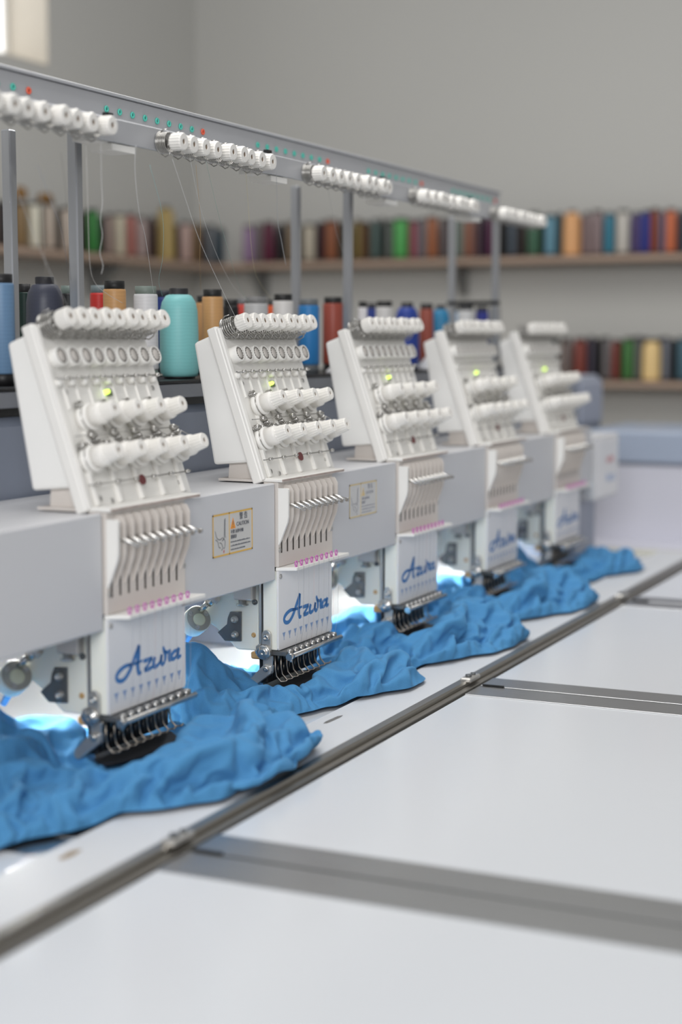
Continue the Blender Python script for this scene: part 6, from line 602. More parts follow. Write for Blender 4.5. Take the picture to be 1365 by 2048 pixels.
[-386,3,4,4,-6,-3,-3,0,2,4,14,-7,5,6,5,0,-9,-8,-5,13,-10,18,-13,9,4,18,-3,-5,-7,5,5,13,-13,-11,-16,-4,18,-14,13,11,-4,-11,16,17,6,-6,-1,8,-20,6,5,16,-13,-17,-14,-6,-6,15,-7,14,-10,18,-2,1,18,-1,16,-3,-6,14,-11,-13,6,7,18,-14,-6,-18,-5,-7,-3,-8,7,12,-9,10,15,-2,7,8,3,-10,14,14,-8,-13,-1,0,8,8,17,-14,-9,-7,-10,-4,-7,-4,-5,-1,10,-7,10,15,5,6,5,-13,9,10,-3,11,-14,1,10,2,-9,9,9,-7,-9,-4,-6,-4,-7,-3,-5,-1,-1,0,11,11,-11,3,17,0,7,-7,3,10,1,-1,8,5,-5,-9,8,15,-14,2,-5,-3,-7,-6,-3,-4,-5,-2,2,-1,-4,11,-7,7,15,9,3,-9,1,15,4,-8,13,7,-5,2,-18,8,20,-13,5,-3,-7,-2,-6,-6,-7,-7,4,-3,0,2,-5,-5,8,6,-10,6,19,3,4,-3,6,7,1,9,2,2,0,-22,8,13,0,2,-9,1,-3,-6,-7,-6,-4,4,-12,8,1,-6,-2,1,9,-7,-7,17,0,13,5,7,7,-2,11,1,5,-13,5,-20,8,19,-14,10,-8,-4,10,-5,-7,-8,-8,2,-4,-7,8,4,-12,1,1,9,-7,-7,-1,14,15,7,8,5,-1,11,3,-10,-4,-6,1,-8,33,-14,14,-8,-7,-8,-2,7,-14,-5,2,2,-5,-7,-2,-1,1,4,0,7,-7,-7,-2,13,10,16,7,3,3,4,7,-8,-6,-4,1,-19,9,24,11,-2,-15,2,-12,3,2,-14,0,2,1,-5,-6,-3,0,2,0,4,2,-8,-3,-2,2,16,14,14,2,3,3,5,-4,-5,-7,-13,3,-6,11,12,18,-3,-14,-7,-4,-3,9,-14,-6,13,-15,9,-6,-1,-1,-3,3,3,-1,-2,-2,-4,0,5,14,18,12,3,3,3,-4,-7,-16,0,0,-2,1,28,-16,25,-19,1,-5,-3,-2,-4,-4,-7,-6,6,3,1,-1,-1,-3,1,3,-6,1,0,0,-5,3,8,18,14,8,5,2,-10,-10,-10,5,1,-3,-5,12,14,9,-15,2,4,-5,-4,-1,-4,-5,-7,-7,7,-1,5,0,-7,2,2,-4,-4,2,-8,3,4,2,7,7,19,12,-7,-5,11,-10,-10,-11,10,5,1,1,13,2,-2,-1,-1,-1,1,-1,-5,-7,-7,-4,-4,8,2,1,-7,5,2,-8,-4,-2,1,3,3,2,3,10,-2,13,16,-6,-3,-10,-10,1,10,-4,8,-1,10,15,-14,10,-4,-2,0,2,-1,0,-6,-7,-7,-4,-5,8,0,0,-4,6,1,-8,-6,2,1,1,5,2,1,6,-5,15,5,12,-7,-9,-10,5,-2,6,3,8,1,13,6,-9,-9,6,-2,7,-3,2,-6,-8,-10,-7,3,4,-9,1,7,7,-1,-9,-4,0,3,1,4,0,4,2,1,0,13,13,-11,-6,-5,0,4,6,2,8,-5,11,2,-4,-2,3,-5,6,4,2,-8,-8,-10,-5,-4,-1,1,2,6,8,-1,-9,-3,1,2,2,3,1,-1,1,2,3,7,13,-7,-5,-1,-2,4,0,8,4,-7,7,11,-10,6,2,-5,1,-7,4,8,4,-7,-9,-11,-1,-5,0,0,2,4,-7,12,-4,-4,2,2,2,2,1,1,0,0,-3,12,-2,8,-5,-4,1,0,3,10,-11,17,-8,9,2,4,-7,3,-15,0,14,3,3,-4,-9,-11,0,-4,0,0,3,2,-8,7,1,0,1,2,2,2,1,1,-1,-5,-1,11,0,6,0,-4,-3,5,1,3,-5,-6,10,7,5,3,-11,-11,5,4,7,11,2,-6,-9,-10,-2,0,0,0,-10,-3,8,8,-3,-3,4,5,-6,4,-5,13,-1,-4,-4,10,1,3,3,-2,-1,0,3,-5,1,-1,4,14,-9,11,-15,-6,1,2,9,7,-7,13,0,-10,-9,0,1,-1,-7,-8,0,3,2,2,4,1,6,-6,0,2,-3,14,-4,-4,-3,14,3,-5,6,0,0,-1,-1,1,0,-3,22,-8,-3,-13,8,-10,-2,6,-8,-6,18,-4,16,-12,3,-2,3,-2,-8,-8,3,1,3,2,3,-2,1,2,-2,4,-7,6,9,-5,-2,-3,6,9,5,1,-2,-6,6,1,0,-8,19,-4,-18,5,5,-11,-7,-11,17,-12,-2,19,14,-9,5,-2,3,-18,0,1,3,3,1,1,4,-3,3,1,-1,-2,-1,1,9,0,-4,-3,7,8,7,0,-4,-5,7,2,0,-12,19,-4,-19,5,0,1,-10,-12,1,1,-1,-1,11,17,-2,5,-1,-6,-18,8,-10,4,10,5,3,2,-3,5,-6,4,-1,-4,4,-7,7,-7,8,5,-1,9,11,-5,-4,-1,1,6,-13,17,-3,-16,-1,7,2,-10,-17,1,-3,8,-1,-3,7,14,8,1,-8,-20,0,0,0,1,7,7,9,-2,1,0,2,1,-6,3,4,-6,-6,6,3,1,6,9,-2,9,-3,-1,1,0,-11,17,-4,-17,5,0,-1,-14,-6,3,1,-4,0,8,-6,2,14,16,-8,-19,0,0,0,0,0,3,9,5,1,5,1,1,-6,2,2,0,-15,4,4,6,3,4,2,4,2,6,1,0,-1,-14,17,-3,-22,1,2,10,-6,-13,-5,6,-3,0,-1,-1,3,4,1,3,5,-6,0,0,0,0,0,0,10,2,-1,0,11,0,-5,-1,-11,7,-11,4,8,7,-3,9,4,0,-9,14,1,0,-13,0,18,-2,-20,-6,8,1,4,-14,0,-3,-3,3,4,-1,-2,3,4,3,-1,1,0,0,0,0,0,0,0,1,4,4,1,-3,11,-1,-10,-10,-1,1,5,7,2,4,-5,12,-10,7,6,7,-11,-2,0,17,-2,-19,4,-11,3,9,-3,-5,0,-6,0,1,5,0,-2,2,5,3,-1,1,0,0,0,0,0,0,0,1,5,3,-5,3,-9,1,6,-11,2,0,5,7,-1,5,-2,-8,6,6,7,-5,5,-7,1,17,-2,-24,7,-17,11,4,6,-4,-2,-2,-2,-1,-5,10,1,-2,2,3,5,1,-1,0,0,0,0,0,0,0,0,4,5,-5,1,-11,0,7,-9,4,1,-4,13,1,0,0,-9,9,6,5,-7,5,-6,2,15,-1,-15,-15,-5,1,11,7,6,-5,-9,6,-2,-4,-3,4,4,3,2,4,3,2,0,0,0,0,0,0,0,0,0,3,4,-7,-10,-1,1,0,0,5,1,-4,2,10,2,-7,-5,9,7,-4,1,-8,7,16,0,-11,-10,-5,-7,-2,10,4,13,-7,-8,-9,2,2,4,4,4,3,2,3,3,3,0,0,0,0,0,0,0,0,0,0,6,-8,-11,2,-1,-1,1,-3,7,-1,3,6,-2,-3,-3,6,10,-9,-2,1,4,16,-22,9,-5,-6,-6,-2,8,5,4,-17,-1,1,2,2,4,4,4,5,4,3,3,3,0,0,0,0,0,0,0,0,0,-1,5,-10,-9,4,-5,-5,9,-7,6,3,3,5,-1,-4,-1,4,10,-10,1,1,0,15,1,-29,14,-3,-4,-6,-2,8,2,-13,5,-2,-1,3,3,0,8,5,4,5,3,3,3,0,0,0,0,0,0,0,0,0,-1,1,-9,-7,-10,4,1,-4,4,6,5,2,-2,2,2,-3,2,1,3,-4,0,15,2,-32,5,10,2,-4,-5,-3,6,-6,-2,2,2,-3,4,0,3,2,7,7,6,3,3,4,0,0,0,0,0,0,0,0,0,-2,-4,-19,1,-5,1,-6,7,5,4,5,4,-3,-6,4,4,2,-7,10,-7,-1,15,2,-27,-5,11,0,11,-4,-6,-2,-1,-1,-2,3,1,-1,1,3,3,2,4,6,8,5,4,3,0,0,0,0,0,0,0,0,-1,-5,-11,-18,2,-1,2,-2,5,5,6,0,1,0,-1,4,4,-5,0,0,-2,15,2,-26,0,0,8,-1,9,-6,-1,0,-3,0,-4,5,-2,1,2,3,3,2,3,6,7,7,4,3,0,0,0,0,0,0,0,0,0,-19,-19,-7,-2,8,-1,7,2,4,6,3,2,0,-3,-1,8,-4,0,-3,-3,15,3,-21,-4,4,-1,1,6,-3,4,1,0,-2,-3,-2,4,-5,5,2,2,4,2,3,5,8,6,5,3,1,-1,0,0,0,0,0,0,-16,-19,-8,-3,1,-1,4,4,7,4,3,0,6,-7,5,-2,8,-2,-5,-4,16,-8,-12,1,3,0,-1,4,1,1,3,-7,3,-7,1,4,-3,6,2,2,4,2,3,4,7,7,6,3,1,0,0,0,0,0,0,-14,-18,-8,-7,0,-4,4,3,4,7,2,6,-1,-4,4,2,1,6,-12,0,13,4,-15,-3,0,4,1,-2,2,2,-4,4,-6,-1,1,2,-2,1,4,5,2,1,5,3,3,7,8,6,-2,-1,3,4,0,0,0,-17,-8,-15,-6,-2,-2,-1,2,3,6,4,5,-1,5,-5,3,3,3,-1,-8,-4,17,-3,-6,-3,2,2,-1,2,1,2,-4,-2,0,0,0,-1,1,1,4,4,4,0,3,3,4,7,5,8,0,-1,2,0,-6,-1,-13,-11,4,-12,-5,1,-2,0,1,3,5,3,6,-3,7,-4,3,2,2,-9,-5,15,-5,3,-5,2,3,-4,5,0,1,-2,-3,0,0,1,-2,0,2,-1,8,-2,2,-1,2,11,2,10,10,1,-3,-3,-11,7,2,-17,-18,-1,0,2,0,-2,0,1,-2,8,4,4,-1,-6,6,4,5,-8,-6,13,-2,-1,-1,2,3,-5,6,1,1,-2,-3,0,0,1,-2,-2,3,-1,8,-1,2,0,-3,6,10,6,11,1,-3,-2,-12,-9,-9,8,-15,5,-5,-1,4,-1,-6,3,1,0,12,-5,6,-4,0,8,-14,7,9,0,3,-2,3,1,-4,6,2,-1,-1,-2,0,-1,-3,2,-2,2,-2,3,5,3,0,-5,2,5,14,11,-3,-7,6,-12,-8,-10,-3,-4,4,-1,-1,-4,4,-5,3,0,3,-7,6,13,-3,-3,0,0,-6,15,-1,5,1,3,-18,10,11,3,-2,-1,-2,0,-1,-5,0,1,0,1,2,5,4,-2,-2,-1,1,7,17,-14,9,0,-14,-2,-8,0,-6,-5,8,-3,-7,5,-4,2,-1,2,-1,4,1,-2,10,-7,-5,17,7,0,3,-9,-10,10,7,8,1,0,-3,1,-3,-5,1,-7,2,7,1,5,5,-3,-1,0,-3,0,-1,6,12,-10,-6,4,-11,2,-6,-4,8,-7,-7,6,-1,-10,5,8,0,1,-7,7,-3,-5,27,6,-13,0,-9,8,12,5,6,0,-2,0,-3,-8,1,-8,0,3,12,1,6,-4,3,-1,-3,0,-4,5,-5,2,0,6,-11,-9,-1,3,2,-3,-7,6,-4,-8,1,15,0,-3,5,-9,-8,29,-1,0,-8,-2,5,13,7,5,2,-1,-2,-4,-6,-5,-2,-1,-3,14,4,4,0,3,0,-16,13,-5,5,-5,1,0,-11,3,-4,-2,-3,0,1,-8,6,-3,-6,2,1,11,2,-8,17,7,-5,-7,1,5,1,17,5,3,0,-2,-7,-4,-5,-6,0,-4,12,11,4,0,0,-7,-11,12,1,5,-7,0,-1,-12,7,-12,5,-7,6,-1,-8,-2,2,0,16,-3,-5,-6,20,5,-9,-11,12,-1,12,17,3,0,-4,-5,-3,-7,-5,-3,-3,11,12,4,4,-16,3,-11,12,6,4,-6,1,-4,-10,-11,6,3,-12,12,-7,-1,10,-5,-4,-3,18,5,-17,1,13,2,19,9,3,-6,-5,-3,-11,-6,-3,0,12,9,-5,9,-19,-3,1,11,11,4,-15,13,-18,-15,3,-7,16,1,-2,-2,-4,-5,17,-7,-1,14,3,1,21,-9,15,-13,0,-10,-12,5,-3,3,17,0,-17,-8,13,-1,8,12,-3,-16,-3,3,-14,8,-2,-5,-3,11,5,5,0,11,-7,0,16,7,1,-5,-11,-10,-10,9,-2,7,13,-19,-3,14,1,7,11,-10,-17,8,2,-10,-8,-8,20,6,15,-7,4,-5,17,8,-5,-12,-11,-7,-5,12,7,5,-18,0,15,5,-10,19,-17,7,-9,-9,9,7,14,2,-5,-2,17,-6,-17,-7,4,-7,7,12,-12,-6,4,14,4,4,-5,-7,-8,8,7,8,8,-16,5,8,-16,1,6,-8,1,14,-6,11,-2,-3,-3,-4,10,6,5,4,2,1,-1,-2,-2,-3,-3,-3,-3],
[94,13,13,13,-89,11,12,14,14,17,-3,26,13,12,13,-162,11,10,11,17,16,6,7,16,19,-1,15,19,19,12,12,-209,9,10,0,17,10,14,13,16,19,13,8,8,17,18,16,3,22,12,12,-247,8,-9,7,14,18,15,19,13,17,7,20,21,5,18,7,20,20,4,8,19,11,11,-283,8,-4,-5,21,10,19,12,20,15,18,17,7,17,19,-1,21,18,5,13,19,6,19,14,10,10,-318,7,-14,7,18,15,6,19,20,11,17,20,16,-2,19,19,18,8,9,17,19,15,6,18,-1,10,26,10,-336,-14,8,18,19,4,11,20,19,12,13,8,17,16,17,20,-2,19,15,18,19,-7,20,13,18,2,15,23,9,-359,7,-14,18,16,19,11,2,20,20,0,19,14,12,17,19,1,14,18,18,15,4,12,18,18,5,10,17,7,28,9,-384,7,-17,16,18,20,19,11,9,9,15,-1,20,20,14,12,11,13,16,19,1,16,15,17,17,9,21,-12,17,20,13,26,8,-402,-18,21,18,15,15,9,10,10,16,11,15,8,20,8,18,19,7,17,19,10,16,-7,17,17,18,20,-6,17,14,15,18,22,8,-426,6,-13,17,20,16,20,13,12,13,4,18,9,8,16,17,15,16,8,18,18,19,-2,-2,18,13,19,20,-1,7,19,20,19,20,13,-442,5,5,-5,18,19,20,17,-3,15,20,10,16,6,18,18,16,2,14,16,18,18,20,1,8,-5,16,20,18,18,-1,16,19,15,14,26,7,-458,16,-9,14,13,14,19,17,-11,21,19,14,14,10,18,10,17,14,2,20,17,20,20,15,-2,0,0,17,17,18,20,8,19,18,14,18,12,5,-471,12,11,11,15,16,-5,19,2,19,13,13,19,13,16,5,11,15,19,11,20,19,18,20,12,-1,-3,3,14,16,16,20,19,6,18,15,19,8,-479,3,22,6,20,4,18,-8,8,19,7,8,18,17,20,11,16,1,14,17,18,20,20,21,18,20,7,-6,0,8,14,17,18,16,17,12,12,17,12,2,-486,11,2,20,20,7,18,-9,8,20,6,2,16,20,18,16,1,10,17,19,19,20,19,20,19,15,12,14,-7,3,18,17,16,17,17,18,-12,19,0,22,-490,-3,17,21,20,20,8,-10,14,16,-6,13,20,5,17,18,19,2,17,16,19,20,16,20,15,21,20,4,17,3,1,17,16,17,18,17,-9,-5,19,22,1,-498,3,-2,20,20,20,20,-1,1,18,11,-8,19,16,7,19,18,19,-2,18,14,18,17,16,19,19,18,18,20,17,1,10,6,19,18,16,6,9,-17,9,18,14,-503,10,8,7,17,19,19,13,-4,19,0,8,1,19,19,18,18,5,6,19,13,19,19,15,8,20,18,20,19,20,21,0,2,17,19,19,12,2,-15,-6,19,24,-509,-3,11,15,21,18,20,19,-1,19,1,9,-6,20,20,17,16,9,3,20,11,20,13,10,14,21,20,19,20,20,20,12,2,17,11,17,16,0,-3,-16,8,33,2,-523,4,17,0,19,10,19,20,6,19,19,4,-11,8,20,19,18,16,-4,19,9,20,20,4,12,17,19,20,20,20,18,17,11,19,8,18,19,-5,-5,-1,8,17,3,18,-532,-1,21,15,15,12,18,9,20,12,21,-6,-10,20,14,19,11,19,7,6,13,21,19,3,11,19,19,19,20,19,14,17,14,19,19,14,19,3,-11,-8,18,-1,19,15,-541,20,-1,12,11,21,19,17,12,19,13,-10,-5,18,20,18,16,-4,6,18,19,18,18,19,5,18,18,20,14,20,12,15,16,20,20,13,15,15,-4,-10,1,18,8,17,-550,2,30,8,12,6,7,17,15,15,15,19,-4,-10,19,20,18,1,0,11,17,19,19,19,19,19,17,14,17,18,13,18,16,16,13,18,20,18,9,0,-2,-13,19,7,21,-556,1,16,14,18,-6,3,19,13,18,7,17,14,-7,8,19,20,15,0,-2,16,21,14,19,20,16,19,17,20,18,12,19,18,12,20,18,18,8,18,10,-4,-10,2,19,8,23,-562,24,11,-6,18,-12,19,17,12,11,19,-4,12,16,1,23,17,-5,2,18,16,16,18,20,15,20,17,21,19,8,20,15,17,19,17,18,15,13,13,8,-11,-6,13,16,9,22,-571,4,25,13,11,-9,8,16,6,8,17,19,16,-8,12,14,22,1,3,18,16,17,11,15,16,19,20,14,17,20,17,14,20,7,19,15,17,12,9,15,16,-11,1,20,-8,19,28,-584,4,16,13,18,12,11,8,10,11,-5,18,5,18,17,-4,17,0,0,21,20,20,19,14,14,7,21,8,19,20,18,13,19,20,13,9,20,6,10,15,15,8,13,-5,19,-7,16,29,-594,2,14,20,9,19,-7,12,20,16,17,4,1,-4,16,14,16,-4,-5,20,21,20,20,20,17,4,19,3,18,21,20,10,20,18,18,1,20,19,19,4,4,10,10,9,13,15,-2,18,26,-604,2,5,16,19,19,7,-7,16,17,20,20,0,-15,6,19,10,4,-4,15,20,21,20,20,20,21,-1,7,20,20,13,20,12,20,9,18,10,20,14,16,-4,14,20,15,15,-6,12,20,12,18,-614,2,10,16,1,20,10,-1,21,9,20,18,16,-1,-16,4,18,14,15,-18,20,20,21,20,20,20,21,15,5,5,20,14,17,19,7,10,17,19,18,17,-2,4,19,16,10,19,20,5,15,20,6,-627,1,10,21,-5,18,8,4,20,11,20,13,9,18,4,-19,2,20,18,16,-19,20,20,21,20,20,20,21,17,1,6,18,21,7,19,19,4,21,11,19,12,-6,17,21,12,19,5,12,20,18,7,15,-641,1,6,15,8,12,16,-2,21,18,15,11,18,18,-1,7,-19,2,19,20,17,-18,20,20,21,20,20,20,21,20,7,1,20,13,4,18,19,10,17,10,11,15,2,20,20,8,17,6,20,8,17,29,-1,-648,1,13,-7,13,20,11,18,2,19,9,19,20,19,18,8,-16,-11,-1,17,18,22,-17,20,20,21,20,20,20,21,20,5,7,19,-4,13,19,18,19,11,15,14,-5,19,17,10,14,8,13,16,16,11,30,-649,1,20,-16,12,8,19,15,7,17,16,14,9,20,20,19,10,-13,-12,-5,17,19,19,-14,20,20,21,20,20,20,21,20,15,2,15,-9,20,19,19,8,20,11,21,-14,15,15,15,16,15,4,11,15,20,22,-643,-4,18,2,1,11,20,3,14,15,10,16,17,20,20,9,11,10,-15,-14,19,16,19,-12,20,20,21,20,20,20,21,20,9,17,8,-11,19,15,16,19,16,16,15,-14,18,20,16,3,20,5,18,6,34,0,-637,-1,1,14,17,-2,3,19,6,17,-2,19,16,20,20,19,20,4,8,-16,-12,10,20,19,-9,20,20,21,20,20,20,21,20,9,20,7,-19,16,19,18,14,15,19,20,-16,21,20,20,-5,20,17,4,18,19,-635,-1,3,-4,21,19,3,-2,19,14,-9,19,15,20,16,19,20,19,18,-10,-10,-9,5,18,20,-6,20,20,21,20,20,20,21,20,8,14,-5,-1,20,12,17,19,13,16,20,-5,17,16,6,9,20,7,17,29,1,-638,-2,10,18,-12,14,16,8,-1,21,-5,11,19,7,20,17,20,19,17,20,2,-9,-14,-3,16,20,-3,20,20,21,20,20,20,21,17,18,-8,-7,20,19,19,3,18,20,9,17,18,-2,20,7,6,16,19,11,25,-644,-2,9,17,20,-15,-3,19,7,14,18,-5,13,20,0,19,19,20,18,17,21,9,-7,-12,-12,13,20,0,20,20,21,20,20,20,21,20,-5,-6,4,21,19,12,14,20,10,19,20,13,0,20,20,-7,19,18,30,1,-652,-2,7,19,13,19,-2,-15,4,16,19,16,-5,20,18,2,20,11,20,19,15,20,13,-1,-17,-9,5,20,3,20,20,21,20,20,20,21,2,-5,3,10,21,16,19,16,15,10,16,13,17,20,11,20,-4,14,40,1,-655,11,2,20,13,19,7,-13,-7,21,15,4,15,9,15,19,11,7,20,20,16,16,17,4,-11,-16,0,19,5,20,20,21,20,20,20,9,-4,4,4,18,15,19,17,19,12,20,10,19,19,13,18,16,2,16,20,-650,-1,3,16,20,11,20,12,-7,-11,15,12,17,-7,20,15,10,16,15,15,20,10,19,20,11,-11,-15,-7,20,20,9,16,21,20,20,3,13,-5,8,10,19,18,18,18,16,18,16,18,15,15,20,16,11,17,11,3,-645,-4,8,17,19,10,18,19,-5,-11,14,18,3,-4,20,9,13,17,13,20,17,8,20,19,19,-8,-9,-15,18,20,3,19,18,21,7,4,20,4,19,1,16,19,14,17,18,20,14,16,19,15,17,12,20,16,2,-635,14,-6,15,19,9,15,19,2,-11,13,19,-6,1,20,7,21,11,21,9,20,21,8,20,11,-14,-2,-4,14,18,18,9,16,18,-10,14,19,19,16,-2,15,19,16,20,12,19,19,20,6,13,17,19,27,3,-626,19,5,-2,20,12,8,18,8,-9,14,18,-10,1,21,14,9,20,16,11,20,18,11,18,-4,0,12,-8,14,17,18,10,17,19,-1,11,4,17,5,10,21,19,15,18,19,7,18,19,12,18,11,14,25,-616,9,15,-9,20,21,2,16,12,-7,16,17,-12,0,17,19,6,19,16,18,18,16,16,9,12,5,-7,3,17,17,11,17,17,-1,24,3,8,8,7,19,10,20,15,18,15,18,16,5,19,20,18,14,6,-608,16,-3,0,20,5,17,14,16,-5,18,16,-13,4,19,1,15,16,20,20,13,17,12,16,17,11,1,-3,16,6,17,15,19,-4,18,8,19,-7,18,7,17,19,18,18,18,1,19,18,18,15,11,8,-592,0,21,1,9,20,-8,15,17,5,20,16,-14,8,20,2,19,15,9,19,15,16,13,17,18,18,-18,18,17,-1,16,19,14,-2,17,13,16,-11,13,17,12,19,11,19,19,4,17,12,20,14,8,-573,13,15,14,19,-5,-9,16,16,20,18,-13,10,10,18,13,19,13,6,20,13,20,10,14,21,-14,18,3,16,18,1,19,6,18,5,17,5,6,8,13,15,14,20,8,16,11,30,7,6,-554,19,4,18,19,-15,1,11,18,20,20,-10,16,6,6,20,20,20,-4,19,20,13,11,15,3,11,18,-1,14,14,8,10,18,15,-2,20,21,-16,17,11,15,16,17,19,5,28,8,-533,3,21,19,18,-17,16,-5,18,19,20,-4,19,-3,13,12,20,20,6,6,20,17,19,-4,13,11,18,1,17,-2,21,10,16,4,18,18,14,-9,12,18,17,6,29,13,11,9,-509,4,25,14,-1,18,4,-1,19,22,4,17,-7,19,3,19,21,0,10,20,20,8,16,5,8,15,10,19,-3,17,14,-1,16,19,7,16,13,-2,26,12,12,12,-456,5,34,10,-4,20,-10,13,17,16,16,-6,13,18,4,20,-2,14,19,19,-1,16,16,14,6,18,1,16,2,10,12,18,11,8,14,13,13,12,-401,21,20,-10,19,13,-2,17,16,-6,18,14,-2,18,17,11,1,20,5,16,15,8,17,4,19,-10,19,23,-4,18,6,13,13,-339,6,6,28,-9,19,21,10,-17,18,20,14,-10,11,15,20,15,16,-1,18,2,11,13,18,12,-6,19,9,12,11,12,-294,5,8,17,13,16,-1,11,19,12,-12,19,17,1,15,17,6,19,-3,21,13,7,4,13,12,12,-250,5,9,18,12,20,-2,19,-4,14,14,-1,16,11,4,16,20,-6,19,8,12,12,12,-217,5,6,22,5,19,18,-12,20,10,1,21,-4,18,9,12,11,12,12,-168,7,7,9,10,11,11,12,12,12,12,12,11],
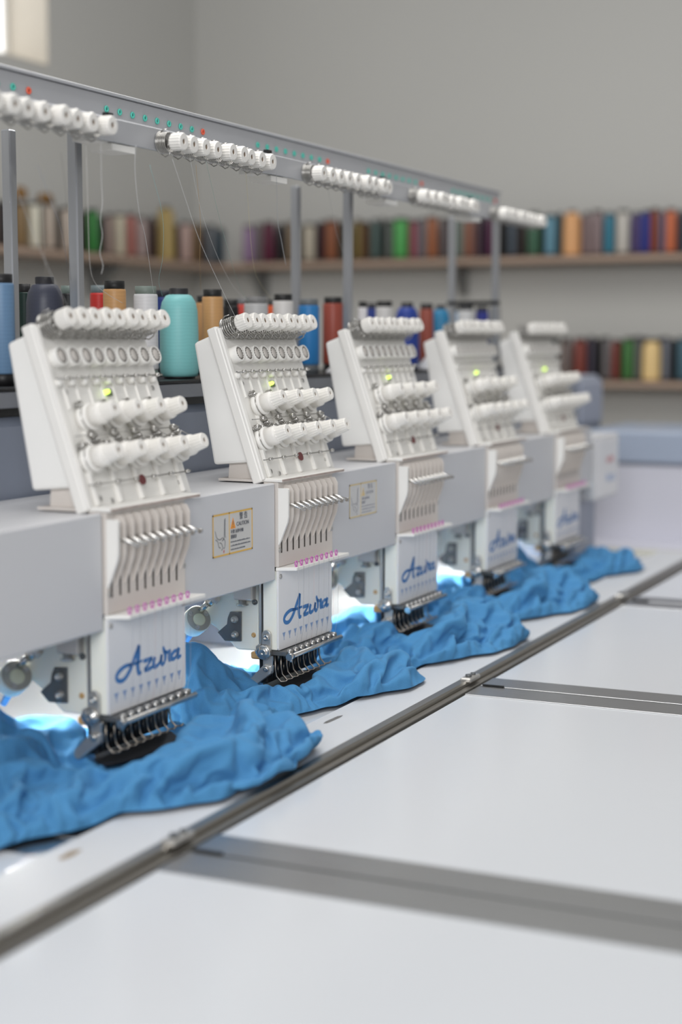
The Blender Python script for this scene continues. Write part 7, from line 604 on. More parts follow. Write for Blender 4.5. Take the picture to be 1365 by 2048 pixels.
[-148,0,0,0,0,0,0,0,0,16,-14,-2,0,0,0,0,0,0,0,17,8,-8,15,-12,-6,-10,13,5,-22,0,0,0,0,0,23,10,-1,3,-8,7,-7,13,-9,-9,-10,4,12,-19,-9,0,0,0,0,17,11,13,10,1,1,-8,5,-8,7,-1,-9,-9,-10,-2,0,-14,15,-19,0,0,0,0,26,7,1,17,6,16,-3,-7,4,-8,-12,10,-1,-18,1,-1,-14,-7,-2,15,-5,-25,0,0,0,0,21,18,-8,13,17,7,1,16,-5,3,-8,-14,-5,-5,-6,14,-17,-3,-4,-8,16,-9,-18,-18,2,0,0,21,17,-10,4,20,14,-2,2,17,16,-19,-3,-3,1,-6,-11,7,-13,7,-5,-17,6,-16,-3,-20,13,-17,0,0,0,35,9,-12,1,16,20,0,0,20,8,-15,15,-3,0,-20,1,-4,-9,11,-20,-7,-9,4,-15,-16,12,-20,-2,0,0,0,28,13,-6,4,-4,16,17,17,-13,20,-4,-4,13,17,-15,-15,10,-8,-6,-12,-13,10,-9,-18,1,-14,-11,-1,-16,3,0,0,22,0,4,15,-13,18,16,16,13,-17,6,17,-6,17,10,-7,-16,8,2,-9,-13,-13,-8,-9,-7,6,-17,-10,-14,5,-8,-8,0,0,0,36,6,2,-7,-4,13,14,13,21,-8,-17,18,11,-2,13,13,-17,4,7,-4,-15,-14,-9,-14,-2,5,-19,-19,7,-1,-4,-4,-23,0,0,28,18,6,5,-1,-9,15,13,-2,18,-11,-19,10,10,12,20,14,-12,5,7,-2,-16,-18,-12,-11,3,-10,-9,-19,-10,-3,13,-15,-18,0,0,13,19,3,15,-7,8,11,12,-7,6,14,-14,-16,9,18,10,15,20,-2,7,-1,-2,-14,-12,-14,-16,-11,-11,-8,-6,-18,0,5,11,-9,-28,0,0,22,17,-12,9,11,20,5,15,-2,-10,-7,-2,-13,12,21,16,13,9,17,-3,-5,-10,3,-16,-14,-10,-16,-15,-12,-11,-3,5,9,-11,-13,4,-23,0,0,19,0,2,20,9,18,19,6,-18,-17,6,-11,2,17,13,20,14,12,-6,1,-1,-1,-9,6,-17,-8,-14,-17,-14,-10,5,6,2,-17,-17,10,-30,0,0,20,14,-4,-5,19,9,18,19,-3,-19,-19,11,6,-6,12,19,18,11,-5,-4,1,-6,1,6,14,-15,-14,-4,-16,-10,-9,-8,-1,1,-2,-14,-4,-20,-11,0,30,10,2,0,-4,18,18,15,-11,-18,-14,-3,18,10,11,1,19,10,-10,-5,-2,12,0,13,1,4,-17,-13,-15,-14,-9,13,0,-1,-10,-16,-19,-1,-23,0,0,0,35,-5,0,2,5,20,20,8,-16,-17,-8,-10,18,8,10,7,19,8,-12,-7,11,12,9,-1,10,-9,2,-11,-15,-17,-17,3,5,8,-19,-18,-8,-19,5,-16,0,18,15,17,-9,5,-4,15,20,4,-19,-15,-19,7,7,1,10,18,19,5,-13,-5,10,13,20,4,-9,-5,-4,-1,-2,-15,-16,7,3,-3,-16,-20,-13,-19,3,-14,0,28,16,13,-2,7,-4,-2,20,-2,-19,-15,-19,-2,4,10,12,18,19,5,-14,-1,15,17,15,-3,0,6,-1,-3,-5,-14,-16,-9,16,-11,-12,-20,-20,-10,-19,2,0,0,0,27,20,6,17,7,-1,-18,9,-1,-18,-13,-19,-4,6,8,12,19,5,13,-2,-4,20,16,10,7,2,-2,-4,-9,-12,11,-7,-17,-6,12,-21,-19,-20,-16,-6,-11,3,0,21,2,11,13,4,9,13,-3,-17,3,-18,-14,-6,-13,7,17,6,20,18,-15,4,6,20,17,6,6,4,-4,-6,-15,-10,10,-6,6,-14,6,-21,-16,-18,-7,-19,9,-16,0,17,21,12,13,0,4,-12,14,-9,-14,-15,-16,-10,-3,9,14,17,19,3,3,7,10,-4,20,-6,8,0,7,-6,-15,-13,7,-4,1,15,-15,-13,-20,-17,-20,-8,20,-21,0,0,12,11,16,20,19,-7,-11,-11,-2,-12,-16,-15,-4,3,9,19,19,17,11,6,6,-7,8,0,11,-15,11,-9,7,-10,-11,-12,7,9,-2,7,-18,-21,-20,-16,-8,19,-20,0,0,23,9,-6,16,20,4,-14,-7,-5,-9,4,-16,-18,7,-3,14,19,19,10,3,17,6,-2,12,5,-12,3,-7,-15,-1,5,-15,-7,-7,9,16,6,-18,-20,-17,-20,-8,20,-20,0,7,1,19,8,12,-2,1,-4,-12,-10,8,4,-10,-20,-1,14,6,19,10,11,11,8,4,14,-3,10,-1,-7,-18,-2,-14,6,-8,-9,-10,11,14,14,-18,-16,-20,-13,-12,18,-20,0,0,27,-16,16,19,16,3,-20,-19,-10,-9,8,-1,17,-18,-5,21,10,0,-6,11,14,13,12,5,-2,14,-11,-1,-10,-14,3,-17,-5,-11,9,16,19,-10,-7,-17,-20,3,-18,1,-10,0,0,35,-16,-6,15,14,9,18,-17,-19,-10,-21,-3,2,19,12,-21,9,0,0,0,10,13,13,16,0,19,-7,4,-10,-14,-7,3,-15,-18,3,19,18,14,-10,-19,-13,-19,8,-19,-12,3,0,0,34,3,-18,9,13,14,0,13,-12,-19,-19,-21,15,-2,0,22,-12,0,0,0,0,0,11,17,8,20,11,-2,-2,-18,2,-9,-10,-15,5,4,2,19,20,-18,-17,-18,-15,15,-21,-8,-1,0,0,32,-13,-1,4,18,14,12,-9,-2,0,-20,-14,-19,11,-17,18,19,-13,0,0,0,0,0,0,19,19,4,5,11,-3,-16,-4,-15,-7,-14,4,12,10,19,12,-6,-12,-12,-16,-16,-4,10,-20,0,0,31,11,-19,-6,17,16,4,18,2,-8,-12,-20,-12,-19,8,-13,15,7,0,0,0,0,0,0,0,13,19,20,1,-15,4,-5,-17,-14,-11,-9,6,10,21,19,-6,-1,-13,-1,-2,-18,9,-7,-23,0,0,29,1,17,-7,-17,20,1,16,5,15,-18,-9,-20,-9,-20,3,-9,13,9,0,0,0,0,0,0,0,9,19,19,-9,2,-17,-7,-4,-17,3,-17,5,16,19,10,-2,-14,-1,19,-15,4,-10,-18,-14,0,0,25,13,5,14,-11,-19,3,10,11,17,11,-9,-18,-19,-6,-21,-7,1,11,9,0,0,0,0,0,0,0,4,18,21,2,-16,-17,-9,-2,-15,11,-19,18,5,20,-3,1,-16,7,19,-2,-17,-8,-22,0,0,0,26,13,14,3,-12,9,-20,5,16,3,4,6,9,-18,-12,-17,-20,-12,10,1,12,0,0,0,0,0,0,0,0,19,19,-5,-17,-15,-8,-9,-6,17,-15,15,20,-2,10,-16,-15,18,14,-13,-11,-16,-4,0,0,21,8,15,18,6,-11,-18,0,9,13,15,3,3,-2,-18,-15,-15,-20,-10,-4,7,15,0,0,0,0,0,0,0,0,13,20,-10,-17,-6,3,-7,-19,0,15,3,16,12,-13,-14,-11,12,18,-16,-13,4,-10,0,22,-8,20,19,16,7,-19,-14,13,7,13,12,3,2,-17,-17,-17,-14,-12,-7,-12,6,17,0,0,0,0,0,0,0,0,18,9,-16,-15,7,-12,-10,0,9,-13,13,15,10,-2,-11,-20,5,16,4,-19,-8,0,0,0,42,-13,10,19,19,8,-19,-11,18,-3,12,-5,3,6,-2,-18,-19,-11,-16,-17,-6,5,18,0,0,0,0,0,0,0,0,19,-1,-17,-3,-11,-9,6,14,-14,0,1,14,0,1,0,-19,-4,9,21,-8,-19,0,0,34,20,-11,2,18,20,7,-13,-20,10,15,-1,-12,7,-1,8,-9,-16,-16,-17,-20,-8,3,20,0,0,0,0,0,0,0,3,19,-15,-5,-24,-1,16,8,3,-16,-11,-1,19,10,12,-20,-18,-1,18,4,-20,0,0,0,27,3,14,17,-8,16,20,-1,-21,-17,8,19,-3,-11,1,7,10,-3,-19,-18,-13,-19,-11,2,20,0,0,0,0,0,0,0,14,-6,-18,13,-9,-6,-4,20,-10,1,-18,11,10,21,1,-18,-19,10,8,-18,-3,0,0,28,-9,4,11,21,6,18,16,-10,-20,-15,3,20,-10,-4,1,10,10,1,-18,-18,-15,-15,-16,1,20,0,0,0,0,0,0,0,8,-5,-3,-19,-5,0,18,13,-3,-18,1,-5,15,20,-2,-6,-17,-5,9,-16,0,0,0,26,9,-16,4,20,12,20,12,8,-12,-19,-6,-9,20,4,-16,1,6,12,7,-15,-20,-10,-17,-19,-2,20,0,0,0,0,0,0,0,14,0,-22,-17,4,14,-9,10,12,-18,-11,16,10,3,17,-6,-19,-14,-4,0,0,22,16,0,-17,5,18,16,19,0,12,-18,-13,-16,13,7,18,-19,0,-4,12,12,-10,-20,-15,-10,-20,-8,20,0,0,0,0,0,0,16,7,-17,-22,-8,15,3,-12,5,15,-5,-17,9,-3,15,11,12,-20,-5,-19,0,0,32,11,-2,-17,4,16,19,17,13,-16,-9,-19,-6,13,17,14,-14,-13,-1,18,4,-5,-17,-16,-11,-18,0,-1,18,-11,0,0,0,12,17,-14,-20,-18,10,8,-11,9,-12,10,11,-8,-14,14,-3,12,18,-11,-30,0,0,19,18,11,-4,-17,10,7,20,16,15,-7,-20,-20,-4,19,15,12,-15,-6,-10,19,-4,-4,-5,-17,-17,-12,-10,1,19,5,6,2,-16,18,-9,-16,-4,-19,14,6,-14,12,-6,-5,13,-12,4,13,-9,16,4,-32,0,0,16,22,15,-4,-18,14,-1,20,18,14,-8,-20,-20,-2,19,6,17,1,-17,3,-2,18,-3,-13,-16,-17,-17,-15,8,8,-13,10,7,6,-12,-11,-7,9,-18,14,8,-13,-4,15,-6,-6,3,18,-15,10,7,-28,0,0,13,19,22,0,-18,18,-7,18,18,14,-10,-19,-20,1,14,18,3,13,-16,0,-7,17,9,-19,-17,-16,-15,-14,-11,11,-13,-3,7,19,0,-19,-11,21,-17,5,-3,13,-10,-6,15,6,-6,15,-7,-16,-1,-8,0,20,12,22,-2,-11,20,-12,16,19,13,-12,-16,-21,12,5,20,6,13,-7,-8,-13,12,19,-16,-19,-13,-17,-11,-8,-17,-1,-3,17,-1,22,-18,-20,18,-5,-17,-1,12,11,-14,-7,10,17,8,1,-10,-25,0,0,10,20,20,-1,-8,7,6,12,20,11,-13,-15,-20,6,20,13,13,6,-3,-14,-10,16,13,-11,-17,-19,-11,-4,-17,-9,1,-9,16,-7,19,-12,-19,7,-17,11,-2,-11,9,12,-21,0,9,9,10,-26,0,0,0,27,20,-17,6,18,13,2,19,7,-12,-15,-19,6,19,1,15,17,3,-13,-12,15,10,-9,-13,-12,-9,-8,-17,-2,-4,-14,18,-10,14,-11,-15,-15,10,-15,6,14,4,-3,-20,10,14,1,-24,0,0,25,3,13,-4,18,14,9,11,2,-9,-17,-16,16,9,13,-9,17,16,-2,-15,-2,18,-13,-6,-18,-3,-19,11,-7,-20,-4,18,-1,-19,12,-21,-19,19,-14,12,-12,-3,13,-14,17,-19,0,0,0,8,20,-4,5,14,15,14,8,5,-5,-19,-12,19,19,2,-3,-4,15,2,7,-16,17,-12,-13,-14,6,-20,14,-12,-18,14,6,-9,-21,-2,0,-13,-8,16,-14,-10,9,-9,19,-16,0,0,0,19,-4,11,13,12,11,9,7,0,-20,-3,20,15,-15,-2,-5,16,15,2,-12,10,-19,-11,15,-4,-20,12,-20,-2,14,-12,-16,-7,11,-12,-17,-14,9,11,-20,3,0,0,0,0,0,22,-12,16,10,18,11,6,2,-19,6,19,7,-20,-5,-3,16,13,3,1,-10,-10,-16,14,12,-17,8,-20,11,-11,-17,10,-4,-16,2,-10,-20,3,0,0,0,0,0,4,18,15,6,5,13,8,-15,11,19,-12,-6,-19,-1,17,11,-3,3,-8,-12,-12,13,16,-1,-14,-5,-6,-8,-14,2,4,-29,0,0,0,0,0,13,-1,11,11,17,-5,4,3,15,8,-8,-16,-8,-9,16,9,7,-10,-9,7,-19,7,16,-8,-9,-8,2,-12,4,-28,0,0,0,0,0,25,14,-7,0,10,7,13,2,-9,-15,-15,12,-4,10,7,-11,-5,16,-18,13,2,-13,-9,2,-27,0,0,0,0,0,29,-9,15,-14,13,17,2,-12,-14,4,-12,17,8,-11,-11,-2,15,1,-11,5,-11,-19,0,0,0,0,25,6,-17,7,12,1,-9,-12,14,-19,11,13,-16,-12,2,15,0,-21,0,0,0,0,0,0,21,-12,4,3,-9,-3,16,-19,3,15,-5,-14,0,0,0,0,0,0,0,0,0,0,0,0,0,0,0,0,0]),
2: ([56,8,52,15,48,21,45,26,42,31,40,35,37,39,35,42,33,45,32,47,30,49,30,50,29,52,29,52,28,54,27,55,26,57,26,57,25,59,24,60,23,61,23,61,22,62,22,62,21,63,21,63,20,64,20,64,19,65,19,65,18,66,18,65,18,65,17,66,17,66,17,65,17,65,17,64,17,64,17,64,17,63,17,63,18,61,18,60,18,60,19,58,19,57,20,55,20,55,21,53,22,50,23,48,24,45,25,41,26,36,27,32,28,29,29,24,31,19,33,13],
[-379,-2,-1,0,1,1,1,1,14,-5,-4,-4,-2,1,18,-11,12,1,-8,-11,2,3,4,33,-8,-7,-7,-6,-4,7,11,-8,-10,18,-4,8,6,-8,3,-5,-2,-15,6,7,39,-6,-6,-7,6,-3,-9,-16,9,3,9,-7,-11,10,5,9,-4,4,-3,-2,0,-5,4,-16,10,9,30,-3,-3,-5,6,-4,2,-1,-8,-15,-3,4,4,8,-15,-1,11,4,6,2,2,0,-4,1,-10,2,7,-8,-4,10,10,11,-2,-2,14,-5,7,-5,-2,2,-13,-5,-7,-3,6,3,-2,-5,-3,9,5,3,-2,-4,-3,15,-1,-9,0,6,-7,3,8,-7,9,9,-4,-3,-2,-2,21,-4,-10,16,6,-3,-1,-16,-8,4,-4,-2,0,5,-8,2,-2,2,1,12,-3,-6,-3,0,15,-8,1,6,-5,-2,12,-7,0,4,7,-2,-6,-4,0,17,-5,1,12,-14,16,-1,9,-7,-12,-5,2,-2,-4,2,2,-7,5,-3,0,-4,6,1,0,0,0,3,4,-2,5,-1,-3,6,-1,-1,2,-5,7,5,-7,-7,-1,-17,13,15,5,1,-4,5,7,5,4,-3,-10,-3,1,-10,-14,0,9,4,8,-2,-3,-3,5,3,1,-1,-2,-3,11,-1,5,-1,-3,-2,7,-3,3,5,-18,7,8,-8,-19,14,-20,-4,16,8,8,9,-2,-3,12,4,1,-10,4,-2,-5,-17,0,-7,8,7,5,5,-3,-2,3,-4,8,1,-3,-6,-2,15,2,3,-4,-5,8,-3,2,-4,-5,-8,8,20,-9,-8,-16,-2,2,-7,-1,-1,15,12,3,10,-8,11,-2,5,-4,-9,5,-8,-9,-8,1,2,13,6,6,-4,-5,-6,7,9,3,-4,-6,-6,2,8,11,-2,-5,1,5,-1,-7,-7,3,-9,23,-15,-6,-1,-2,0,-9,2,-5,14,0,14,3,5,7,-15,14,-8,4,-1,-6,-11,-2,1,-1,6,3,6,6,-9,-1,4,4,9,-1,-7,-4,-1,9,3,3,0,-3,7,-20,2,1,6,-20,10,24,-9,-11,-1,-4,0,-1,-8,-10,7,0,10,14,8,-1,-11,-4,7,12,4,-7,-6,-5,0,0,-2,6,4,4,4,-8,2,4,3,4,0,-2,-4,-3,9,4,4,0,-3,-16,-3,7,-9,8,2,-14,11,15,-3,-12,-1,0,-1,-8,-2,-9,4,1,7,15,-9,14,-4,-6,5,10,8,-5,-6,-5,-1,-7,6,5,5,4,0,-10,7,4,3,2,3,-2,-4,-4,8,2,-1,0,-5,-5,-3,-3,-1,4,-2,5,-8,23,-8,-13,6,-2,3,-2,-8,-6,-6,1,5,6,0,-1,1,5,4,7,7,10,-4,-15,4,-2,-7,6,5,4,5,-6,-5,5,8,1,5,-1,2,-5,-4,7,3,-1,0,-7,-6,-10,2,5,-4,6,-5,-6,10,18,-7,-10,-5,-2,8,4,-2,-8,-7,-5,0,6,7,0,-1,-2,6,5,6,6,10,-7,-15,7,-6,0,5,5,4,5,-6,-6,7,7,0,4,1,-6,4,-5,-3,12,-5,-6,3,-11,-4,-1,8,-3,-2,3,3,-7,24,-7,-5,-4,-5,-3,5,7,-6,-14,3,-3,-2,7,7,-2,-6,5,4,7,6,6,-12,11,-16,10,-4,0,3,5,5,-1,-12,7,6,8,0,2,3,-5,-3,0,-1,0,6,-6,-4,-3,-4,-4,9,0,-2,-4,3,-9,9,15,-2,-9,-15,14,-5,5,6,-9,-14,-10,-2,9,10,9,-6,-5,8,2,9,8,-14,-6,9,1,-1,5,1,0,6,2,-13,3,5,7,9,2,2,-14,9,-5,-1,2,2,0,0,-5,-5,-2,-5,9,2,-2,-4,-4,9,-10,22,-7,-13,3,-15,14,2,5,2,-11,-12,-12,4,3,7,13,-6,-1,-8,18,-11,6,8,-4,5,-5,7,6,1,0,5,-13,3,2,5,6,8,-5,3,-13,13,-7,5,2,2,-2,0,-5,-7,-6,1,5,1,-2,2,-3,-2,-7,8,21,-6,-12,-5,1,-9,6,8,3,4,-14,-11,-12,1,9,7,8,0,-3,-7,-5,10,7,9,-3,2,-5,7,7,3,-1,1,-11,3,-1,8,-4,8,8,-13,3,3,3,0,4,0,-1,-2,0,-7,-6,2,5,1,-2,-3,2,-2,0,-7,27,-5,-7,-8,-3,-4,-3,6,7,-1,5,-15,-13,-6,3,2,13,3,4,-1,-9,-4,2,10,8,2,3,-5,7,8,3,0,-16,4,4,-1,-1,5,4,-5,-1,1,4,8,0,2,-1,3,-1,-15,0,1,1,5,2,-2,-3,0,-1,-7,-5,25,1,-11,-4,-2,-3,-4,7,6,0,-3,-16,-8,-2,-2,2,11,-1,8,4,-7,-5,1,10,-4,-2,-3,18,7,7,-11,9,-16,5,5,2,0,5,4,-5,0,1,-3,13,2,0,0,4,-11,-11,5,-8,12,-1,6,-1,-3,0,-3,-12,-3,26,-5,-8,7,-4,-2,-3,-4,1,10,-2,-11,-7,-5,-1,-4,2,3,6,3,6,-7,0,1,3,0,-1,-4,9,16,-5,-9,15,-15,-16,11,14,9,3,-4,5,0,-3,-4,5,5,11,-1,-13,3,-8,-6,1,8,4,6,-7,4,-3,-14,2,-6,20,2,-8,3,-6,3,0,-4,-1,3,4,-10,-6,-4,-1,-4,-5,8,7,2,3,-4,2,1,0,1,1,-4,-13,18,-7,11,3,-19,-11,17,15,12,1,1,5,-10,2,1,4,3,10,-4,-11,-12,0,5,3,-1,9,5,-6,5,-12,-3,0,-7,18,-4,2,1,3,-8,5,0,-4,-2,1,2,-6,-5,-4,-3,-2,-4,-6,14,-6,6,7,2,0,-7,7,1,-9,-8,-2,12,11,-14,-15,3,5,19,15,1,5,3,-5,2,1,2,5,-13,9,-16,-1,-2,9,4,-2,8,-10,9,5,-12,0,-5,-5,13,7,-2,-7,1,2,-1,-6,9,-3,2,-6,-8,5,-6,-7,3,-8,-6,4,4,11,5,2,-6,-2,4,3,-8,-8,-3,12,6,-19,-1,1,-2,11,20,11,-6,12,-1,-3,-2,8,-3,-15,-2,7,-1,-3,3,-1,8,0,-1,-4,6,2,-8,1,-6,13,-4,-6,8,-6,9,2,-14,6,8,-1,-2,-3,-10,6,-5,-8,3,-7,-7,0,7,11,-5,4,4,-1,5,1,-8,-9,-4,2,4,-3,-1,-1,-1,-2,18,18,-3,13,-2,-8,6,5,-4,-15,-2,7,-2,4,3,-4,7,3,-8,3,4,-3,1,-8,-2,12,-3,-4,-3,2,6,6,-16,10,9,0,-2,-17,2,6,-6,-8,4,-10,-4,-1,7,3,5,-5,11,1,3,2,-8,-9,-2,-7,9,-1,-15,0,0,5,11,12,16,-6,2,6,6,5,-14,-2,-4,1,5,4,3,-4,-6,8,-3,5,4,-3,-4,-4,-4,14,-3,-8,-3,6,3,1,-6,-2,10,9,-6,-7,-14,6,0,-1,-1,2,-13,1,-1,-4,8,-2,5,11,5,0,-9,-4,-3,0,-7,-1,-4,0,0,0,0,15,5,3,13,1,6,6,-9,2,-3,-3,-2,7,3,4,-5,-5,0,5,4,5,-5,-11,-4,1,15,-3,-6,-2,5,5,0,-5,-4,3,1,10,-16,-5,1,0,5,-5,-7,0,1,-3,-4,1,7,5,5,7,-1,-5,-6,0,-1,-8,0,-3,0,0,0,0,0,23,-2,-2,11,11,-2,0,-1,-2,0,-3,7,4,-6,-3,3,-2,-3,2,2,7,-10,-3,-3,17,-2,-10,4,-3,-6,13,6,-7,-4,5,-3,2,-4,-4,-4,4,-3,-4,1,-1,-4,-4,2,-2,3,2,11,3,-6,6,-5,1,-3,-7,-2,0,0,0,0,0,0,0,16,2,-9,15,11,3,-1,0,-1,-4,7,-4,0,0,2,-2,-1,-3,6,4,-9,-12,3,17,0,-7,2,-9,-1,12,9,-6,-4,1,1,-1,-10,1,0,4,-4,-3,0,0,-7,-2,-3,4,3,0,8,-4,3,8,-4,-1,-9,2,-2,0,0,0,0,0,0,0,0,14,-7,-1,14,8,8,0,-3,-3,0,0,3,-3,6,-1,-2,-2,-3,-2,1,-11,18,2,-5,1,-8,-4,10,6,-1,1,-3,3,-8,-2,0,1,3,-3,-3,-5,4,-6,-4,-1,4,1,0,1,5,1,3,4,-8,-3,1,-1,0,0,0,0,0,0,0,2,0,6,-2,-3,10,13,8,0,-4,-1,2,1,-5,-1,3,1,-9,-4,9,-10,-3,17,-1,-8,5,5,-9,-4,9,9,-1,1,-2,-2,-8,2,0,1,3,-3,-3,-6,3,-5,-4,0,2,2,1,1,4,0,5,2,-7,-2,0,0,0,0,0,0,0,0,0,1,-3,4,-1,0,3,9,9,10,-1,-1,-4,2,-2,-2,0,0,-13,-2,4,2,-6,16,3,-7,-5,13,-9,-3,7,6,5,1,-2,-7,-3,2,0,2,-3,2,-4,-5,-5,2,-2,0,-1,3,2,1,1,4,4,0,-6,-1,1,0,0,0,0,0,0,0,0,0,-5,6,-2,0,2,3,8,9,8,-5,1,-3,1,-1,1,-12,0,-9,5,-3,0,16,1,-3,-8,-1,8,-2,7,6,-7,14,-11,2,-4,3,-1,-1,2,1,-7,-3,-6,3,-1,-2,1,3,2,1,1,4,2,-3,0,-1,0,0,0,0,0,0,0,0,0,0,-5,3,-5,7,-1,5,4,7,12,-4,-2,0,3,-3,-5,-6,-5,-6,5,-4,16,1,-8,1,-3,2,-1,14,-6,4,5,-1,-2,-1,4,-1,0,-3,1,-7,0,-6,0,0,1,2,1,3,1,1,4,-2,1,0,-1,0,0,0,0,0,0,0,0,0,0,-6,-2,1,1,5,5,4,5,10,0,-4,0,3,-11,4,-6,-5,-6,-2,0,15,-2,-3,2,-1,2,-4,8,3,4,2,2,-2,-7,-1,5,-8,8,0,-4,-3,-3,-1,1,0,2,2,2,3,1,1,0,0,0,1,0,0,0,0,0,0,0,0,0,-1,-6,-3,2,1,3,5,5,5,-6,13,0,1,-2,-12,6,-13,0,-2,-5,14,3,-7,3,2,0,-4,3,1,13,2,0,-1,-8,-8,8,-2,-10,7,7,-3,-2,-1,0,0,2,2,2,3,1,-4,-2,3,-6,9,2,0,0,0,0,0,0,0,0,-1,-6,-3,2,1,4,2,5,3,-3,8,7,-1,-6,-12,-5,-5,6,-7,-3,14,-3,5,2,2,-1,-2,-5,4,12,-3,6,2,-10,-10,-2,8,-9,10,0,4,-1,-1,0,1,0,3,0,5,0,-2,-3,-4,-3,12,3,0,0,0,0,0,0,0,0,-1,-6,-3,-3,4,3,5,4,2,-1,1,12,-1,-11,-6,-12,2,-6,0,-2,14,0,3,3,5,-3,0,-4,0,10,-5,1,10,-10,-6,-2,-3,-1,4,9,-1,4,-1,-1,0,2,-3,5,5,1,-2,-3,-4,-3,-2,17,1,0,0,0,0,0,0,0,-9,1,-5,-2,-2,8,2,4,6,-1,2,2,-1,-1,-9,-11,2,-6,-4,14,2,6,2,1,1,0,-4,1,-1,-1,6,7,-7,-6,-1,-3,-2,4,7,1,4,1,-5,2,-5,5,5,5,1,-2,-6,-3,-4,-6,8,17,0,0,0,0,0,0,-3,-11,5,-5,-3,0,2,8,2,3,4,1,2,1,-13,-7,-6,-8,0,-4,20,0,6,8,1,-1,-5,2,-1,-1,4,-6,6,-3,-2,-3,-2,4,3,2,3,4,-6,-8,5,6,3,6,2,-1,-6,-5,-3,-6,-2,10,18,0,0,0,0,-1,-16,3,-4,1,0,1,0,2,9,3,3,2,3,-10,-9,-4,-4,-9,-5,19,4,4,-3,7,6,-5,2,-2,-9,13,-9,7,-1,-2,-3,-2,-1,6,1,6,2,-10,-3,5,3,0,10,3,1,-9,-3,-4,-3,-3,-3,13,19,0,0,0,-17,-4,1,1,1,1,-2,2,-6,16,4,3,2,-4,-5,-10,-10,0,-10,16,4,8,-3,5,3,-4,5,-9,-9,14,-4,7,1,-3,-2,-3,-2,6,3,-2,-2,-2,0,5,3,-4,-1,-3,15,-15,11,-4,-5,-1,-1,-3,17,-21,0,0,8,6,3,0,0,3,-2,-5,2,0,9,13,-11,-8,-5,5,-14,-3,-7,21,11,-2,-9,7,7,-4,-6,-4,2,6,8,-7,7,-2,-3,-2,2,0,5,-3,-1,0,-1,1,3,-8,4,5,-17,16,4,-6,0,-1,-2,-2,-4,-1,0,9,5,0,-1,2,7,-3,-5,3,0,1,15,-7,-10,-13,-7,7,-7,15,4,6,-4,1,10,-5,-2,-4,1,5,8,-9,11,-2,-5,0,-3,4,2,2,-1,-1,-1,-3,0,0,-13,-3,-4,6,19,-1,1,-2,0,-4,-4,0,-2,2,12,-1,2,1,-5,11,-7,3,-1,-4,0,10,-13,-6,-3,-6,15,10,-1,-1,5,2,-2,-5,2,4,6,-11,5,5,-1,0,-2,3,1,3,-1,-1,-3,-2,-3,-2,-13,2,-6,8,-1,14,-11,4,-8,12,-2,-8,9,-5,10,7,2,-4,-9,2,9,4,0,-5,-3,-5,3,-6,-11,11,4,13,0,-6,13,-2,-4,0,4,-4,-4,7,7,0,-1,-3,3,2,3,-8,6,-2,-5,-3,-8,-8,-11,8,9,-2,9,-6,-7,-4,9,8,-8,8,-7,1,11,4,-9,5,-1,6,-1,10,-8,-6,-3,0,-15,-7,18,4,0,7,14,2,-5,0,-1,-1,-3,8,7,0,0,-2,2,2,1,-10,8,-7,1,-9,-6,-6,-9,0,6,9,0,-5,-7,-1,12,-4,6,6,-6,2,2,2,1,7,-1,-18,19,-15,-3,12,-9,-7,-8,18,4,5,11,12,-7,-1,3,-13,5,5,10,4,-17,9,8,1,-10,-4,10,-12,6,-8,-13,1,-8,-3,9,1,8,-5,-6,-1,3,4,0,11,-6,3,3,2,1,-14,-8,-2,8,7,-13,8,-7,11,6,15,-1,9,1,-16,5,3,3,11,-2,-18,6,12,9,-12,-6,2,1,1,-15,-6,-1,-1,-5,2,10,-6,2,1,0,2,0,5,0,2,2,5,3,-4,-15,-11,4,9,-4,-4,-4,17,6,7,7,5,-14,11,2,0,9,-14,-9,12,12,9,-13,-3,-9,14,-17,-2,-2,0,-2,-5,3,1,2,-1,4,0,3,-5,2,4,6,-15,0,22,-14,-10,5,-7,-6,-5,24,6,15,-12,2,11,5,-1,-12,-5,0,11,13,6,-10,-7,-15,1,11,-2,-12,2,5,-6,4,1,-7,6,5,1,3,-5,-13,2,9,-14,18,-2,-3,-6,-7,18,6,7,-3,12,5,-1,-10,-1,-5,10,13,-4,-1,-9,-17,6,12,-3,-13,6,-9,8,4,0,-7,8,-10,12,4,-7,-17,15,-6,-3,-2,14,5,7,12,6,-14,4,0,-16,8,13,10,-6,-13,-16,10,13,-4,-14,-3,-2,14,-8,12,-7,-14,14,-12,17,-5,-6,-8,16,5,16,-12,9,8,-9,-9,8,12,9,-7,-16,-11,11,12,-5,-15,3,-8,14,-14,15,-3,4,-4,-5,-5,-6,14,5,6,14,-10,8,-9,9,11,7,-18,-6,-10,8,14,-13,-12,10,-11,2,12,-4,-4,-4,12,6,6,9,-7,10,9,1,-19,3,-10,3,15,-11,7,-7,-6,-5,-5,20,6,5,6,4,2,1,0,-3,-4,-5,-6,-7],
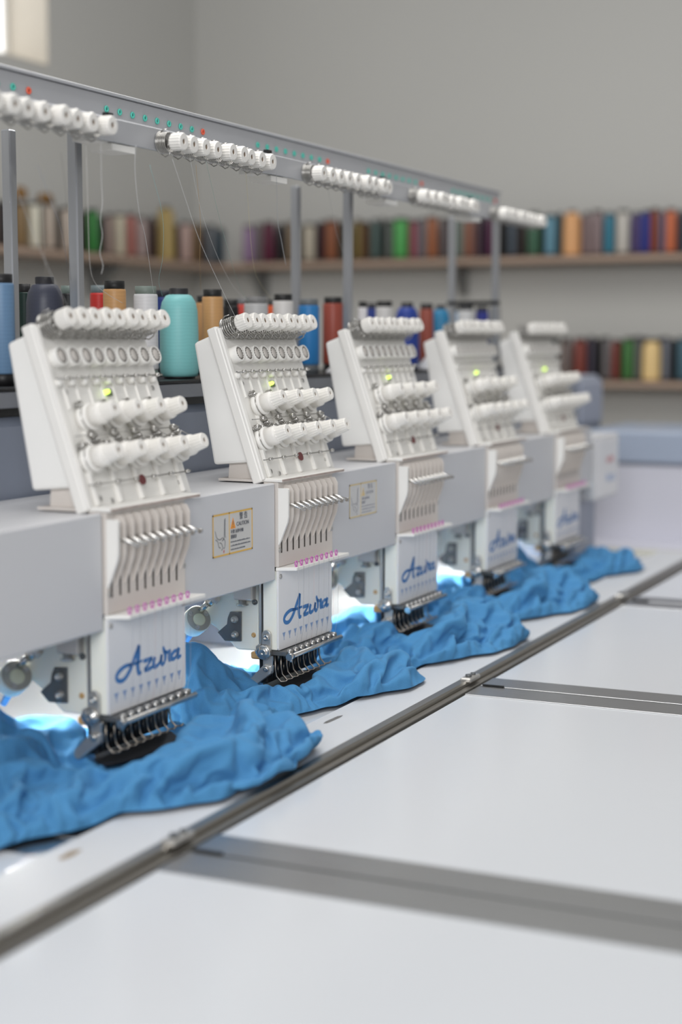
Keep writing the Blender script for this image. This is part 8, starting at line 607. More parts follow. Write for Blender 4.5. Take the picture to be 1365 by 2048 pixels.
[49,11,14,13,14,14,13,13,-135,11,10,11,11,21,8,12,5,18,10,21,13,14,12,-217,9,10,9,11,16,19,13,1,17,-1,16,17,13,8,15,17,7,24,12,12,-275,9,9,9,26,11,7,0,11,17,15,14,11,11,-11,18,18,18,19,7,21,3,9,27,11,10,-332,10,9,9,27,-2,21,16,-5,1,17,17,16,12,1,19,8,-11,19,21,19,20,8,19,-11,22,18,14,22,10,9,-379,9,10,25,14,11,17,-10,19,11,18,-16,18,13,18,0,14,18,2,6,8,19,20,19,14,16,-10,21,18,15,20,-2,29,9,10,-438,9,10,10,24,11,18,12,9,22,-17,10,15,16,-7,19,19,15,15,-4,20,16,8,-4,19,20,-1,14,15,16,8,19,18,7,15,15,19,13,10,-477,8,9,21,9,15,20,14,-1,9,20,16,-2,13,3,10,2,19,19,20,19,-10,20,7,-2,19,18,3,10,17,4,20,18,12,19,1,15,18,17,20,14,10,-513,6,8,22,3,14,12,14,14,2,11,19,20,-1,19,18,-13,19,16,1,19,18,9,7,19,-5,3,19,21,5,9,9,20,10,20,12,20,-4,20,16,19,19,10,20,10,-541,6,6,14,3,9,11,12,16,18,7,20,11,20,20,10,1,2,21,-9,19,14,6,21,16,11,7,-9,20,19,18,3,13,15,18,2,20,20,0,18,14,20,20,15,19,11,8,-571,4,6,9,7,20,7,1,21,7,2,18,18,15,9,20,19,19,16,0,-15,11,11,20,16,5,15,14,14,2,1,18,18,11,17,15,2,17,18,10,12,16,19,11,18,16,18,16,14,-583,-7,11,20,9,17,-1,15,16,0,18,1,21,15,19,15,14,17,19,-10,11,13,-4,20,20,16,-14,16,17,0,20,10,19,14,20,18,-7,20,9,19,18,10,14,19,4,18,14,20,26,6,-603,4,-8,19,6,18,15,5,1,20,21,13,-8,17,20,15,20,19,4,19,12,11,4,-11,21,19,15,-11,6,13,20,17,2,18,18,20,18,-3,21,-1,19,20,17,15,4,20,10,16,18,15,26,5,-618,0,-5,16,15,20,-1,13,4,20,20,1,12,19,15,18,19,13,10,15,15,12,6,-11,11,17,18,-7,7,19,18,4,9,19,19,19,18,-1,20,3,14,19,6,14,19,20,20,-7,17,16,20,25,-631,4,-15,20,20,7,19,-1,5,9,20,19,-2,20,20,20,17,3,16,19,11,16,-3,14,5,2,18,7,16,0,20,19,8,-1,20,17,16,20,2,20,6,13,18,11,17,15,17,1,2,20,19,16,34,3,-648,4,-14,6,18,13,18,19,5,6,1,19,18,1,21,20,20,6,3,18,17,18,13,-9,16,0,12,18,14,14,6,19,20,-3,4,20,19,19,4,16,19,20,2,20,19,10,17,12,10,-7,18,9,20,19,26,-661,3,13,-20,6,19,18,14,15,-8,13,14,15,15,6,20,17,18,0,6,19,19,11,16,-11,18,13,2,14,14,15,21,15,8,13,-1,20,19,18,8,20,14,20,16,7,19,17,11,11,15,-9,15,4,15,18,37,4,-674,18,-10,12,-12,18,18,15,10,-11,6,14,16,17,17,17,19,12,-3,10,19,9,13,13,7,6,19,4,19,10,20,14,19,13,0,7,19,19,14,15,14,17,20,20,15,13,8,8,20,20,-9,7,10,15,18,15,26,-685,2,9,20,11,-12,-1,18,19,5,-12,2,20,19,18,13,18,16,-1,9,17,19,16,4,17,20,-12,17,7,20,12,15,14,21,15,-5,13,19,20,14,5,16,20,20,20,10,20,18,11,9,19,4,-16,18,16,20,16,28,3,-698,2,-1,14,20,16,1,-15,17,19,-10,0,-2,20,19,15,19,17,13,-1,12,13,18,17,10,20,12,3,-1,16,20,21,7,19,2,19,16,13,12,9,19,19,0,20,20,12,20,20,21,12,7,19,1,-12,16,20,18,15,18,16,-708,2,-1,8,20,12,20,1,-17,19,9,-5,-14,10,20,14,15,19,19,15,-1,14,20,0,17,20,21,13,6,-1,15,19,5,20,20,10,10,17,2,19,19,19,1,11,19,20,20,18,19,7,14,18,19,-6,0,14,20,10,20,11,26,-717,15,7,-2,19,10,20,4,-17,14,-7,-8,-3,18,10,14,18,17,19,18,9,8,21,-1,20,20,21,10,8,2,17,17,1,20,19,20,-4,17,11,19,14,20,14,1,16,20,20,19,12,12,19,18,14,9,-8,12,20,8,18,14,26,-729,3,7,19,6,13,15,20,-15,7,-3,-16,-1,6,19,4,15,15,19,17,18,8,16,21,13,9,20,11,2,13,18,19,11,12,12,18,0,9,20,18,10,16,13,18,15,14,12,21,10,20,18,18,5,18,20,-9,17,13,15,0,18,28,-737,12,18,1,17,19,9,20,-12,-18,3,-12,4,10,21,5,19,10,10,16,17,20,12,20,3,21,19,6,16,7,19,7,20,4,17,4,7,15,20,20,7,16,14,20,9,20,13,18,14,14,20,14,11,18,16,6,-4,19,4,17,20,23,-747,3,32,6,8,12,16,14,19,-8,-17,-17,-1,12,6,14,14,20,20,2,18,16,16,8,21,18,2,16,18,7,18,0,13,14,11,20,18,-1,10,20,19,20,5,11,19,17,10,14,18,9,20,11,17,17,15,11,-3,15,19,2,20,9,30,-751,23,19,-10,21,20,18,8,16,-3,-20,0,1,-7,14,18,9,18,19,14,13,-1,15,18,18,11,16,17,5,10,16,7,18,1,17,18,20,13,2,13,19,11,12,20,19,15,17,-5,19,17,20,2,14,15,19,2,19,20,-8,18,14,19,25,-755,1,22,10,19,8,18,6,15,13,9,-13,-12,15,-8,13,18,6,19,18,16,11,-4,19,18,18,2,14,19,8,4,16,19,-7,21,15,19,21,18,5,5,19,3,16,17,15,20,13,0,19,20,6,11,18,7,16,19,18,18,-15,14,21,13,31,-756,10,21,20,13,10,12,-9,17,13,15,-14,10,8,-11,15,15,7,12,20,19,9,7,7,4,16,6,20,20,7,3,18,3,19,17,6,21,20,16,17,12,-2,20,16,-1,19,20,0,20,12,9,17,12,19,12,19,16,21,12,-9,7,19,18,29,-758,0,27,11,18,8,20,-13,-3,19,19,5,20,7,-19,13,13,1,15,15,15,13,-8,11,3,11,17,15,19,6,11,11,19,-2,16,14,20,21,20,20,3,20,17,-5,22,-4,20,6,20,16,16,15,2,20,17,19,19,15,9,10,8,11,16,18,21,-760,20,18,-9,20,17,17,-17,14,1,21,18,6,19,-12,-11,19,16,16,3,17,6,7,-15,14,14,13,16,17,15,2,18,15,-3,20,16,20,21,20,20,21,-8,24,15,-13,9,11,16,18,18,20,19,-2,18,19,20,16,20,21,10,10,3,17,11,20,-764,0,17,13,13,15,2,19,-7,19,-7,10,18,20,19,-6,-15,6,17,20,4,20,19,-8,-4,-11,13,17,18,14,20,6,20,9,7,13,20,20,21,20,20,21,18,-17,25,15,3,5,9,17,16,20,18,-3,20,20,20,15,20,20,19,4,8,18,24,0,-769,16,3,17,1,15,7,14,4,21,2,-1,20,15,9,11,-17,11,9,14,15,19,8,12,-12,-12,-1,18,15,19,19,13,15,0,19,15,20,20,21,20,20,21,20,-6,17,19,13,3,6,6,14,19,19,11,4,20,18,20,20,19,19,18,10,-3,27,-771,15,9,19,-6,14,14,-3,20,16,-7,15,14,20,12,7,-14,7,12,20,10,20,11,6,-17,-1,0,-2,20,17,19,19,3,9,20,18,20,20,21,20,20,21,20,-5,21,12,18,20,4,3,6,15,19,12,-1,20,16,20,20,21,13,17,18,13,7,-772,0,3,19,18,-2,11,10,8,19,15,-8,20,15,18,14,7,-10,2,16,20,9,14,19,2,-12,-13,-2,1,18,16,20,19,4,17,13,21,20,20,21,20,20,21,20,-2,19,20,17,17,14,5,5,5,16,8,14,2,19,19,20,20,9,18,20,20,-2,-769,5,-4,18,16,16,-6,18,13,10,16,-4,16,19,15,17,2,7,-6,16,19,18,5,17,-4,-1,-13,-13,8,7,20,20,16,9,19,12,21,20,20,21,20,20,21,20,4,15,15,20,21,14,14,6,6,6,16,6,10,5,19,20,10,21,17,19,12,0,-764,-8,18,-1,18,17,-5,19,12,20,12,14,5,16,11,15,18,-4,-2,20,16,19,3,8,10,-7,-13,-13,-2,9,20,19,12,18,20,11,21,20,20,21,20,20,21,20,9,9,18,20,15,10,16,20,8,-1,20,11,6,-1,15,18,16,20,9,19,13,-757,4,-10,11,16,5,19,6,20,11,17,18,13,1,14,17,17,9,-1,9,20,19,10,6,-6,-4,-4,-16,-8,7,20,15,20,21,18,10,21,20,20,21,20,20,21,20,15,5,20,16,3,18,15,21,3,15,17,15,6,0,16,11,19,20,-4,33,1,-750,-14,14,10,6,8,19,15,8,10,20,21,14,-15,18,18,11,18,15,1,20,19,13,-2,4,-5,-15,-5,-15,4,19,18,19,21,20,10,21,20,20,21,20,20,21,20,18,5,20,11,0,15,20,16,16,21,7,20,-3,15,15,8,15,5,8,28,-742,-14,-1,12,12,18,7,7,20,14,16,17,16,-11,10,18,17,6,16,17,20,19,11,3,0,-5,-16,-9,-10,7,19,19,18,20,9,18,20,20,20,21,20,20,21,20,20,5,20,2,4,18,17,19,20,10,19,13,5,19,17,14,-8,20,12,8,-734,2,-15,11,8,12,12,18,3,13,16,19,19,-2,-1,17,17,17,9,21,18,20,13,4,-1,-12,-7,-3,-16,7,18,19,21,19,3,20,19,20,20,21,20,20,21,20,20,8,19,15,0,0,20,20,18,13,19,12,19,17,15,-9,2,12,25,2,-725,-10,6,-9,17,18,10,17,-12,18,15,19,17,-2,8,19,12,21,17,11,21,17,16,-6,-4,2,6,-19,-10,7,16,20,20,17,20,1,20,20,20,21,20,20,21,20,10,20,13,17,17,-6,6,19,20,14,20,21,18,17,1,-8,18,13,6,-715,0,-3,-11,21,20,10,16,-14,8,17,19,15,14,2,21,10,20,9,19,14,19,20,5,-7,12,-11,-12,-13,9,15,18,20,18,20,12,5,20,20,21,20,20,21,17,14,18,19,19,14,4,-7,13,19,20,20,19,20,-1,3,0,12,21,2,-706,-16,12,11,21,14,15,-16,7,13,20,6,19,11,18,12,19,8,9,20,20,20,1,18,-8,-6,-17,0,5,13,20,17,21,18,19,12,2,20,21,20,20,21,8,20,20,20,19,9,15,3,-6,19,20,20,21,9,8,18,-6,18,2,-699,-14,3,20,19,20,15,-18,12,18,5,19,2,19,16,14,20,18,5,13,15,17,17,16,-8,-18,3,-4,2,10,16,19,20,19,20,20,8,2,21,20,20,10,20,20,18,20,20,16,1,-6,9,17,21,20,17,16,5,11,17,1,-694,0,-9,20,11,19,17,-6,17,17,3,17,-1,17,20,12,19,21,6,10,18,18,19,11,-17,-9,11,3,3,4,13,12,18,20,19,19,20,5,5,21,19,19,15,15,20,20,17,14,-13,9,20,15,11,14,15,16,18,2,20,2,-689,-10,20,18,17,16,6,2,15,19,10,-5,18,17,12,19,18,15,13,9,20,16,13,-7,-8,-6,-11,16,19,13,5,18,19,15,21,19,19,-2,14,21,8,15,20,20,20,19,12,-15,14,19,20,6,18,13,4,16,27,3,-677,2,6,18,3,19,2,17,12,20,12,0,17,5,19,19,20,0,20,18,18,15,10,-12,-14,-9,8,16,19,19,12,5,12,20,20,20,21,-2,14,19,18,3,19,18,20,13,18,-16,21,18,4,20,18,6,19,20,6,-655,-2,21,9,-3,14,19,10,17,19,4,16,12,11,14,20,-4,20,18,20,17,8,-17,-15,11,10,8,19,20,4,22,2,17,20,18,12,15,18,6,8,14,18,17,13,10,12,12,7,19,7,17,18,18,14,6,-632,4,1,14,16,-1,19,8,12,20,17,18,-8,15,18,20,-7,18,20,21,7,18,-18,-3,-7,18,18,17,10,9,20,12,17,12,21,15,15,17,-10,19,4,16,17,10,19,7,8,21,16,18,18,17,14,-1,7,-610,3,18,12,-9,16,12,15,9,19,18,-6,11,20,22,-11,20,20,18,3,18,-3,-20,17,16,17,11,18,11,9,19,17,18,8,10,19,17,-3,17,2,1,17,18,17,16,13,8,12,20,17,16,7,6,-584,3,23,3,2,16,-1,18,11,19,11,5,16,4,12,13,20,7,8,17,-11,2,18,11,20,12,20,6,16,12,18,20,0,21,16,1,16,18,-3,-4,19,20,3,15,18,20,12,6,25,9,-553,3,8,19,15,-10,12,16,20,19,1,19,7,14,9,14,-2,6,10,10,9,13,17,7,20,12,20,6,19,16,18,-7,20,7,11,6,20,-5,6,22,20,-3,12,17,18,22,12,11,-527,3,27,-10,17,15,-2,19,19,11,14,19,6,-3,17,15,-16,18,15,12,19,9,6,19,9,19,20,12,4,20,-4,20,-3,9,18,20,16,6,1,12,9,28,10,11,11,-488,4,11,16,18,-6,17,11,17,20,19,-6,6,18,18,-13,9,20,9,20,-10,21,20,10,17,19,1,20,15,-5,20,-1,14,18,18,-3,18,14,14,12,11,-440,4,19,19,-8,17,20,10,18,20,-12,9,20,21,-9,6,17,5,20,-10,19,17,18,13,17,-1,18,3,12,20,15,-7,16,14,13,13,-374,5,23,-5,17,14,19,18,5,12,9,11,16,2,1,14,4,18,-10,20,19,8,18,16,-1,14,14,11,11,6,11,13,-320,6,10,16,18,9,10,17,10,-2,18,15,-6,11,10,10,17,-4,19,10,12,15,13,19,-2,12,11,12,10,-282,6,7,16,18,18,10,8,-7,18,3,9,14,14,3,10,12,15,2,20,9,12,12,11,-220,6,6,29,14,8,-11,20,3,20,3,19,0,17,5,13,13,13,11,-170,6,8,7,9,10,11,11,13,13,13,13,13],
[-148,0,0,0,0,0,0,0,0,0,0,0,0,18,-11,15,-17,-8,16,-13,0,0,0,0,0,0,0,0,24,-2,-11,19,5,-11,-13,8,-15,17,-13,8,-19,3,0,0,0,0,0,0,-3,16,13,12,-15,12,-11,12,13,-14,-17,-5,9,-7,6,-19,-3,21,-19,-1,0,0,0,0,0,0,1,20,-4,-12,20,9,11,-10,-12,15,15,6,-16,-17,1,-1,-3,-5,-19,3,16,-1,-7,13,-23,0,0,0,0,0,-1,14,-17,9,18,-11,10,10,11,8,-16,-9,21,13,9,-18,-19,-18,-6,-5,-5,-1,13,16,2,-6,12,-3,-19,-12,0,0,0,0,0,0,2,18,0,0,-16,4,12,9,9,-13,20,7,-4,-13,13,20,5,-13,-18,-18,-5,-2,-20,14,0,10,19,-6,8,-20,-3,12,-6,-25,0,0,0,0,21,-6,13,-6,-10,18,-10,2,-8,19,-9,19,-18,22,-5,1,3,3,18,7,-19,-19,7,-8,-20,-18,11,20,-7,9,16,-6,-20,14,-10,11,-8,-27,0,0,0,0,21,11,6,-5,-14,13,-21,17,8,-1,-20,6,4,18,-8,12,15,1,2,-18,18,7,-21,-20,4,0,-20,-18,18,-1,15,-4,15,-3,-20,1,11,-3,7,-17,-16,0,0,0,22,8,-4,18,-10,-14,12,-5,-19,2,12,0,-4,-16,20,20,8,9,8,12,-18,0,-12,18,-19,-18,-5,-7,0,-20,15,-12,11,14,3,4,-20,-8,14,-4,5,15,-8,-27,0,0,0,0,31,-19,-1,17,21,1,-12,-17,-11,1,12,-16,-4,-1,8,11,19,14,15,14,4,-11,-14,-14,14,-16,-19,-20,4,8,-17,10,-13,19,-13,6,15,-17,-11,5,17,9,-9,-10,12,-22,0,19,16,-6,-20,11,18,13,13,-14,-10,-16,5,-12,4,3,-5,9,-9,19,16,11,19,6,-3,-12,-16,-10,-10,-20,-3,-18,3,13,-3,-9,19,-4,-17,8,10,-18,15,-5,0,-8,15,2,-19,0,0,0,33,8,-19,-8,15,18,19,-6,5,-13,-13,-6,0,8,2,-4,-17,-6,17,16,19,17,3,6,-13,-18,-19,-14,1,-11,-19,7,-10,-1,9,19,0,-20,8,2,-13,13,13,-4,-16,-10,4,13,-15,0,0,28,16,-14,-12,4,19,15,19,-2,3,-19,-6,2,-5,-8,-4,15,-15,-11,13,15,18,18,15,-9,-9,-18,-20,-7,3,-19,-18,-7,8,-7,9,20,3,-19,-15,-2,20,14,-4,-3,-3,-20,11,-12,-3,3,0,0,32,3,6,-19,7,19,18,17,4,-4,-20,8,0,-4,-9,-20,11,0,-14,11,14,15,19,20,-9,-18,-13,-20,2,-4,-17,-19,-6,-9,12,2,19,6,-18,-16,-9,19,9,13,4,-19,-20,-6,5,13,-15,0,0,0,27,18,9,-15,-10,7,18,18,19,6,-8,-19,-2,5,6,-18,-20,9,-9,4,14,11,11,19,16,-7,-15,-14,-19,-1,0,-19,-18,-3,-8,-5,20,12,-8,0,-17,-3,-6,18,3,16,-17,-18,-8,18,1,-6,-12,0,0,25,8,19,9,-9,-14,12,12,15,14,15,-11,-19,3,10,-6,-20,-18,5,-3,14,10,9,5,14,20,-15,-14,-13,-2,5,-18,-14,-18,-1,-6,-9,18,-8,16,-4,-12,-19,-5,10,17,16,-14,-16,-15,21,-14,-8,3,0,0,18,16,9,14,12,-8,-13,15,11,17,15,-9,-7,-6,9,8,-15,-20,-16,-2,13,15,-16,20,19,0,20,-7,-17,-5,5,-7,-15,-19,-17,-7,-4,7,-11,16,-12,1,1,-14,-15,18,18,0,1,-17,-19,18,-14,10,-12,-2,0,0,34,-3,11,14,20,-9,-8,17,10,17,0,10,-5,-11,9,-12,-20,-4,0,-1,-9,20,-10,4,16,10,19,0,-15,6,-14,-2,-13,-20,-14,0,-4,6,-15,-11,-2,2,2,-18,2,9,16,17,-6,-19,-13,-11,13,-7,12,-20,0,0,0,32,15,0,-11,19,14,10,-9,12,17,16,5,0,-12,5,-11,-16,-18,-18,12,9,-8,19,-1,-16,19,19,13,-2,1,-16,7,-21,3,-11,-15,-13,13,-9,-7,-20,9,-1,-17,4,3,0,16,18,-8,-20,-17,-14,1,8,14,-9,-13,0,0,28,17,2,-16,-1,18,10,7,18,14,10,16,-4,-15,4,-8,-7,-13,-20,-16,1,18,9,1,1,-15,18,19,14,5,-13,2,2,-18,-18,11,-20,7,7,-6,-20,-16,-5,-4,6,-9,4,13,14,10,-8,-19,-20,-15,-1,18,-3,-15,1,0,16,15,21,-8,-17,-2,18,11,16,19,9,19,10,-17,-14,-1,-11,-4,-8,-17,-18,-2,18,-1,0,1,-1,18,18,3,8,-13,3,4,-1,-21,11,-17,-4,15,-3,-14,-16,-12,3,3,-10,13,14,-8,-2,9,-18,-18,-16,-4,19,-10,9,-15,0,0,31,4,19,-16,-13,3,13,17,20,6,19,19,5,-20,-14,-13,-2,-11,-5,-18,-11,-2,15,19,-4,-18,19,3,4,4,10,-7,-5,1,16,-15,1,8,-17,12,-16,11,-13,-13,-14,3,12,5,5,7,-20,-5,-1,-17,-9,-15,13,15,-10,-15,0,20,7,21,-11,7,-18,5,17,10,20,13,19,17,-3,-20,2,-16,-16,-13,-10,0,-16,-3,20,3,2,-19,5,2,4,16,-2,-6,-6,13,12,9,2,0,-18,-8,14,3,-18,-2,-15,8,10,11,4,-14,-17,11,-9,-19,-19,-6,17,11,-7,-24,0,0,7,20,18,-16,12,-14,9,19,11,11,19,16,20,-15,-15,-1,1,-15,-9,-11,-11,-18,1,6,20,-14,1,-17,-9,18,11,-9,-8,2,9,10,10,1,6,1,-20,17,7,-11,-16,11,4,10,6,-18,-8,-10,14,-14,-18,-11,-5,18,-1,-18,-14,0,6,9,18,-6,-4,4,20,-10,21,4,19,19,19,14,-7,-18,7,1,-15,-14,-18,-13,-8,10,-18,11,10,-18,-17,-12,16,9,-12,11,-7,-1,14,7,8,-2,13,-15,6,5,13,-11,14,6,-6,2,-21,-14,14,3,-20,-7,0,-18,11,-14,3,-21,0,0,26,-15,8,17,-10,14,12,-15,18,16,17,11,18,14,2,-19,4,7,-12,-16,-17,-6,-9,-8,-19,15,-1,-18,-17,-13,7,20,-6,14,0,-1,-13,10,8,-1,17,11,8,-14,1,15,15,6,-3,-20,-17,-9,19,-12,-8,4,-9,-14,-15,3,-14,-6,0,22,-5,8,-17,16,15,12,5,-14,14,17,7,19,16,12,12,-19,12,1,-9,-18,-18,-19,-19,7,-19,3,1,-17,-18,-9,20,3,12,-13,0,0,-11,6,12,16,-2,12,19,2,-1,15,6,15,-18,-11,-16,-6,16,3,-10,-2,-15,-18,-18,-8,-8,2,0,0,16,18,-8,-17,5,15,20,0,1,19,-3,15,6,16,15,22,-14,-5,14,-15,-19,-16,-21,-16,3,-12,10,-18,-17,-16,7,18,12,-15,0,0,0,0,-14,4,16,21,-1,19,1,17,5,12,12,-14,-19,-4,-12,4,3,15,-19,-17,-18,-16,6,-8,-13,0,6,6,20,-12,-10,10,11,14,21,4,1,13,-5,17,17,5,12,12,-21,11,-19,-19,-14,-13,-14,-15,11,-12,-12,-20,-8,14,19,1,-11,0,0,0,0,0,-5,-2,17,17,13,17,13,10,10,0,-4,-20,-9,4,2,-12,2,3,-17,-18,-19,4,-18,-8,0,0,24,-15,17,13,-17,-2,18,4,19,17,10,-4,-3,20,13,19,11,-3,-20,-3,-3,-18,-20,-18,-16,1,-10,-13,-1,-19,-1,18,18,-16,0,0,0,0,0,0,2,9,-9,15,13,17,18,11,14,-5,8,-19,0,-1,-4,-14,3,-3,-9,-19,-18,-1,-28,0,0,10,19,-10,18,13,-15,-12,20,-2,20,20,-4,-10,18,17,12,17,19,-15,-13,7,-20,-17,-17,-16,-20,-7,-13,-7,1,-16,13,17,7,-14,0,0,0,0,0,0,0,24,-8,-7,16,13,18,18,15,7,4,-18,-20,4,-9,3,-3,-6,-7,-10,-17,-21,-16,0,19,17,-8,17,14,-9,-20,0,12,19,14,-14,3,16,20,15,19,16,-4,-19,1,-17,-19,-12,-21,-20,-21,-1,-12,-6,-1,19,16,-5,-8,0,0,0,0,0,0,0,19,10,-15,10,7,17,16,17,14,5,-17,-20,-4,-13,-4,0,-2,-12,-10,0,-11,-27,0,0,30,-6,9,19,16,-16,-15,-8,14,18,1,12,-11,15,19,19,20,13,3,-19,-13,-8,-20,-16,-16,-20,-21,-8,-13,-1,8,19,11,-15,0,0,0,0,0,0,0,0,20,-4,8,-12,11,14,18,17,18,11,-20,-15,-21,-7,-6,-3,-3,-14,-9,-3,1,-21,0,15,19,7,-1,10,20,-7,-13,-18,12,20,10,6,-14,10,20,19,20,12,5,-8,-20,-12,-20,-20,-16,-15,-19,-19,-1,-2,13,17,6,-16,0,0,0,0,0,0,0,0,20,-13,13,2,-7,16,14,17,18,18,-11,-19,-18,-20,-7,2,-14,-1,8,-5,-33,0,0,17,10,19,11,-8,21,-4,-16,2,-7,11,19,11,-16,14,10,20,20,4,13,-3,-20,-19,-18,-19,-16,-15,-20,-19,-3,7,17,9,5,-17,0,0,0,0,0,0,0,0,19,-18,7,-2,12,18,11,5,18,18,1,-17,-20,-20,-14,-8,10,5,-17,-3,-25,0,20,16,17,14,-20,8,14,0,-16,10,-11,15,20,-14,11,12,18,20,16,-4,4,-18,-19,-20,-20,-20,-13,-19,-19,0,14,5,7,9,-17,0,0,0,0,0,0,0,0,14,-19,-2,12,21,7,14,0,19,10,11,-13,-19,-20,-2,-17,0,6,-20,-22,0,0,16,14,18,20,-20,-5,11,19,-17,-4,1,14,12,10,6,16,10,13,20,3,-7,-16,-21,-20,-20,-15,-21,-14,-20,7,9,8,6,4,-17,0,0,0,0,0,0,0,0,9,-19,-2,17,20,14,-1,11,11,-2,17,1,-22,-15,4,-18,9,-20,-19,-15,0,16,19,17,16,-11,-20,20,-1,7,-13,10,14,14,16,4,11,17,11,11,0,-7,-17,-20,-20,-20,-13,-19,-18,-19,-7,5,11,2,16,-10,-2,0,0,0,0,0,0,0,3,-18,-1,20,20,9,12,-4,7,17,-5,14,-20,-5,0,-13,-19,-1,-15,-21,0,19,11,17,20,-17,-16,10,20,-10,11,6,9,18,18,11,5,-8,15,2,10,0,-16,-20,-21,-16,-19,-20,-12,-19,-10,4,-3,5,18,6,-8,0,0,0,0,0,0,0,-3,-18,8,14,20,20,1,4,8,16,6,-12,-8,7,-13,-15,-20,-14,-21,0,0,15,18,19,9,-9,-18,11,18,3,13,9,0,17,19,5,-16,0,10,15,-2,12,-13,-19,-20,-20,-20,-9,-17,-19,-13,0,0,11,3,12,-4,0,0,0,0,0,0,0,-15,-3,15,11,10,18,19,4,2,13,4,3,-8,-13,-18,-16,-9,-15,-22,0,0,31,17,1,4,-18,13,15,19,10,-7,11,13,20,-2,-17,-5,18,4,15,-2,-6,-19,-20,-16,-16,-16,-14,-19,-13,7,-1,-10,0,14,11,-2,0,0,0,0,0,-11,11,-10,3,7,15,20,17,16,5,4,-6,5,-6,-15,-19,-19,-14,-23,0,0,20,15,16,0,-15,15,12,18,17,-5,18,3,17,-8,-17,-6,18,18,-3,-4,0,-20,-4,-18,-19,-11,-19,-20,-15,5,-11,1,5,-6,14,9,0,0,0,0,-3,9,-3,4,-2,-6,19,14,20,18,2,-4,3,2,-16,-15,-10,-20,-32,0,0,13,20,-1,3,3,13,11,16,6,15,4,19,8,-13,-14,-4,11,19,15,-12,-11,1,-14,-18,-9,-21,-18,-20,-17,-8,7,4,-7,1,-5,15,8,0,0,5,9,5,-2,-8,-6,-5,13,20,19,10,10,0,-1,-10,-11,-17,-13,-11,-27,0,0,29,-4,16,8,-10,19,7,5,15,11,19,11,-5,-17,3,-4,19,17,8,-8,-10,-17,-12,-17,-17,-20,-20,-13,-1,-13,10,1,-5,-8,1,13,-4,1,3,6,11,14,-4,-6,-11,15,15,18,-7,10,12,-12,-11,-11,-10,-15,-25,0,0,19,-2,6,9,9,19,20,-14,7,16,18,3,11,-17,5,-10,14,16,18,-4,-12,-16,-19,-18,-19,-17,-13,-2,0,-13,-8,7,-13,-3,6,-7,21,-17,1,16,14,-3,-5,-3,4,17,13,14,-7,-5,13,-7,-13,-15,-10,-24,0,0,0,31,-9,20,5,19,12,-16,4,15,19,-2,17,-8,-6,1,20,3,9,11,-14,-18,-16,-15,-18,-20,5,-3,-4,-16,-6,-15,-3,-1,-1,-1,21,-15,-9,10,17,-6,8,1,14,6,13,2,9,-19,-2,-1,-15,0,-33,0,0,20,0,18,20,14,3,-19,12,5,19,-6,16,17,-17,2,20,6,9,3,-11,-20,-11,-14,-18,-18,13,-8,-3,-18,0,-16,4,-3,2,-12,15,-7,-17,19,-13,7,10,15,15,-17,15,18,-4,-19,-10,-8,9,-13,-24,0,0,26,15,10,16,4,-18,16,-2,9,10,17,12,-12,4,19,9,0,1,-17,-9,-10,-20,-19,6,6,2,-16,-16,2,-14,-8,15,-1,-10,-10,7,-17,-4,21,4,9,15,0,-20,19,1,7,-3,-8,-11,-15,-22,0,0,0,27,15,12,12,-16,14,18,5,-11,19,16,1,-2,18,2,6,-7,-18,-6,-20,-7,-8,-12,9,15,-10,-16,-17,7,-9,-6,21,-15,0,-7,-20,-8,21,20,10,-10,8,-15,-3,6,3,-6,-2,-34,0,0,0,0,28,17,16,-10,21,13,-14,-5,17,17,11,-11,15,14,5,-17,-17,1,-14,-19,-5,13,-3,15,-6,-17,-12,-14,-9,2,21,-2,-12,-20,-5,-11,19,20,6,1,-15,-12,-7,4,16,-15,-20,0,0,0,34,9,9,21,-7,11,0,-5,17,5,-9,14,14,12,-17,-18,19,-18,-18,8,-11,19,1,-17,3,-17,-3,-13,-11,20,2,-20,-15,-21,-2,21,17,7,-6,-15,-13,13,3,-23,0,0,0,0,28,15,15,1,16,-5,-9,15,-3,0,16,17,9,-10,-12,-4,5,-1,-5,-19,21,-5,-18,7,-4,-15,-21,-5,21,3,-20,-19,-5,-4,3,18,3,-9,-16,-4,0,0,0,0,0,34,2,12,16,9,-18,0,-1,9,16,14,6,-5,-15,-9,5,15,-3,-13,0,4,-17,10,-7,-20,-1,-13,21,-2,-20,5,-4,-4,-14,-12,0,0,0,0,0,0,30,6,16,9,1,-16,9,-4,15,13,1,1,-15,-12,9,16,-5,-13,5,-7,-6,14,-11,-18,7,-19,12,2,-11,-10,-19,0,0,0,0,0,25,15,9,-7,-4,11,-13,15,13,14,-11,-14,-14,12,16,-6,-13,-1,-3,11,-7,1,-19,-3,5,-15,6,-23,0,0,0,0,23,8,0,17,-15,-8,15,17,7,-11,-14,-14,15,14,-8,-13,10,-13,10,-10,3,-7,-26,0,0,0,0,0,0,0,26,2,1,-16,16,17,5,-10,-17,-11,12,15,-11,-11,13,-16,5,-20,0,0,0,0,0,0,16,-13,16,15,-1,-10,-2,-18,7,14,-5,-19,0,0,0,0,0,0,0,0,0,0,0,0,0,0,0,0,0]),
}

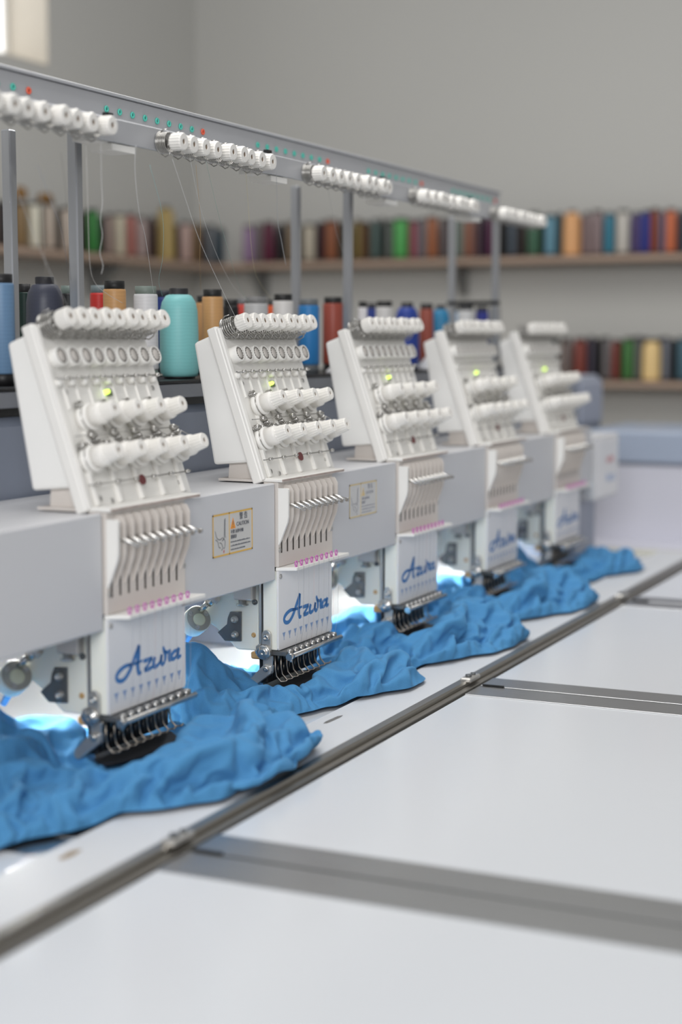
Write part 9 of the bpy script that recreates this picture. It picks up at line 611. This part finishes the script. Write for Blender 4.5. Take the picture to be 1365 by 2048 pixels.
def cloth_mesh(k, name):
    rows, dx, dy, dz = CLOTH[k]
    co = np.cumsum(np.array([dx, dy, dz]), axis=1).T * 0.0005
    Y = co[:, 1]; lift = np.clip((-0.080 - Y) / 0.012, 0, 1) * 0.004 - np.clip((Y + 0.10) / 0.012, 0, 1) * 0.0055 + np.clip((-0.182 - Y) / 0.008, 0, 1) * 0.0045
    rise = np.clip((Y - 0.02) / 0.06, 0, 1) * np.clip((0.0 - co[:, 0]) / 0.05, 0, 1)   # the heap stands higher behind and left of the head
    co[:, 2] = TZ + (co[:, 2] - TZ) * (1 + 0.5 * rise) + lift
    fs = []; off = 0; prev = None
    for i in range(0, len(rows), 2):
        j0, n = rows[i], rows[i + 1]
        if prev is not None:
            pj, pn, po = prev
            for j in range(max(j0, pj), min(j0 + n, pj + pn) - 1):
                fs.append((po + j - pj, off + j - j0, off + j - j0 + 1, po + j - pj + 1))
        prev = (j0, n, off); off += n
    me = bpy.data.meshes.new(name); me.from_pydata(co.tolist(), [], fs)
    me.polygons.foreach_set('use_smooth', [True] * len(me.polygons)); me.materials.append(M_JERSEY); me.update(); return me
def garment(k, src, label, dx=0.0, sx=1.0):
    o = inst('blue_garment', cloth_mesh(src, 'blue_garment')); o.location = (k * S + dx, 0, 0); o.scale = (sx, 1, 1)
    md = o.modifiers.new('smooth', 'SUBSURF'); md.levels = 2; md.render_levels = 2
    return tag(o, label, 'garment', 'blue garments bunched under the heads')
GL = ['blue jersey garment bunched under the nearest head, spilling over the rail', 'blue jersey garment bunched under the second head from the left', 'blue jersey garment bunched under the middle head', 'blue jersey garment bunched under the fourth head', 'blue jersey garment under the farthest head by the column']
for k in range(5): garment(k, (0, 1, 2, 2, 1)[k], GL[k], (0, 0, 0, 0.0, 0.012)[k], (1, 1, 1, 0.97, 1)[k])
# dark patch under the needles: backing plus the shade put into its colour
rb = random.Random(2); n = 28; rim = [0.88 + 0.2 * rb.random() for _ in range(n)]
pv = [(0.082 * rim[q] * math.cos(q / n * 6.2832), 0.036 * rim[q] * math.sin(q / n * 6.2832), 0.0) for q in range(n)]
patch_me = MB().add(pv + [(x, y, 0.0022) for x, y, z in pv], [tuple(range(n))[::-1], tuple(range(n, 2 * n))] + [(q, (q + 1) % n, n + (q + 1) % n, n + q) for q in range(n)]).mesh('backing_shade_patch', mat('dark_backing_shade', (24, 26, 32), 0.85))
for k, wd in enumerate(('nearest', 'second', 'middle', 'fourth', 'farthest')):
    o = inst('backing_shade_patch', patch_me, None, T4((k * S + 0.085, 0.016, TZ + 0.0185)))
    tag(o, 'dark patch of backing and painted shade on the blue cloth under the needles of the ' + wd + ' head', 'fabric patch', 'backing and shade patches under the needles')

# ================================================================== THREAD CONES
def thread_mat(name, c):
    key = 'thread_%d_%d_%d' % c
    if key in MATS: return MATS[key]
    m = bpy.data.materials.new(key); m.use_nodes = True; nt = m.node_tree; N = nt.nodes; L = nt.links; b = N['Principled BSDF']
    tc = N.new('ShaderNodeTexCoord'); wv = N.new('ShaderNodeTexWave'); wv.bands_direction = 'Z'; wv.inputs['Scale'].default_value = 60; wv.inputs['Distortion'].default_value = 3; wv.inputs['Detail'].default_value = 1
    L.new(tc.outputs['Object'], wv.inputs['Vector']); mx = N.new('ShaderNodeMix'); mx.data_type = 'RGBA'; L.new(wv.outputs['Fac'], mx.inputs[0]); l = lin(tuple(min(255, 1.06 * (0.88 * v + 0.12 * sum(c) / 3) + 6) for v in c))
    mx.inputs[6].default_value = (*[v * 0.975 for v in l], 1); mx.inputs[7].default_value = (*[min(1, v * 1.025) for v in l], 1); L.new(mx.outputs[2], b.inputs['Base Color'])
    b.inputs['Roughness'].default_value = 0.42; b.inputs['Specular IOR Level'].default_value = 0.35
    MATS[key] = m; return m
def boost(c, k): return tuple(int(min(255, v * k)) for v in c)
M_TUBE = mat('cone_tube', (22, 22, 24), 0.5)
def cone(loc, r, hgt, c, capc, label, king=False, group=None, foot=0.016):
    t = thing('thread_cone', label, 'thread cone', loc, group)
    if king:
        z1 = hgt - 0.010
        prof = [(r * 0.90, 0.004), (r * 0.97, 0.010), (r, 0.02), (r * 0.985, z1 * 0.55), (r * 0.95, z1 - 0.026), (r * 0.86, z1 - 0.012), (r * 0.66, z1 - 0.002), (r * 0.50, z1)]
        part('winding', MB().lathe(prof, 28), thread_mat('t', c), t)
        part('tube', MB().lathe([(r * 0.46, 0.0), (r * 0.8, 0.001), (r * 0.8, 0.0045), (r * 0.48, 0.006), (r * 0.48, hgt - 0.001), (r * 0.44, hgt), (r * 0.34, hgt), (r * 0.33, hgt - 0.012), (0, hgt - 0.012)], 24), mat('tube_%d_%d_%d' % capc, capc, 0.5), t)
    else:
        top = hgt - 0.012
        part('winding', MB().lathe([(r * 0.93, foot), (r * 1.0, foot + 0.003), (r * 0.97, top - 0.003), (r * 0.92, top)], 24), thread_mat('t', c), t)
        part('tube', MB().lathe([(r * 0.92, 0.0), (r * 0.92, foot + 0.0005), (r * 0.86, foot + 0.001), (r * 0.82, top), (r * 0.86, top + 0.001), (r * 0.86, hgt), (r * 0.70, hgt), (r * 0.68, hgt - 0.01), (0, hgt - 0.01)], 24), mat('tube_%d_%d_%d' % capc, capc, 0.5), t)
    return t
RACK = [(0.156, 0.26, 0.0146, 0.148, 0, (90, 125, 160), (18, 18, 20), 'steel blue'), (0.359, 0.37, 0.0099, 0.143, 0, (15, 42, 36), (20, 20, 22), 'dark green'), (0.254, 0.26, 0.0272, 0.148, 1, (55, 58, 72), (30, 30, 35), 'wide charcoal'), (0.473, 0.37, 0.0134, 0.144, 0, (22, 24, 26), (110, 125, 120), 'black'), (0.556, 0.37, 0.0142, 0.147, 0, (195, 40, 35), (110, 122, 125), 'red'), (0.43, 0.26, 0.017, 0.148, 0, (190, 140, 85), (20, 20, 20), 'light tan'), (0.517, 0.26, 0.0183, 0.143, 0, (198, 198, 200), (120, 132, 125), 'pale grey'), (0.753, 0.37, 0.0148, 0.145, 0, (30, 50, 120), (20, 25, 40), 'navy'), (0.616, 0.26, 0.0313, 0.143, 1, (115, 188, 188), (35, 35, 38), 'wide aqua'), (0.893, 0.37, 0.0159, 0.139, 0, (185, 135, 82), (22, 22, 22), 'sand'), (0.725, 0.26, 0.0173, 0.144, 0, (190, 140, 85), (25, 25, 25), 'golden tan'), (0.97, 0.36, 0.0145, 0.135, 0, (20, 20, 22), (20, 20, 20), 'jet black'), (1.092, 0.4, 0.0123, 0.14, 0, (205, 60, 50), (110, 110, 112), 'coral red'), (0.878, 0.26, 0.0208, 0.136, 0, (168, 168, 168), (120, 120, 120), 'mid grey'), (1.158, 0.37, 0.0125, 0.139, 0, (215, 85, 40), (60, 60, 60), 'orange'), (0.982, 0.26, 0.0183, 0.143, 0, (198, 195, 192), (22, 22, 22), 'light grey'), (1.087, 0.26, 0.0194, 0.137, 0, (30, 112, 178), (100, 105, 108), 'bright blue'), (1.193, 0.26, 0.0195, 0.143, 0, (150, 65, 50), (28, 28, 28), 'brick red'), (1.5, 0.37, 0.0111, 0.146, 0, (30, 36, 60), (25, 25, 28), 'dark navy'), (1.332, 0.26, 0.0089, 0.138, 0, (215, 213, 215), (25, 25, 25), 'white'), (1.627, 0.37, 0.0109, 0.142, 0, (30, 50, 130), (30, 30, 35), 'deep blue'), (1.441, 0.26, 0.0179, 0.141, 0, (190, 188, 186), (25, 25, 25), 'silver grey'), (1.563, 0.26, 0.0264, 0.141, 1, (30, 55, 142), (35, 35, 38), 'wide royal blue'), (1.674, 0.26, 0.0152, 0.141, 0, (145, 65, 50), (35, 35, 38), 'rust red'), (1.758, 0.26, 0.0223, 0.14, 1, (32, 115, 160), (40, 40, 45), 'wide teal blue'), (2.143, 0.37, 0.0099, 0.143, 0, (160, 185, 210), (60, 60, 60), 'ice blue'), (1.921, 0.26, 0.0185, 0.142, 0, (188, 188, 188), (40, 40, 42), 'pale silver'), (2.03, 0.26, 0.0155, 0.141, 0, (30, 40, 132), (30, 30, 32), 'indigo'), (2.123, 0.26, 0.0134, 0.141, 0, (120, 122, 125), (40, 40, 40), 'ash grey')]
KB = 1.0
names = {}
for (x, y, r, hg, kg, c, cap, nm) in RACK:
    row = 'front' if y < 0.3 else 'rear'
    r = max(r, 0.0165) if nm == 'steel blue' else r
    cone((x, y, ZR), r * (1.0 if kg else 1.03), hg, c, cap, '%s thread cone in the %s row of the machine rack' % (nm, row), bool(kg), 'thread cones on the machine rack')
# wall shelves
UPPER_BACK = [(3.0, 0.0249, (120, 95, 60), 'brown'), (3.081, 0.0217, (205, 200, 180), 'ivory white'), (3.168, 0.022, (172, 157, 142), 'pinkish grey'), (3.279, 0.0224, (182, 167, 152), 'beige'), (3.444, 0.0221, (45, 120, 50), 'leaf green'), (3.555, 0.0187, (140, 120, 110), 'mauve grey'), (3.627, 0.0189, (192, 182, 157), 'cream'), (3.705, 0.0191, (165, 100, 90), 'salmon pink'), (3.784, 0.0194, (165, 145, 140), 'pale pink grey'), (3.858, 0.0156, (60, 40, 35), 'dark brown'), (3.964, 0.0357, (165, 140, 80), 'tall gold'), (4.116, 0.0243, (180, 150, 140), 'pale pink'), (4.201, 0.0144, (120, 90, 50), 'ochre brown'), (4.257, 0.0114, (50, 35, 30), 'blackish brown'), (4.327, 0.0209, (95, 100, 105), 'slate grey'), (4.408, 0.0169, (25, 55, 70), 'dark teal'), (4.511, 0.031, (60, 145, 60), 'bright green')]
UPPER_FAR = [(2.101, 0.0237, (140, 110, 145), 'lilac'), (2.055, 0.0144, (105, 95, 95), 'warm grey'), (2.009, 0.0246, (90, 25, 50), 'maroon'), (1.952, 0.0204, (25, 22, 25), 'black'), (1.909, 0.0163, (130, 110, 85), 'tan'), (1.824, 0.0253, (180, 170, 150), 'cream'), (1.772, 0.0151, (50, 20, 30), 'dark wine'), (1.726, 0.0251, (140, 80, 50), 'copper brown'), (1.674, 0.018, (55, 55, 45), 'dark olive'), (1.61, 0.016, (120, 100, 50), 'olive yellow'), (1.575, 0.0139, (90, 60, 35), 'dark brown'), (1.534, 0.0179, (75, 95, 90), 'grey green'), (1.501, 0.0099, (25, 35, 30), 'blackish green'), (1.472, 0.0148, (95, 100, 95), 'grey'), (1.423, 0.0286, (75, 165, 80), 'bright green'), (1.368, 0.0186, (140, 75, 85), 'rose'), (1.331, 0.0137, (110, 110, 115), 'silver grey'), (1.29, 0.0225, (155, 90, 55), 'rust orange'), (1.24, 0.0204, (85, 75, 75), 'dark taupe'), (1.176, 0.0136, (110, 125, 115), 'sage'), (1.138, 0.0203, (135, 85, 65), 'cinnamon'), (1.104, 0.0096, (90, 65, 70), 'plum grey'), (1.08, 0.0116, (35, 20, 40), 'black purple'), (1.047, 0.0173, (85, 35, 65), 'purple wine'), (0.996, 0.0144, (25, 25, 25), 'black'), (0.961, 0.0153, (75, 85, 95), 'slate blue'), (0.925, 0.0152, (45, 35, 30), 'dark brown'), (0.875, 0.0247, (60, 100, 75), 'forest green'), (0.81, 0.0208, (95, 145, 165), 'steel blue'), (0.774, 0.0113, (40, 65, 70), 'dark teal'), (0.726, 0.0338, (222, 160, 102), 'wide orange tan'), (0.669, 0.015, (135, 115, 115), 'mauve'), (0.629, 0.0205, (138, 118, 118), 'pinkish mauve'), (0.582, 0.0177, (50, 125, 150), 'teal blue'), (0.53, 0.026, (190, 185, 175), 'white'), (0.48, 0.0157, (80, 65, 115), 'purple'), (0.445, 0.0166, (45, 55, 140), 'royal blue'), (0.411, 0.0156, (140, 65, 40), 'rust red'), (0.383, 0.0101, (85, 95, 125), 'slate blue'), (0.351, 0.0202, (205, 105, 65), 'orange'), (0.31, 0.0164, (50, 55, 65), 'charcoal')]
LOWER_FAR = [(0.742, 0.0209, (115, 100, 95), 'warm grey'), (0.687, 0.0246, (130, 60, 50), 'brick red'), (0.644, 0.0104, (70, 65, 80), 'dark slate'), (0.618, 0.0122, (22, 22, 24), 'black'), (0.586, 0.0141, (110, 105, 105), 'grey'), (0.55, 0.015, (130, 60, 50), 'rust red'), (0.502, 0.0215, (65, 120, 60), 'green'), (0.465, 0.0112, (105, 108, 105), 'pale grey'), (0.413, 0.0343, (234, 198, 130), 'wide golden yellow'), (0.361, 0.0139, (110, 115, 125), 'slate grey'), (0.334, 0.0111, (30, 32, 36), 'black'), (0.292, 0.0267, (65, 100, 115), 'dark teal')]
ZU, ZL = 0.765, 0.299
def shelf(name, label, x0, x1, y0, y1, z, brackets, axis):
    t = thing(name, label, 'shelf', ((x0 + x1) / 2, (y0 + y1) / 2, z)); MM = T4((-(x0 + x1) / 2, -(y0 + y1) / 2, -z))
    part('board', MB().box(x0, x1, y0, y1, z - 0.022, z, 0.002), M_SHELF, t, MM)
    for b in brackets:
        if axis == 'x': part('bracket', MB().prism([(YW, z - 0.024), (YW - 0.13, z - 0.024), (YW - 0.13, z - 0.034), (YW - 0.02, z - 0.14), (YW, z - 0.14)], b - 0.012, b + 0.012, 'yzx'), M_BRKT, t, MM, fix=True)
        else: part('bracket', MB().prism([(XW, z - 0.024), (XW - 0.13, z - 0.024), (XW - 0.13, z - 0.034), (XW - 0.02, z - 0.14), (XW, z - 0.14)], b - 0.012, b + 0.012, 'xzy'), M_BRKT, t, MM, fix=True)
    return t
shelf('wall_shelf', 'long wooden shelf of thread cones on the back wall', 2.6, XW, 2.235, YW, ZU, (3.62,), 'x')
shelf('wall_shelf', 'upper wooden shelf of thread cones on the far wall', 4.26, XW, -0.9, 2.233, ZU, (2.09, 1.20, 0.2), 'y')
shelf('wall_shelf', 'lower wooden shelf of thread cones on the far wall', 4.26, XW, -0.9, 1.2, ZL, (0.9, 0.1), 'y')
def nb(lst, i):
    if i == 0: return 'first in line before ' + lst[1][3]
    if i == len(lst) - 1: return 'last in line after ' + lst[i - 1][3]
    return 'between ' + lst[i - 1][3] + ' and ' + lst[i + 1][3]
for nm, lst, wall, z in (('back shelf', UPPER_BACK, 'b', ZU), ('far upper shelf', UPPER_FAR, 'f', ZU), ('far lower shelf', LOWER_FAR, 'f', ZL)):
    for i, (u, r, c, cn) in enumerate(lst):
        hg = {'tall gold': 0.215, 'wide orange tan': 0.172, 'wide golden yellow': 0.158}.get(cn, 0.163 + 0.006 * ((i * 7) % 5 - 2) / 2)
        loc = (u, 2.29, z) if wall == 'b' else (4.31, u, z)
        cone(loc, r, hg, boost(c, KB), (30, 30, 32) if (i % 3) else (60, 50, 44), '%s cone on the %s, %s' % (cn, nm, nb(lst, i)), cn.startswith(('wide', 'tall')), 'thread cones on the ' + nm, 0.010)
# small tops resting on two cones at the left
for x, r, nmx, hh in ((3.0, 0.024, 'brown', 0.04), (3.145, 0.027, 'pinkish grey', 0.03)):
    o = part('spool_end', MB().lathe([(r, 0), (r * 1.05, 0.004), (r * 0.98, hh * 0.7), (r * 0.7, hh), (0, hh)], 20), mat('spool_brown', (128, 92, 40), 0.6), None, T4((x, 2.29, ZU + 0.168)))
    tag(o, 'stubby brown spool resting on top of the %s cone' % nmx, 'spool', 'spools on top of cones')
# second row, its shade put into the dark thread colours
rq = random.Random(21)
SHADE_TONES = [(40, 34, 32), (34, 36, 40), (52, 40, 36), (28, 34, 34), (46, 30, 34), (60, 52, 48), (30, 30, 44)]
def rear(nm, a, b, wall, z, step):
    u = a; lab = 'thread cone with shade put into its colour, rear row of the ' + nm
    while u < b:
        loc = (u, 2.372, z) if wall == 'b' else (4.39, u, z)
        cone(loc, rq.uniform(0.018, 0.023), rq.uniform(0.152, 0.166), rq.choice(SHADE_TONES), (26, 26, 28), lab, False, 'rear row cones on the ' + nm, 0.01); u += step
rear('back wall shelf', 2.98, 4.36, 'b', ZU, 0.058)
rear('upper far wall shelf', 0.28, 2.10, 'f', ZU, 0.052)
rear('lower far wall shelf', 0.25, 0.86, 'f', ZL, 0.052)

# ================================================================== LOOSE THREADS
THREADS = [
 ('pale thread slanting from the rail to the left end of the second head', (205, 205, 205), 0.0004, [(0.3064, 0.085, 0.6936), (0.3328, 0.08, 0.6409), (0.3615, 0.075, 0.5869), (0.4084, 0.07, 0.5278), (0.4508, 0.066, 0.479)]),
 ('white thread running down beside it to the second head', (215, 215, 215), 0.00045, [(0.3534, 0.085, 0.7004), (0.4439, 0.12, 0.6382), (0.5586, 0.16, 0.5827), (0.6834, 0.2, 0.5382), (0.8276, 0.25, 0.5165)]),
 ('fine green grey thread ending at the mid grey cone', (150, 180, 170), 0.0004, [(0.3979, 0.085, 0.7001), (0.5179, 0.13, 0.6278), (0.6241, 0.17, 0.5746), (0.7456, 0.22, 0.5364), (0.8366, 0.25, 0.5133)]),
 ('wavy white thread hanging above the pale grey cone', (225, 225, 225), 0.00055, [(0.2223, 0.09, 0.7033), (0.2351, 0.1, 0.6729), (0.2758, 0.12, 0.6246), (0.3389, 0.15, 0.5958), (0.3975, 0.18, 0.5646), (0.4717, 0.22, 0.5319), (0.5084, 0.24, 0.5221)]),
 ('wavy white thread hanging left of the leaf green cone', (215, 215, 215), 0.0005, [(0.1398, 0.09, 0.6975), (0.1549, 0.1, 0.6528), (0.1564, 0.1, 0.6247), (0.1511, 0.1, 0.6023), (0.1552, 0.1, 0.5836), (0.1488, 0.1, 0.5612), (0.1553, 0.1, 0.5457), (0.1515, 0.1, 0.5341)]),
 ('white thread curving down over the light tan cone', (225, 222, 218), 0.0005, [(0.121, 0.1, 0.6929), (0.1531, 0.12, 0.6157), (0.2008, 0.15, 0.5486), (0.2446, 0.17, 0.5254), (0.2878, 0.18, 0.5133), (0.3414, 0.19, 0.5022)]),
 ('pale thread slanting past the ivory cone to the nearest head', (190, 190, 190), 0.0004, [(-0.0511, 0.09, 0.6511), (-0.0286, 0.09, 0.6072), (-0.0143, 0.08, 0.5644), (0.0005, 0.07, 0.5239), (0.0305, 0.07, 0.4909)]),
 ('aqua thread rising from the wide aqua cone', (150, 200, 200), 0.0004, [(0.2728, 0.1, 0.683), (0.3533, 0.13, 0.6237), (0.4032, 0.16, 0.5715), (0.4574, 0.2, 0.5385), (0.5497, 0.25, 0.5179)]),
 ('tan thread rising straight from the golden tan cone', (196, 160, 110), 0.0004, [(0.3959, 0.1, 0.695), (0.4772, 0.14, 0.6254), (0.5445, 0.18, 0.5712), (0.6692, 0.25, 0.5305)]),
 ('yellowish thread curving into the light grey cone', (200, 190, 150), 0.0004, [(0.5446, 0.1, 0.6985), (0.6596, 0.15, 0.5758), (0.7818, 0.2, 0.5429), (0.9223, 0.25, 0.5186)]),
 ('grey thread hanging in front of the black cone on the far shelf', (170, 172, 176), 0.0006, [(0.6444, 0.1, 0.7078), (0.688, 0.12, 0.6389), (0.6999, 0.12, 0.6084), (0.7155, 0.12, 0.5698)]),
 ('grey thread hanging in front of the copper brown cone', (180, 180, 180), 0.0004, [(0.8289, 0.1, 0.7047), (0.9264, 0.13, 0.6383), (1.0287, 0.16, 0.5926), (1.2433, 0.25, 0.5277)]),
 ('faint thread hanging left of the front post', (170, 165, 160), 0.00035, [(0.0065, 0.09, 0.6742), (0.0248, 0.1, 0.6175), (0.0275, 0.1, 0.5761), (0.0582, 0.12, 0.5237)]),
 ('faint dark thread beside the front post', (120, 118, 115), 0.00035, [(0.0518, 0.09, 0.676), (0.0753, 0.1, 0.6275), (0.1052, 0.12, 0.5812), (0.2297, 0.2, 0.5307)]),
 ('slanting blue grey thread crossing the pinkish grey cone', (150, 158, 170), 0.0004, [(0.017, 0.1, 0.6581), (0.0463, 0.1, 0.6132), (0.0954, 0.12, 0.5806), (0.3735, 0.3, 0.5264)])]

for i, (lab, c, r, pts) in enumerate(THREADS):
    o = part('thread_strand', MB().tube([tuple(p) for p in catmull(pts, 7)], r * 0.58, 5), mat('strand_%d' % i, c, 0.5))
    tag(o, lab, 'thread', 'threads hanging from the thread stand')
